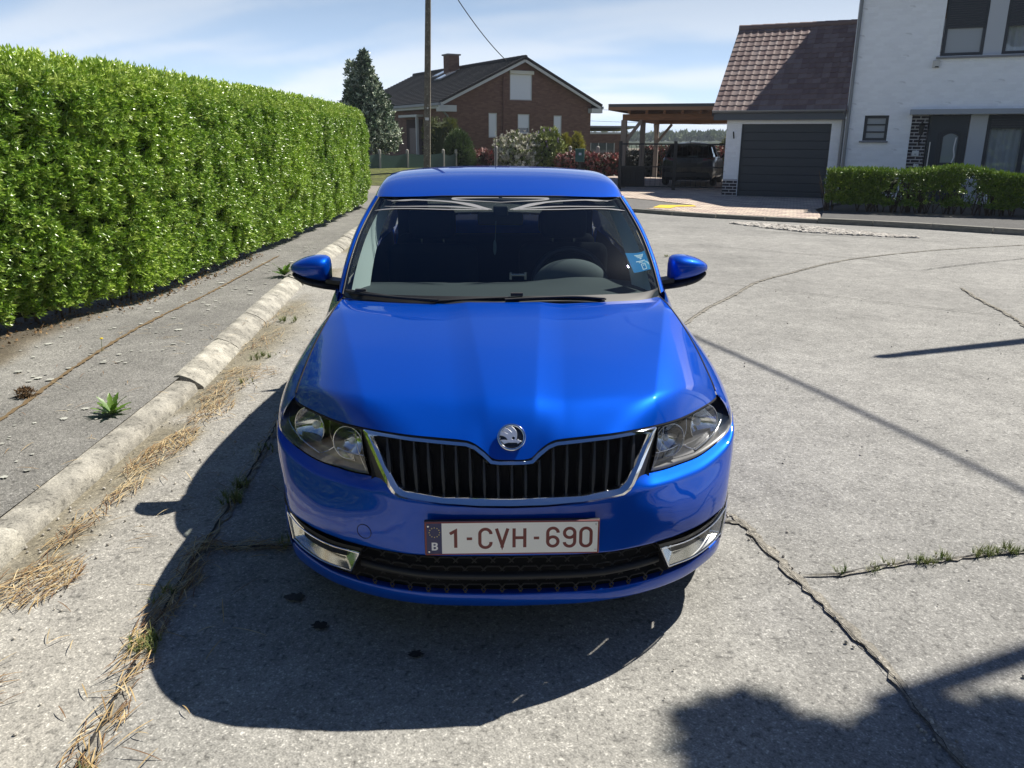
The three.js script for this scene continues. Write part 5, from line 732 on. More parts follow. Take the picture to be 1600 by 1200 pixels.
    mesh('door_ornament', tube([V(5.24, 1.05, z + 0.068), V(5.28, 1.2, z + 0.068), V(5.25, 1.4, z + 0.068), V(5.27, 1.66, z + 0.068)], 0.018, 20, 6), std(lin(0.7, 0.7, 0.72), 0.4), dr);
    mesh('pull_handle', [bar(V(4.70, 0.85, z + 0.10), V(4.70, 1.55, z + 0.10), 0.014), bar(V(4.70, 0.95, z + 0.05), V(4.70, 0.95, z + 0.1), 0.01), bar(V(4.70, 1.45, z + 0.05), V(4.70, 1.45, z + 0.1), 0.01)], std(lin(0.6, 0.6, 0.62), 0.35, 0.5), dr);
  }
  const lantern = thing('wall_lantern', 'black wrought wall lantern hanging on the dark brick strip beside the door', 'lantern', [0, 0, 0]); { const p = hfPt(4.46, 1.85, Z + 0.12); lantern.position.copy(p); lantern.rotation.y = HF.turn; }
  mesh('lantern_body', [new THREE.CylinderGeometry(0.075, 0.055, 0.2, 6, 1, true), new THREE.ConeGeometry(0.115, 0.09, 6).translate(0, 0.145, 0), new THREE.SphereGeometry(0.018, 8, 6).translate(0, 0.20, 0), new THREE.CylinderGeometry(0.03, 0.055, 0.05, 6).translate(0, -0.12, 0)], blackPl, lantern); mesh('lantern_glass', new THREE.CylinderGeometry(0.066, 0.048, 0.18, 6), phys(lin(0.22, 0.22, 0.2), { roughness: 0.2 }), lantern); mesh('bracket', [bar(V(0, -0.14, 0), V(-0.02, -0.38, -0.13), 0.012), bar(V(0, 0.0, -0.06), V(0, 0.02, -0.17), 0.012), bar(V(-0.02, -0.38, -0.13), V(-0.02, -0.2, -0.17), 0.012)], blackPl, lantern);
  const it = thing('intercom', 'small white intercom box on the dark bricks beside the front door', 'intercom', [0, 0, 0], HF.turn); it.position.copy(hfPt(4.40, 1.27, Z - 0.045)); mesh('intercom_case', box(0.16, 0.14, 0.04, 0, 0, 0.02, 0.01), std(lin(0.6, 0.62, 0.62), 0.5), it); mesh('intercom_button', box(0.05, 0.03, 0.01, 0, -0.02, 0.043, 0.003), std(lin(0.3, 0.32, 0.34), 0.5), it);
  const bp = thing('bell_plate', 'small white bell plate below the intercom by the front door', 'doorbell', [0, 0, 0], HF.turn); bp.position.copy(hfPt(4.45, 0.97, Z - 0.045)); mesh('bell_cover', box(0.12, 0.08, 0.025, 0, 0, 0.015, 0.006), std(lin(0.6, 0.62, 0.62), 0.5), bp); mesh('bell_button', new THREE.CylinderGeometry(0.012, 0.012, 0.01, 12).rotateX(Math.PI / 2).translate(0.02, 0, 0.03), std(lin(0.2, 0.25, 0.25), 0.5), bp);
  const vb = thing('vent_box', 'white vent box on the white wall below the upper window', 'vent', [0, 0, 0], HF.turn); vb.position.copy(hfPt(4.58, 3.36, Z)); mesh('vent_case', [box(0.16, 0.17, 0.08, 0, 0.02, 0.04, 0.012)], std(lin(0.52, 0.52, 0.5), 0.7), vb); mesh('vent_slot', box(0.08, 0.025, 0.02, 0.02, -0.045, 0.075), blackMatt, vb);
}
// ------------------------------------------------------------------ driveway, far pavement and kerb
{
  const pavTex = tex(512, (x, y) => { const r = y * 12, row = Math.floor(r), b0 = x * 6 + (row % 2) * 0.5, fx = b0 - Math.floor(b0), fy = r - row, n = hash3(Math.floor(b0) % 6, row, 7); const j = Math.min(sstep(0, 0.08, fx) * sstep(1, 0.92, fx), sstep(0, 0.12, fy) * sstep(1, 0.88, fy)); let v = (0.72 + 0.2 * n) * (0.55 + 0.45 * j); return [v, v * lerp(0.90, 0.95, n), v * 0.86]; }); pavTex.repeat.set(1 / 1.5, 1 / 1.5);
  const pm = std(lin(0.80, 0.77, 0.74), 0.9, 0, { map: pavTex, bumpMap: pavTex, bumpScale: 0.004 });
  struct('driveway', flat([[3.05, -19.05], [4.1, -17.9], [6.2, -16.63], [6.55, -17.6], [6.9, -18.9], [9.1, -22.3], [9.3, -30], [4.6, -36], [2.9, -34], [3.4, -26.5], [2.6, -26.8], [1.0, -25.5], [3.6, -21.8], [4.4, -20.1]], 0.075), pm, 'pale pink paved driveway in front of the garage');
  struct('grey_apron', flat([[2.65, -19.0], [3.4, -18.6], [4.5, -20.0], [3.55, -21.9], [1.0, -25.4], [-3.5, -27], [-3.0, -24.2]], 0.062), std(lin(0.36, 0.35, 0.34), 0.9, 0, { map: grain }), 'grey asphalt apron beside the paved driveway');
  struct('far_pavement', flat([[6.2, -16.63], [9.0, -14.72], [14, -11.6], [20, -8.0], [20, -13], [12.6, -17.2], [7.2, -19.0], [6.75, -18.0]], 0.078), std(lin(0.22, 0.22, 0.22), 0.92, 0, { map: grain }), 'dark asphalt pavement in front of the low hedge');
  struct('front_garden', flat([[7.15, -18.9], [12.6, -17.1], [20, -13.2], [20, -18], [9.1, -22.2]], 0.07), std(lin(0.30, 0.24, 0.17), 1, 0, { map: grain }), 'bare sunlit soil between the low hedge and the white house');
  const k = new THREE.Group(); k.name = 'far_kerb'; k.userData = { kind: 'structure', label: 'dark rounded kerb stones along the far pavement' }; scene.add(k);
  const pts = [[-3.2, -24.5], [1.0, -20.4], [2.87, -18.85], [4.08, -17.75], [6.2, -16.46], [7.55, -15.7], [9.0, -14.55], [14, -11.4], [20, -7.8]], c = new THREE.CatmullRomCurve3(pts.map(([x, z]) => V(x, 0, z))), n = Math.floor(c.getLength() / 1.0), km = [std(lin(0.30, 0.30, 0.29), 0.85, 0, { map: kerbTex }), std(lin(0.34, 0.335, 0.325), 0.85, 0, { map: kerbTex })];
  for (let i = 0; i < n; i++) { const a = c.getPointAt(i / n), b = c.getPointAt((i + 1) / n), d = b.clone().sub(a).normalize().multiplyScalar(0.008); a.add(d); b.sub(d); const low = a.x < 6; a.y = b.y = low ? 0.035 : 0.05; mesh('kerb_stone', beam(a, b, 0.15, low ? 0.09 : 0.11), km[i % 2], k); }
  // broken patch of pale stones at the edge of the road
  const R = rng(51), g = new THREE.DodecahedronGeometry(0.045, 0).scale(1.2, 0.45, 0.9), it = []; for (let i = 0; i < 900; i++) { const t = R(), w = Math.sin(Math.PI * Math.pow(t, 0.8)), x = lerp(4.35, 6.9, t), z = lerp(-16.35, -14.0, t) + (R() - 0.5) * 1.3 * w; it.push({ p: V(x, 0.012, z), n: V((R() - 0.5) * 0.4, 1, (R() - 0.5) * 0.4).normalize(), s: 0.5 + R() * 0.9, c: lin(0.48, 0.45, 0.40).multiplyScalar(0.6 + 0.6 * R()) }); }
  const st = scatter('broken_stones', scene, g, std(lin(1, 1, 1), 0.95), it); tag(st, 'patch of pale broken stones in the road in front of the driveway', 'stones', null, 'stuff');
  // yellow mark
  const ym = struct('yellow_road_mark', flat([[3.25, -19.25], [3.62, -19.05], [3.85, -19.5], [4.35, -19.6], [4.35, -19.98], [3.55, -20.0]].map(([x, z]) => [x, z]), 0.083), std(lin(0.75, 0.50, 0.03), 0.8), 'angular yellow paint mark at the edge of the driveway'); ym.position.y = 0.0;
}
// ------------------------------------------------------------------ low hedge in front of the house
{
  const H = thing('low_hedge', 'low hedge with bare stems in front of the white house', 'hedge'); const R = rng(61), A = [7.05, -18.75], B = [15.5, -15.3], items = [], ux = B[0] - A[0], uz = B[1] - A[1], Ln = Math.hypot(ux, uz), dx = ux / Ln, dz = uz / Ln, nx = -dz, nz = dx;
  const top = (l) => 0.76 + 0.10 * Math.sin(l * 1.1 + 1) * fbm(l * 0.8, 2, 1, 2) + 0.18 * Math.exp(-(((l - 2.6) / 0.75) ** 2)) + 0.16 * sstep(4.2, 5.4, l) * fbm(l * 1.5, 4, 2, 2) * 1.5;
  for (let i = 0; i < 17000; i++) { const l = R() * Ln, ht = top(l), y = 0.16 + R() * (ht - 0.16), hole = fbm(l * 1.4, y * 1.8, 3, 3) < (y < 0.48 ? 0.52 : 0.30); if (hole && R() < 0.9) continue; const side = R(), w = 0.30 * (1 + 0.25 * (fbm(l * 3, y * 3, 9, 2) - 0.5)), onTop = R() < 0.28, o = onTop ? (R() - 0.5) * 2 * w : (side < 0.5 ? -w : w) * (0.75 + 0.25 * R()), yy = onTop ? ht + 0.04 * (R() - 0.6) : y; const c = lin(0.09, 0.17, 0.016).lerp(lin(0.30, 0.42, 0.04), R() * R() + (onTop ? 0.35 : 0)); items.push({ p: V(A[0] + dx * l + nx * o, 0.08 + yy, A[1] + dz * l + nz * o), n: V(nx * Math.sign(o) * (onTop ? 0.2 : 1) + (R() - 0.5), 0.5 + (onTop ? 1 : 0) + (R() - 0.5), nz * Math.sign(o) * (onTop ? 0.2 : 1) + (R() - 0.5)).normalize(), s: 0.8 + R() * 0.6, c }); }
  scatter('foliage', H, sprig(6, 0.06, 0.03, 1.0, 6, 1.2), leafMat(0.4, 0.25), items);
  const tw = []; for (let i = 0; i < 110; i++) { const l = R() * Ln, o = (R() - 0.5) * 0.3, p = V(A[0] + dx * l + nx * o, 0.05, A[1] + dz * l + nz * o); for (let k = 0; k < 3; k++) tw.push(bar(p, V(p.x + (R() - 0.5) * 0.5, 0.6 + R() * 0.4, p.z + (R() - 0.5) * 0.4), 0.012, 0.005, 5)); }
  mesh('stems', tw, std(lin(0.07, 0.05, 0.035), 0.95), H).userData.kind = 'stuff';
  mesh('inner_twigs', gridGeo((u, v) => { const l = lerp(0.25, Ln, u); const k = v < 0.5 ? 1 : -1, y = v < 0.5 ? lerp(0.42, top(l) - 0.10, v * 2) : lerp(top(l) - 0.10, 0.42, v * 2 - 1); const o = k * 0.16; return [A[0] + dx * l + nx * o, 0.08 + y, A[1] + dz * l + nz * o]; }, 60, 6, (u, v) => fbm(u * Ln * 1.4, 1.1, 3, 3) < 0.42), std(lin(0.014, 0.022, 0.007), 1, 0, { side: THREE.DoubleSide }), H);
}
// ------------------------------------------------------------------ carport, gate, dark car
{
  const wood = std(lin(0.34, 0.17, 0.085), 0.75, 0, { map: tex(256, (x, y) => { const v = 0.78 + 0.3 * (fbm(x * 3, y * 40, 2, 4) - 0.5); return [v, v * 0.97, v * 0.93]; }) }), post = std(lin(0.22, 0.18, 0.15), 0.8);
  const cp = thing('carport', 'wooden carport with open rafters and flat roof beside the garage', 'carport'); cp.rotation.y = -rad(17); const F = [3.55, 0, -27.2]; cp.position.set(...F);
  const W = 4.6, D = 8.2, Hh = 2.33; // x to the right, z to the back is negative
  mesh('roof', [bx(-0.42, W, Hh + 0.22, Hh + 0.30, -D, 0.45)], std(lin(0.06, 0.065, 0.07), 0.6), cp); mesh('roof_boards', bx(-0.38, W, Hh + 0.17, Hh + 0.218, -D, 0.40), wood, cp);
  mesh('fascia', [bx(-0.45, W, Hh + 0.12, Hh + 0.31, 0.40, 0.44), bx(-0.45, -0.41, Hh + 0.12, Hh + 0.31, -D, 0.40)], std(lin(0.26, 0.15, 0.085), 0.7), cp);
  for (let i = 0; i < 9; i++) mesh('rafter', bx(0.15 + i * 0.55, 0.23 + i * 0.55, Hh + 0.02, Hh + 0.168, -D, 0.30), wood, cp);
  mesh('beam', bx(-0.05, W, Hh - 0.16, Hh + 0.015, -0.07, 0.07), wood, cp); mesh('beam', bx(-0.05, W, Hh - 0.16, Hh + 0.015, -D + 0.1, -D + 0.24), wood, cp); mesh('beam', bx(-0.07, 0.07, Hh - 0.16, Hh + 0.012, -D + 0.24, -0.07), wood, cp);
  for (const [x, z] of [[0, 0], [0, -D / 2], [0, -D + 0.17]]) mesh('post', bx(x - 0.085, x + 0.085, 0, Hh - 0.162, z - 0.085, z + 0.085), post, cp);
  const brace = (a, b) => mesh('brace', beam(a, b, 0.10, 0.10), post, cp); brace(V(0.05, Hh - 0.85, 0), V(0.55, Hh - 0.17, 0)); brace(V(0, Hh - 0.85, -D + 0.12), V(0, Hh - 0.17, -D + 0.85)); brace(V(0.05, Hh - 0.85, -D + 0.17), V(0.6, Hh - 0.17, -D + 0.17));
  // gate
  const iron = std(lin(0.012, 0.013, 0.015), 0.6); const gt = thing('metal_gate', 'black metal bar gate closing the driveway in front of the dark car', 'gate', [3.36, 0.05, -26.35], -rad(14));
  const GW = 3.35, GH = 1.42; for (const x of [0, 1.68, 3.36]) mesh('gate_post', bx(x - 0.05, x + 0.05, 0, GH + 0.06, -0.05, 0.05), iron, gt); mesh('top_rail', [bx(0.052, 1.628, GH - 0.05, GH, -0.02, 0.02), bx(1.732, 3.308, GH - 0.05, GH, -0.02, 0.02)], iron, gt); mesh('middle_rail', [bx(0.052, 1.628, 0.70, 0.74, -0.02, 0.02), bx(1.732, 3.308, 0.70, 0.74, -0.02, 0.02)], iron, gt); mesh('bottom_rail', [bx(0.052, 1.628, 0.10, 0.14, -0.02, 0.02), bx(1.732, 3.308, 0.10, 0.14, -0.02, 0.02)], iron, gt);
  for (let x = 0.18; x < 3.3; x += 0.155) if (Math.abs(x - 1.68) > 0.09) mesh('gate_bar', bar(V(x, 0.12, 0), V(x, GH - 0.03, 0), 0.006, 0.006, 5), iron, gt);
  const sc = []; for (const o of [0, 1.68]) for (let i = 0; i < 5; i++) sc.push(new THREE.TorusGeometry(0.06, 0.008, 5, 12, Math.PI).rotateZ(Math.PI).translate(o + 0.22 + i * 0.3, GH - 0.05, 0)); for (const q of sc) mesh('scroll', q, iron, gt);
  mesh('lower_panel', [bx(0.055, 0.78, 0.14, 0.70, -0.012, -0.004)], std(lin(0.010, 0.011, 0.012), 0.8), gt);
}
{ // dark car under the carport, seen from behind: x across, y up, z towards us
  const k = thing('dark_car', 'dark grey hatchback seen from behind under the wooden carport', 'car', [5.80, 0.06, -27.9], -rad(18)); k.scale.set(1, 0.94, 1); const body = phys(lin(0.007, 0.008, 0.010), { roughness: 0.4, specularIntensity: 0.4, clearcoat: 0.45, clearcoatRoughness: 0.05, side: THREE.DoubleSide }), gl = phys(lin(0.25, 0.28, 0.28), { transmission: 1, roughness: 0, thickness: 0, side: THREE.DoubleSide });
  const sec = [[0, [[0, 0.24], [0.74, 0.25], [0.82, 0.46], [0.82, 0.70], [0.78, 0.90], [0.60, 0.98], [0, 1.0]]], [-0.35, [[0, 0.28], [0.78, 0.28], [0.88, 0.5], [0.89, 0.75], [0.86, 0.95], [0.70, 1.02], [0, 1.04]]], [-1.2, [[0, 0.25], [0.82, 0.25], [0.91, 0.5], [0.91, 0.8], [0.87, 0.97], [0.75, 1.03], [0, 1.05]]], [-3.0, [[0, 0.25], [0.82, 0.25], [0.91, 0.5], [0.91, 0.75], [0.87, 0.92], [0.72, 0.98], [0, 1.0]]], [-4.1, [[0, 0.3], [0.70, 0.3], [0.80, 0.5], [0.82, 0.65], [0.76, 0.75], [0.6, 0.80], [0, 0.82]]]];
  const rows = sec.map(([z, p]) => { const r = p.map(([x, y]) => [x, y, z]); return [...r.slice(1).reverse().map(([x, y, q]) => [-x, y, q]).reverse().reverse(), ...r.slice(0, 1), ...r.slice(1)]; });
  // closed loop: left side down, bottom, right side up, over the top
  const loop = sec.map(([z, p]) => { const r = p.map(([x, y]) => [x, y, z]); const l = p.slice(1, -1).reverse().map(([x, y]) => [-x, y, z]); return [...r, ...l, r[0]]; }); void rows;
  mesh('body', [loft(loop, 60, 30), gridGeo((u, v) => { const q = crv(loop[0], u); return [q[0] * v, 0.65 + (q[1] - 0.65) * v, 0.03 * (1 - v * v)]; }, 60, 5)], body, k);
  mesh('roof', loft([[[-0.60, 1.42, -0.42], [-0.3, 1.475, -0.36], [0, 1.49, -0.34], [0.3, 1.475, -0.36], [0.60, 1.42, -0.42]], [[-0.62, 1.46, -1.2], [-0.3, 1.52, -1.2], [0, 1.535, -1.2], [0.3, 1.52, -1.2], [0.62, 1.46, -1.2]], [[-0.60, 1.44, -2.1], [-0.3, 1.49, -2.1], [0, 1.5, -2.1], [0.3, 1.49, -2.1], [0.60, 1.44, -2.1]]], 24, 16), body, k);
  mesh('rear_window', loft([[[-0.70, 1.0, -0.08], [0, 1.02, -0.02], [0.70, 1.0, -0.08]], [[-0.58, 1.40, -0.40], [0, 1.46, -0.33], [0.58, 1.40, -0.40]]], 16, 4), gl, k);
  const sg = (s) => loft([[[s * 0.78, 0.99, -0.45], [s * 0.80, 1.0, -1.5], [s * 0.78, 0.98, -3.0]], [[s * 0.62, 1.43, -0.6], [s * 0.63, 1.45, -1.3], [s * 0.60, 1.42, -2.15]]], 12, 4); mesh('side_window', sg(-1), gl, k); mesh('side_window', sg(1), gl, k);
  const pil = (s, a, b, w) => mesh('pillar', beam(V(s * a[0], a[1], a[2]), V(s * b[0], b[1], b[2]), w, w), body, k); for (const s of [-1, 1]) { pil(s, [0.74, 0.98, -0.25], [0.60, 1.43, -0.48], 0.10); pil(s, [0.80, 0.98, -1.45], [0.635, 1.45, -1.35], 0.06); pil(s, [0.78, 0.96, -2.9], [0.60, 1.44, -2.1], 0.06); }
  mesh('windscreen', loft([[[-0.74, 0.98, -2.95], [0.74, 0.98, -2.95]], [[-0.58, 1.44, -2.15], [0.58, 1.44, -2.15]]], 4, 4), gl, k);
  for (const s of [-1, 1]) mesh('tail_light', loft([[[s * 0.48, 0.90, 0.025], [s * 0.66, 0.93, 0.005], [s * 0.815, 0.92, -0.10]], [[s * 0.50, 0.99, 0.0], [s * 0.66, 1.0, -0.03], [s * 0.79, 0.98, -0.14]]], 8, 3), phys(lin(0.12, 0.012, 0.012), { roughness: 0.15, clearcoat: 1, side: THREE.DoubleSide }), k);
  mesh('bumper_trim', box(1.5, 0.16, 0.05, 0, 0.42, 0.03, 0.02), blackPl, k); mesh('plate_recess', box(0.56, 0.13, 0.02, 0, 0.78, 0.03, 0.005), blackPl, k); mesh('aerial', bar(V(0, 1.49, -0.45), V(0, 1.62, -0.55), 0.012, 0.006, 6), blackPl, k); mesh('spoiler', box(1.15, 0.03, 0.16, 0, 1.47, -0.33, 0.012), body, k);
  for (const s of [-1, 1]) { mesh('side_mirror', [new THREE.SphereGeometry(0.1, 14, 10).scale(1.1, 0.75, 0.6).translate(s * 1.0, 1.02, -2.55), beam(V(s * 0.84, 0.97, -2.55), V(s * 0.95, 0.99, -2.55), 0.05, 0.04)], body, k); for (const z of [-0.75, -3.35]) { mesh('wheel', [new THREE.TorusGeometry(0.235, 0.09, 10, 28).rotateY(Math.PI / 2).scale(1.15, 1, 1).translate(s * 0.80, 0.325, z), new THREE.CylinderGeometry(0.2, 0.2, 0.12, 20).rotateZ(Math.PI / 2).translate(s * 0.80, 0.325, z)], rubber, k); } mesh('seat', [box(0.46, 0.6, 0.12, s * 0.36, 0.9, -1.7, 0.05), box(0.26, 0.17, 0.09, s * 0.36, 1.27, -1.68, 0.04)], blackMatt, k); }
}
// ------------------------------------------------------------------ lawn and brick house in the middle distance
const lawnTex = tex(512, (x, y, i, j) => { const v = 0.62 + 0.5 * (fbm(x * 30, y * 30, 3, 4, 30) - 0.5) + 0.25 * (hash3(i, j, 4) - 0.5); return [v, v, v * 0.9]; }); lawnTex.repeat.set(0.25, 0.25);
struct('lawn', flat([[-16, -27.5], [-5.4, -28.6], [-3.4, -30.2], [-2.2, -33], [-1.6, -37.5], [3.5, -41], [8, -40], [14, -52], [8, -75], [-30, -75], [-30, -30]], 0.05), std(lin(0.20, 0.23, 0.055), 1, 0, { map: lawnTex, bumpMap: lawnTex, bumpScale: 0.03 }), 'sunlit mown lawn round the brick house');
struct('grass_bank', (() => { const g = gridGeo((u, v) => { const z = lerp(-28.3, -46, v), xr = lerp(-3.6, -2.5, sstep(-30, -36, z)), x = lerp(-16, xr, u), e = sstep(0, 0.12, 1 - u); return [x, 0.056 + (0.38 * sstep(-28.3, -34.5, z)) * e, z, x, z]; }, 30, 30); const id = g.index.array; for (let i = 0; i < id.length; i += 3) { const t = id[i]; id[i] = id[i + 1]; id[i + 1] = t; } g.computeVertexNormals(); return g; })(), std(lin(0.24, 0.27, 0.065), 1, 0, { map: lawnTex, bumpMap: lawnTex, bumpScale: 0.03 }), 'gently rising sunlit grass bank behind the end of the tall hedge');
struct('concrete_path', flat([[-7, -20], [-3.3, -19.2], [-3.4, -24.8], [-3.5, -27.2], [-2.6, -33], [-3.4, -30.2], [-5.4, -28.6], [-16, -27.5], [-16, -22]], 0.045), std(lin(0.62, 0.58, 0.52), 0.95, 0, { map: grain }), 'pale concrete path at the end of the tall hedge');
{
  const brickTex = tex(512, (x, y) => { const r = y * 32, row = Math.floor(r), b0 = x * 10 + (row % 2) * 0.5, fx = b0 - Math.floor(b0), fy = r - row, n = hash3(Math.floor(b0) % 10, row, 9); const j = sstep(0, 0.06, fx) * sstep(0, 0.16, fy); const v = (0.84 + 0.16 * n); return j > 0.5 ? [v, v * (0.93 + 0.05 * n), v * 0.93] : [0.80, 0.80, 0.80]; }); brickTex.repeat.set(1 / 2.2, 1 / 2.2);
  const brick = std(lin(0.19, 0.112, 0.085), 0.9, 0, { map: brickTex, bumpMap: brickTex, bumpScale: 0.002 }), cream = std(lin(0.55, 0.55, 0.53), 0.7), shutter = std(lin(0.72, 0.74, 0.78), 0.6);
  const slate = std(lin(0.055, 0.050, 0.048), 0.75, 0, { side: THREE.DoubleSide, map: tex(256, (x, y) => { const v = 0.7 + 0.5 * (fbm(x * 14, y * 14, 1, 3, 14) - 0.5) + 0.15 * (hash3(Math.floor(x * 24), Math.floor(y * 24), 3) - 0.5); return [v, v * 0.98, v * 0.95]; }) });
  const b = thing('brick_house', 'brown brick bungalow with dark tiled gable roof and white shutters', 'house', [-3.4, 0, -43], rad(29)); // x along the gable wall, z out of it, length goes to -z
  const W = 8.8, Le = 14.5, E = 3.28, A = 5.52, m = W / 2;
  const gs = poly([[0, 0], [W, 0], [W, E + 0.20], [m, A - 0.05], [0, E + 0.20]]); const rc = (a, c, w, d) => { const q = new THREE.Path(); q.moveTo(a, c); q.lineTo(a + w, c); q.lineTo(a + w, c + d); q.lineTo(a, c + d); q.closePath(); return q; };
  const wins = [[2.45, 1.62, 0.5, 1.22, 0], [4.18, 1.86, 0.72, 0.95, 0.22], [6.4, 1.55, 0.52, 1.22, 0], [3.70, 3.50, 1.34, 1.34, 0]]; for (const w of wins) gs.holes.push(rc(...w));
  const gw = ext(gs, 0.3); gw.translate(0, 0, -0.3);
  mesh('wall', [gw, bx(0, 0.3, 0, E + 0.20, -Le, -0.3), bx(W - 0.3, W, 0, E + 0.20, -Le, -0.3), bx(0, W, 0, E - 0.25, -Le - 0.3, -Le)], brick, b);
  const slope = Math.atan2(A - E, m + 0.45), rl = Math.hypot(m + 0.45, A - E + 0.0);
  // tiled slopes: courses stepped like overlapping tiles
  for (const s of [-1, 1]) { const R = []; const nC = 24; for (let i = 0; i < nC; i++) { const t0 = i / nC, t1 = (i + 1.12) / nC, x = (t) => m + s * (m + 0.45) * (1 - t), y = (t) => E + (A - E) * t; R.push(gridGeo((u, v) => { const t = lerp(t0, t1, v), hip = 0; return [x(t), y(t) + 0.06 * (1 - v) + 0.015 * Math.abs(Math.sin(u * (Le + 0.8) / 0.3 * Math.PI)) * (s < 0 ? 1 : 1), lerp(0.42, -Le - 0.3, u), u * 8, t * 4]; }, 96, 1)); R.push(gridGeo((u, v) => [x(t0), y(t0) + 0.06 * v - 0.02 * (1 - v) + 0.015 * Math.abs(Math.sin(u * (Le + 0.8) / 0.3 * Math.PI)) * v, lerp(0.42, -Le - 0.3, u), u * 8, t0 * 4], 96, 1)); } const rm = mesh('roof', R, slate, b); rm.userData.kind = 'stuff'; }
  for (let i = 0; i < 34; i++) mesh('ridge_tile', new THREE.CylinderGeometry(0.12, 0.135, 0.46, 8).rotateX(Math.PI / 2).translate(m, A + 0.05, 0.2 - i * 0.44), slate, b);
  const vg = (s) => beam(V(m + s * (m + 0.42), E - 0.10, 0.36), V(m, A - 0.10, 0.36), 0.05, 0.13); mesh('verge_board', vg(-1), cream, b); mesh('verge_board', vg(1), cream, b);
  for (const s of [-1, 1]) mesh('verge_tiles', beam(V(m + s * (m + 0.46), E + 0.05, 0.40), V(m, A + 0.06, 0.40), 0.10, 0.09), slate, b);
  mesh('gutter', [bx(-0.56, -0.42, E - 0.14, E - 0.01, -Le, 0.42)], zinc, b); mesh('fascia_board', bx(-0.41, -0.36, E - 0.24, E + 0.04, -Le, 0.38), cream, b); mesh('eaves_board', [bx(-0.44, -0.02, E - 0.26, E - 0.20, -Le, 0.40)], cream, b); mesh('eaves_end', bx(-0.5, 0.45, E - 0.42, E - 0.12, 0.02, 0.40), cream, b); mesh('eaves_end', bx(W - 0.2, W + 0.5, E - 0.36, E - 0.12, 0.02, 0.40), cream, b);
  mesh('gutter', bx(W + 0.42, W + 0.56, E - 0.14, E - 0.01, -Le, 0.42), zinc, b);
  mesh('downpipe', [bar(V(-0.5, E - 0.15, 0.2), V(0.10, E - 0.62, 0.06), 0.05), bar(V(0.10, E - 0.62, 0.06), V(0.10, 0, 0.06), 0.05)], zinc, b);
  mesh('downpipe', bar(V(3.30, 0, 0.05), V(3.30, 4.6, 0.05), 0.035), std(lin(0.16, 0.08, 0.06), 0.7), b);
  wins.forEach(([a, c, w, d, op]) => { const g = new THREE.Group(); g.name = 'window'; b.add(g); mesh('window_frame', [bx(a, a + 0.05, c, c + d, -0.12, -0.03), bx(a + w - 0.05, a + w, c, c + d, -0.12, -0.03), bx(a + 0.05, a + w - 0.05, c, c + 0.05, -0.12, -0.03), bx(a + 0.05, a + w - 0.05, c + d - 0.05, c + d, -0.12, -0.03)], cream, g); mesh('pane', bx(a + 0.05, a + w - 0.05, c + 0.05, c + d - 0.05, -0.10, -0.085), paneMat, g); mesh('roller_shutter', bx(a + 0.05, a + w - 0.05, c + 0.05 + d * op, c + d - 0.05, -0.08, -0.045), shutter, g); if (op) mesh('window_sill', bx(a - 0.05, a + w + 0.05, c - 0.06, c - 0.005, -0.02, 0.06), cream, g); });
  mesh('shutter_box', box(1.44, 0.18, 0.14, 4.37, 4.86, 0.05, 0.02), std(lin(0.62, 0.60, 0.52), 0.7), b);
  const ch = mesh('chimney', bx(3.5, 4.2, 4.6, 6.22, -7.8, -7.1), brick, b); mesh('chimney_cap', bx(3.42, 4.28, 6.22, 6.30, -7.88, -7.02), std(lin(0.25, 0.22, 0.2), 0.9), ch); mesh('chimney_flashing', beam(V(3.45, 5.08, -7.08), V(4.25, 5.46, -7.08), 0.05, 0.12), zinc, ch);
  for (const [x, z] of [[3.7, -8.4], [3.1, -6.7]]) { const y = E + (A - E) * (x + 0.45) / (m + 0.45); const w = mesh('roof_window', [box(1.1, 0.06, 0.9, 0, 0.07, 0)], zinc, b); w.position.set(x, y + 0.05, z); w.rotation.z = slope; const pn = mesh('pane', box(0.92, 0.02, 0.72, 0, 0.11, 0), phys(lin(0.5, 0.55, 0.6), { roughness: 0.05, metalness: 0.4, clearcoat: 1 }), w); void pn; }
  // porch on the long side with a column, dark door and a window
  mesh('porch_recess', [bx(-0.02, 0.02, 0, 2.55, -5.2, -2.9)], std(lin(0.035, 0.018, 0.015), 0.9), b); mesh('porch_column', [bx(-0.38, -0.26, 0, 2.7, -3.0, -2.88), bx(-0.40, 0.0, 2.66, 2.78, -5.4, -2.8)], cream, b); mesh('front_door', [bx(-0.05, -0.02, 0, 2.1, -4.7, -3.75)], std(lin(0.05, 0.02, 0.016), 0.5), b);
  const wn = new THREE.Group(); wn.name = 'window'; b.add(wn); mesh('roller_shutter', bx(-0.06, 0.0, 0.95, 2.25, -1.75, -0.95), shutter, wn); mesh('window_frame', [bx(-0.08, 0, 0.88, 0.945, -1.8, -0.9), bx(-0.08, 0, 2.255, 2.32, -1.8, -0.9)], cream, wn);
  mesh('wall_lamp', box(0.10, 0.3, 0.10, -0.08, 2.0, -0.35, 0.02), blackPl, b);
  // low annexe on the far right
  const an = thing('outbuilding', 'small flat outbuilding with grey roof beyond the right end of the brick house', 'outbuilding', [6.0, 0, -55], rad(12)); mesh('wall', bx(-2.0, 1.6, 0, 1.9, -3, 0), brick, an); mesh('roof', [beam(V(-0.2, 2.32, 0.3), V(-0.2, 2.1, -3.2), 4.4, 0.10)], zinc, an); mesh('fascia', bx(-2.2, 1.7, 1.86, 1.98, 0.05, 0.12), cream, an); mesh('pane', bx(-1.0, 0.6, 0.7, 1.3, 0.005, 0.04), paneMat, an);
  for (let i = 0; i < 4; i++) mesh('window_frame', bx(-1.02 + i * 0.53, -0.97 + i * 0.53, 0.68, 1.32, 0.045, 0.06), cream, an);
}
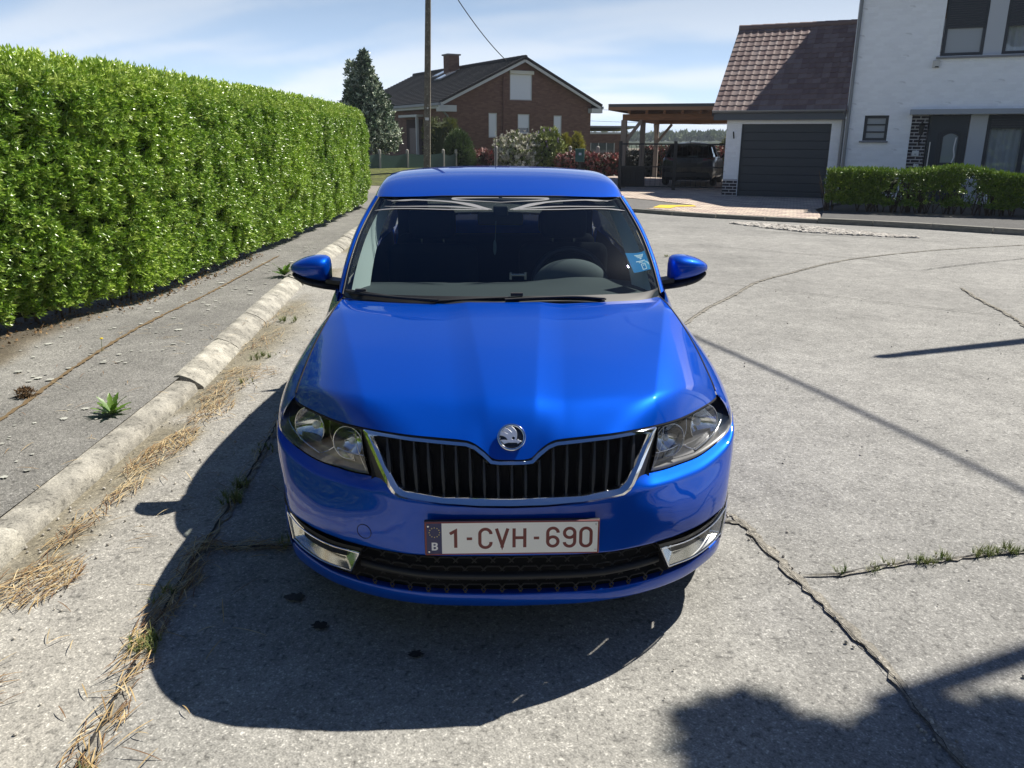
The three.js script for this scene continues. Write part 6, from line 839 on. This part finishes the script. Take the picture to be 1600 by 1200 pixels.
// ------------------------------------------------------------------ utility pole, cables
{
  const ct = tex(256, (x, y, i, j) => { const n = vnoise(x * 60, y * 60, 3, 60), c = fbm(x * 9, y * 9, 2, 3, 9); const v = 0.55 + 0.3 * (c - 0.5); return n > 0.86 ? [0.95, 0.95, 0.9] : [v, v * 0.95, v * 0.85]; }); ct.repeat.set(1, 8);
  const p = thing('utility_pole', 'grey speckled concrete utility pole on the lawn in front of the brick house', 'utility pole', [-3.38, 0, -33]);
  const sh = new THREE.CylinderGeometry(0.12, 0.185, 9.0, 4, 12).rotateY(Math.PI / 4).translate(0, 4.5, 0); mesh('shaft', toCreasedNormals(sh, 0.4), std(lin(0.50, 0.48, 0.44), 0.9, 0, { map: ct }), p); p.rotation.z = -rad(1.9);
  mesh('cable_clamp', [box(0.25, 0.1, 0.25, 0, 8.6, 0), bar(V(0, 8.5, 0), V(0.2, 8.5, 0.1), 0.02)], zinc, p); mesh('small_plate', box(0.14, 0.10, 0.01, 0.0, 2.3, 0.135), std(lin(0.6, 0.6, 0.58), 0.6), p);
  for (const [x, y, z, r] of [[0.05, 3.2, 0.11, 0.03], [-0.06, 4.4, 0.1, 0.025], [0.07, 5.3, 0.095, 0.03], [0.02, 2.7, 0.12, 0.035]]) mesh('lichen_spot', new THREE.SphereGeometry(r, 8, 5).scale(1, 1, 0.15).translate(x, y, z), std(lin(0.55, 0.55, 0.5), 1), p);
  const cab = std(lin(0.03, 0.03, 0.03), 0.7);
  const wire = (name, a, b, sag, r, label) => { const pts = []; for (let i = 0; i <= 24; i++) { const t = i / 24; pts.push(V(lerp(a[0], b[0], t), lerp(a[1], b[1], t) - sag * 4 * t * (1 - t), lerp(a[2], b[2], t))); } tag(mesh(name, tube(pts, r, 60, 6), cab), label, 'cable'); };
  wire('service_cable', [-3.35, 8.5, -33], [-0.35, 5.50, -45.9], 0.35, 0.022, 'thin dark cable hanging from the utility pole to the brick house roof');
  tag(mesh('overhead_cable', tube([V(-3.3, 8.55, -33), V(0.34, 7.35, -24), V(3.58, 6.95, -16), V(6.257, 7.0, -9.383), V(7.38, 7.45, -6.6), V(10.8, 9.2, 1.85)], 0.024, 80, 6), cab), 'overhead cable from the utility pole over the road, casting a long thin shadow', 'cable');
  const p2 = thing('roadside_pole', 'second concrete pole beside the road carrying the overhead cable', 'utility pole', [10.8, 0, 1.85]); mesh('shaft', new THREE.CylinderGeometry(0.1, 0.16, 9.3, 4).rotateY(0.6).translate(0, 4.65, 0), std(lin(0.19, 0.165, 0.13), 0.9, 0, { map: ct }), p2);
  wire('distant_power_line', [-40, 13, -240], [190, 11, -240], 4, 0.05, 'faint upper power line crossing the sky beyond the carport'); wire('distant_power_line', [-40, 9.3, -240], [190, 8.0, -240], 3.5, 0.05, 'faint lower power line crossing the sky beyond the carport');
}
// ------------------------------------------------------------------ trees, shrubs
const barkM = std(lin(0.075, 0.06, 0.045), 0.95);
const leafS = leafMat(0.5, 0.25);
{
  const mix = (a, b) => (R, nz) => a.clone().lerp(b, clamp(R() * 0.8 + (nz - 0.5) * 1.2)).multiplyScalar(0.8 + 0.4 * R());
  // tall pale-leaved tree behind the hedge
  const t = thing('pointed_tree', 'tall pointed tree with silvery variegated leaves behind the end of the hedge', 'tree', [-6.3, 0, -36.5]); mesh('trunk', bar(V(0, 0, 0), V(0, 3.6, 0), 0.16, 0.05, 8), barkM, t);
  const vcol = (R) => (R() < 0.40 ? lin(0.46, 0.52, 0.36) : lin(0.055, 0.10, 0.04)).multiplyScalar(0.7 + 0.5 * R()); const sp = sprig(6, 0.15, 0.075, 1.0, 12, 1.3);
  const spire = (cx, cz, y0, y1, r, n, sd) => { const RR = rng(sd), it = []; for (let i = 0; i < n; i++) { const tt = Math.pow(RR(), 0.8), y = lerp(y0, y1, tt), a = RR() * 6.283, k = r * (tt < 0.2 ? lerp(0.75, 1, tt / 0.2) : Math.pow(1 - (tt - 0.2) / 0.8, 0.8)) * (0.72 + 0.6 * fbm(Math.cos(a) * 1.5 + 4, y * 1.6, Math.sin(a) * 1.5 + sd, 3)) * Math.pow(RR(), 0.35) + 0.05; it.push({ p: V(cx + Math.cos(a) * k, y, cz + Math.sin(a) * k), n: V(Math.cos(a) * 0.8 + RR() - 0.5, 0.7, Math.sin(a) * 0.8 + RR() - 0.5).normalize(), s: 0.6 + RR() * 0.6, c: vcol(RR) }); } return it; };
  scatter('crown', t, sp, leafMat(0.35, 0.15), [...spire(0, 0, 0.9, 4.5, 1.4, 3400, 3), ...spire(0.05, 0.1, 2.9, 5.0, 0.40, 420, 5), ...spire(-0.42, 0.2, 2.7, 4.6, 0.33, 260, 6)]); core(t, [0, 2.4, 0], [1.0, 1.7, 1.0], 3, lin(0.02, 0.03, 0.014), { taper: 0.5, k: 0.7 });
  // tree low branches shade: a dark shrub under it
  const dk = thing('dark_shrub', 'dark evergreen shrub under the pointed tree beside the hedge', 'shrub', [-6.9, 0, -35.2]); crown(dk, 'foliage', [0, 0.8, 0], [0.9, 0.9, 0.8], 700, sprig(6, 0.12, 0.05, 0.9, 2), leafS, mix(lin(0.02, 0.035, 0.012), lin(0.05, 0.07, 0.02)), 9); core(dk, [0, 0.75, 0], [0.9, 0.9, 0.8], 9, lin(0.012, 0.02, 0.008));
  const conif = sprig(9, 0.10, 0.022, 0.55, 21, 1.6);
  const shrub = (name, label, pos, r, n, a, b, o = {}, geo = conif, h = 0) => { const s = thing(name, label, 'shrub', pos); crown(s, 'foliage', [0, r[1] + h, 0], r, n, geo, o.mat ?? leafS, mix(a, b), Math.round(pos[0] * 7 + 90), { lump: 0.12, ...o }); core(s, [0, r[1] + h, 0], r, Math.round(pos[0] * 7 + 90), a.clone().multiplyScalar(0.35), { k: 0.86, ...o }); return s; };
  shrub('clipped_yew', 'tall box-shaped clipped golden-green yew beside the utility pole', [-3.35, 0, -39.5], [0.74, 1.22, 0.7], 1900, lin(0.08, 0.11, 0.02), lin(0.24, 0.25, 0.04), { box: 0.45, lump: 0.06 });
  shrub('rounded_conifer', 'dark green egg-shaped conifer in front of the brick gable', [-2.32, 0, -36.2], [0.74, 0.92, 0.7], 1700, lin(0.05, 0.09, 0.02), lin(0.12, 0.19, 0.04), { taper: 0.35, lump: 0.06 });
  shrub('golden_cone', 'left of the two small golden cone conifers under the right window', [2.55, 0, -41.0], [0.40, 0.88, 0.40], 800, lin(0.22, 0.22, 0.02), lin(0.50, 0.46, 0.03), { taper: 0.6, lump: 0.06 }); shrub('golden_cone', 'right of the two small golden cone conifers under the right window', [3.12, 0, -41.2], [0.44, 0.90, 0.42], 800, lin(0.22, 0.22, 0.02), lin(0.50, 0.46, 0.03), { taper: 0.55, lump: 0.06 });
  const br = sprig(6, 0.10, 0.05, 0.9, 31);
  const redCol = (R) => (R() < 0.55 ? lin(0.32, 0.075, 0.06) : R() < 0.5 ? lin(0.42, 0.22, 0.18) : lin(0.08, 0.10, 0.03)).multiplyScalar(0.6 + 0.6 * R());
  const ph = (label, x, z, r, n, sd) => { const s = thing('red_shrub', label, 'shrub', [x, 0, z]); crown(s, 'foliage', [0, r[1], 0], r, n, br, leafS, (R, nz, d) => (d > 0.8 ? redCol(R) : lin(0.07, 0.09, 0.03)), sd, { box: 0.6, lump: 0.15 }); core(s, [0, r[1], 0], r, sd, lin(0.03, 0.018, 0.012), { box: 0.6, k: 0.85 }); };
  ph('red-leaved shrub between the egg-shaped conifer and the white-flowering shrub', -1.35, -36.6, [0.55, 0.53, 0.4], 700, 5);
  ph('red-leaved hedge section behind the green mailbox', 2.9, -36.5, [1.0, 0.48, 0.4], 1200, 7); ph('short red-leaved hedge section right of the green mailbox', 4.35, -36.5, [0.42, 0.46, 0.4], 500, 8);
  { const s = thing('white_flowering_shrub', 'loose white-flowering shrub in front of the brick gable', 'shrub', [0.15, 0, -37]); crown(s, 'foliage', [0, 0.85, 0], [1.0, 0.9, 0.7], 1500, br, leafS, (R) => (R() < 0.6 ? lin(0.75, 0.72, 0.60) : lin(0.22, 0.27, 0.07)).multiplyScalar(0.6 + 0.5 * R()), 15, { lump: 0.4, up: 0.8 }); core(s, [0, 0.7, 0], [0.9, 0.8, 0.6], 15, lin(0.04, 0.045, 0.02), { k: 0.6 }); const RR = rng(7), it = []; for (let i = 0; i < 14; i++) { const a = RR() * 6.28, x = (RR() - 0.5) * 1.5; for (let k = 0; k < 9; k++) it.push({ p: V(x + Math.cos(a) * 0.03 * k, 1.25 + k * 0.075 * (0.6 + 0.5 * RR()), (RR() - 0.5) * 0.3), n: V(RR() - 0.5, 1, RR() - 0.5).normalize(), s: 0.7, c: lin(0.5, 0.48, 0.38).multiplyScalar(0.7 + RR() * 0.5) }); } scatter('flowering_sprays', s, br, leafS, it); }
  { const s = thing('lilac', 'green lilac bush with pale purple flower heads in front of the brick gable', 'shrub', [1.38, 0, -37.4]); crown(s, 'foliage', [0, 0.95, 0], [0.85, 1.0, 0.6], 1400, sprig(6, 0.12, 0.06, 0.9, 33), leafS, mix(lin(0.14, 0.19, 0.04), lin(0.36, 0.40, 0.10)), 19, { lump: 0.3 }); core(s, [0, 0.85, 0], [0.8, 0.95, 0.55], 19, lin(0.03, 0.04, 0.012), { k: 0.75 }); const RR = rng(4); for (let i = 0; i < 16; i++) { const a = RR() * 6.28, y = 1.2 + RR() * 0.75, r = 0.75 * Math.sqrt(Math.max(0.05, 1 - ((y - 0.95) / 1.05) ** 2)); mesh('flower_head', new THREE.ConeGeometry(0.055, 0.17, 7, 2).translate(Math.cos(a) * r, y + 0.05, Math.abs(Math.sin(a)) * r * 0.7), std(lin(0.36, 0.27, 0.40), 0.9), s); } }
  // dark hedge between garden and carport, and the hedge behind the carport
  const hd = (name, label, a, b, h, w, n, colf, cc, sd) => { const s = thing(name, label, 'hedge'), RR = rng(sd), it = [], dx = b[0] - a[0], dz = b[1] - a[1], Ln = Math.hypot(dx, dz), nx = -dz / Ln, nz = dx / Ln; for (let i = 0; i < n; i++) { const t = RR(), top = RR() < 0.3, o = top ? (RR() - 0.5) * 2 * w : (RR() < 0.5 ? 1 : -1) * w, y = top ? h * (0.97 + 0.1 * RR()) : RR() * h; it.push({ p: V(a[0] + dx * t + nx * o, y, a[1] + dz * t + nz * o), n: V(nx * Math.sign(o) + RR() - 0.5, (top ? 1 : 0.4), nz * Math.sign(o) + RR() - 0.5).normalize(), s: 0.8 + 0.5 * RR(), c: colf(RR, y / h) }); } scatter('foliage', s, br, leafS, it); mesh('inner_twigs', beam(V(a[0], h * 0.47, a[1]), V(b[0], h * 0.47, b[1]), w * 1.7, h * 0.9), std(cc, 1), s); };
  hd('dark_hedge', 'dark clipped hedge between the mailbox and the carport', [4.85, -36.2], [8.3, -38.2], 0.95, 0.3, 1100, (R) => lin(0.012, 0.016, 0.010).multiplyScalar(0.6 + R()), lin(0.008, 0.010, 0.007), 3);
  hd('photinia_hedge', 'red and green hedge behind the dark car under the carport', [5.6, -37.2], [14.5, -34.6], 1.12, 0.35, 3200, (R, k) => (k > 0.7 && R() < 0.7 ? redCol(R) : R() < 0.3 ? lin(0.28, 0.13, 0.07) : lin(0.05, 0.075, 0.02)).multiplyScalar(0.6 + 0.6 * R()), lin(0.015, 0.015, 0.010), 4);
  { const s = thing('field_bush', 'round yellow-green bush in the field behind the carport', 'shrub', [12.6, 0, -48]); crown(s, 'foliage', [0, 1.0, 0], [0.85, 0.9, 0.8], 700, br, leafS, mix(lin(0.10, 0.12, 0.03), lin(0.24, 0.24, 0.07)), 23); core(s, [0, 1.0, 0], [0.85, 0.9, 0.8], 23, lin(0.05, 0.06, 0.02)); }
}
// ------------------------------------------------------------------ garden fence, posts, mailbox
{
  const conc = std(lin(0.36, 0.34, 0.30), 0.9), netM = phys(lin(0.09, 0.15, 0.13), { transmission: 0.6, roughness: 0.9, thickness: 0, side: THREE.DoubleSide });
  const f = thing('garden_fence', 'low concrete post fence hung with green netting across the lawn', 'fence'); const ps = [[-6.3, -33.6], [-5.35, -33.9], [-4.3, -34.4], [-2.9, -35.2], [-2.4, -35.6]]; ps.forEach(([x, z]) => mesh('fence_post', [box(0.11, 0.72, 0.11, x, 0.74, z, 0.02), new THREE.SphereGeometry(0.06, 8, 6).translate(x, 1.10, z)], conc, f));
  for (let i = 0; i < ps.length - 1; i++) mesh('netting', gridGeo((u, v) => [lerp(ps[i][0], ps[i + 1][0], u), 0.42 + v * (0.58 - 0.14 * Math.sin(Math.PI * u) * (0.6 + 0.4 * Math.sin(i * 3))), lerp(ps[i][1], ps[i + 1][1], u) + 0.05], 10, 4), netM, f);
  const base = thing('concrete_post', 'pale concrete garden post right of the white-flowering shrub', 'post', [-0.72, 0, -36.2], 0, 'concrete posts along the garden front'); mesh('post_shaft', box(0.14, 1.2, 0.14, 0, 0.6, 0, 0.02), conc, base); mesh('post_cap', new THREE.SphereGeometry(0.08, 10, 7).translate(0, 1.2, 0), conc, base); base.userData.label = 'pale concrete garden post left of the white-flowering shrub';
  for (const [x, z, l] of [[2.55, -37.6, 'pale concrete garden post in front of the golden cones'], [3.78, -37.6, 'pale concrete garden post just left of the green mailbox'], [5.05, -37.6, 'pale concrete garden post just right of the red hedge'], [5.85, -38, 'pale concrete garden post behind the dark hedge, below the outbuilding'], [6.7, -38.4, 'pale concrete garden post behind the dark hedge, nearest the carport']]) { const c = base.clone(); c.name = numbered('concrete_post'); c.position.set(x, 0, z); c.userData = { ...c.userData, label: l }; scene.add(c); }
  const mb = thing('mailbox', 'green mailbox on a post in front of the red hedge', 'mailbox', [2.62, 0, -33], -rad(8)); mesh('mailbox_body', box(0.34, 0.46, 0.26, 0, 0.95, 0, 0.03), std(lin(0.012, 0.075, 0.07), 0.5), mb); mesh('mailbox_lid', box(0.38, 0.05, 0.30, 0, 1.19, 0.01, 0.02), std(lin(0.02, 0.09, 0.085), 0.5), mb); mesh('post', box(0.07, 0.75, 0.07, 0, 0.36, -0.04), blackPl, mb); mesh('badge', box(0.10, 0.09, 0.01, 0.02, 1.02, 0.132, 0.003), std(lin(0.45, 0.5, 0.6), 0.6), mb);
}
// ------------------------------------------------------------------ fields and far trees
{
  const R = rng(71), it = []; for (let i = 0; i < 6500; i++) { const x = lerp(-260, 330, R()), z = -330 - R() * 40; it.push({ p: V(x, 0.3 + R() * (0.8 + 3.0 * fbm(x * 0.035, 3, 1, 4)), z), n: V((R() - 0.5), 0.6, R()).normalize(), s: 0.8 + R() * 0.9, c: lin(0.09, 0.13, 0.045).lerp(lin(0.17, 0.21, 0.08), R()) }); }
  const w = scatter('far_wood', scene, sprig(9, 1.3, 0.9, 0.9, 14, 0.8), leafMat(0.8, 0.1), it); tag(w, 'hazy row of trees on the horizon beyond the green field', 'trees', null, 'stuff');
  struct('ploughed_strip', new THREE.PlaneGeometry(600, 70).rotateX(-Math.PI / 2).translate(40, -0.05, -110), std(lin(0.16, 0.14, 0.10), 1), 'brownish strip of field beyond the garden hedge');
  // gardens and trees across the street behind the viewer (seen only as reflections in the car)
  const g = rng(81), bi = []; for (let i = 0; i < 3500; i++) { const x = lerp(-16, 26, g()), h = 2.0 + 2.6 * fbm(x * 0.25, 5, 2, 3); bi.push({ p: V(x, g() * h, 12.5 + (g() - 0.5) * 1.6), n: V(g() - 0.5, 0.6, -0.8).normalize(), s: 0.8 + g() * 0.7, c: lin(0.05, 0.09, 0.02).lerp(lin(0.14, 0.19, 0.04), g()) }); }
  const bh = thing('garden_hedge', 'long garden hedge across the street behind the viewer', 'hedge'); scatter('foliage', bh, sprig(8, 0.4, 0.2, 0.9, 3, 0.8), leafMat(0.6, 0.2), bi); mesh('inner_twigs', bx(-16, 26, 0, 2.2, 12.3, 13.2), std(lin(0.015, 0.022, 0.01), 1), bh);
}
// ------------------------------------------------------------------ roadside things on the right, outside the frame, whose shadows fall into it
{
  const iron = std(lin(0.10, 0.105, 0.11), 0.6, 0.3);
  const lamp = (label, base, h, tip, r) => { const l = thing('street_lamp', label, 'street lamp', base); const t = V(tip[0] - base[0], tip[1], tip[2] - base[2]); mesh('lamp_post', bar(V(0, 0, 0), V(0, h, 0), 0.09, 0.06, 10), iron, l); mesh('lamp_arm', bar(V(0, h, 0), t, r * 1.2, r * 0.75, 8), iron, l); const d = t.clone().sub(V(0, h, 0)).normalize(), e = t.clone().addScaledVector(d, 0.30); mesh('lamp_head', [tube([t, t.clone().lerp(e, 0.5).add(V(0, 0.02, 0)), e.clone().add(V(0, -0.03, 0))], 0.055, 10, 8), bar(e.clone().add(V(0, -0.03, 0)), e.clone().addScaledVector(d, 0.12).add(V(0, -0.07, 0)), 0.05, 0.01, 8)], iron, l); };
  lamp('street lamp beside the road whose arm shadow lies on the right of the road', [9.3, 0, -9.4], 4.5, [5.85, 4.2, -8.05], 0.085);
  const tr = thing('street_tree', 'leafy street tree on the right whose shadow reaches the bottom of the picture', 'tree', [7.6, 0, -2.6]); mesh('trunk', [tube([V(0, 0, 0), V(-0.1, 2, 0.05), V(-0.4, 4, -0.2), V(-1.2, 5.6, -0.6)], 0.13, 20, 8), tube([V(-0.3, 3.6, -0.1), V(0.3, 5, -0.3), V(0.2, 6.5, -0.2)], 0.07, 12, 6)], barkM, tr); mesh('branch', tube([V(1.3, 5.7, -3.67), V(-1.3, 5.6, -2.58), V(-2.85, 5.6, -1.92)], 0.05, 16, 6), barkM, tr);
  const sp = sprig(8, 0.12, 0.06, 0.9, 17), cf = (R) => lin(0.08, 0.14, 0.02).lerp(lin(0.2, 0.28, 0.04), R());
  const spS = sprig(6, 0.06, 0.035, 0.9, 17);
 
  const lobes = [[-3.305, 5.6, -1.774, 0.15], [-3.2, 5.6, -1.70, 0.15], [-3.174, 5.6, -1.64, 0.16], [-3.01, 5.6, -1.63, 0.16], [-2.83, 5.6, -1.70, 0.15], [-2.656, 5.6, -1.75, 0.15], [-2.514, 5.6, -1.77, 0.15], [-2.42, 5.6, -1.66, 0.17], [-3.2, 5.7, -1.52, 0.22], [-2.98, 5.7, -1.42, 0.26], [-2.73, 5.7, -1.5, 0.24], [-2.5, 5.7, -1.48, 0.26], [-2.95, 5.8, -1.15, 0.36], [-2.6, 5.8, -1.15, 0.36], [-2.2, 5.8, -1.3, 0.34], [-1.9, 5.9, -0.9, 0.6], [-1.2, 6.1, -0.4, 0.95], [-1.2, 6.3, 0.7, 1.1], [0.3, 6.6, 1.2, 1.3], [-0.8, 6.4, 2.2, 1.2], [1.0, 6.6, -0.2, 1.1], [0.6, 6.4, 3.3, 1.4], [2.2, 6.2, 1.5, 1.4]];
  lobes.forEach(([x, y, z, r], i) => { crown(tr, 'crown', [x, y, z], [r, r * 0.85, r], Math.round(120 + 900 * r * r), spS, leafS, cf, i + 3, { lump: 0.1, min: 0.7 }); core(tr, [x, y, z], [r, r * 0.85, r], i + 3, lin(0.02, 0.03, 0.01), { k: 1.0 }); });
}
renderer.render(scene, camera);
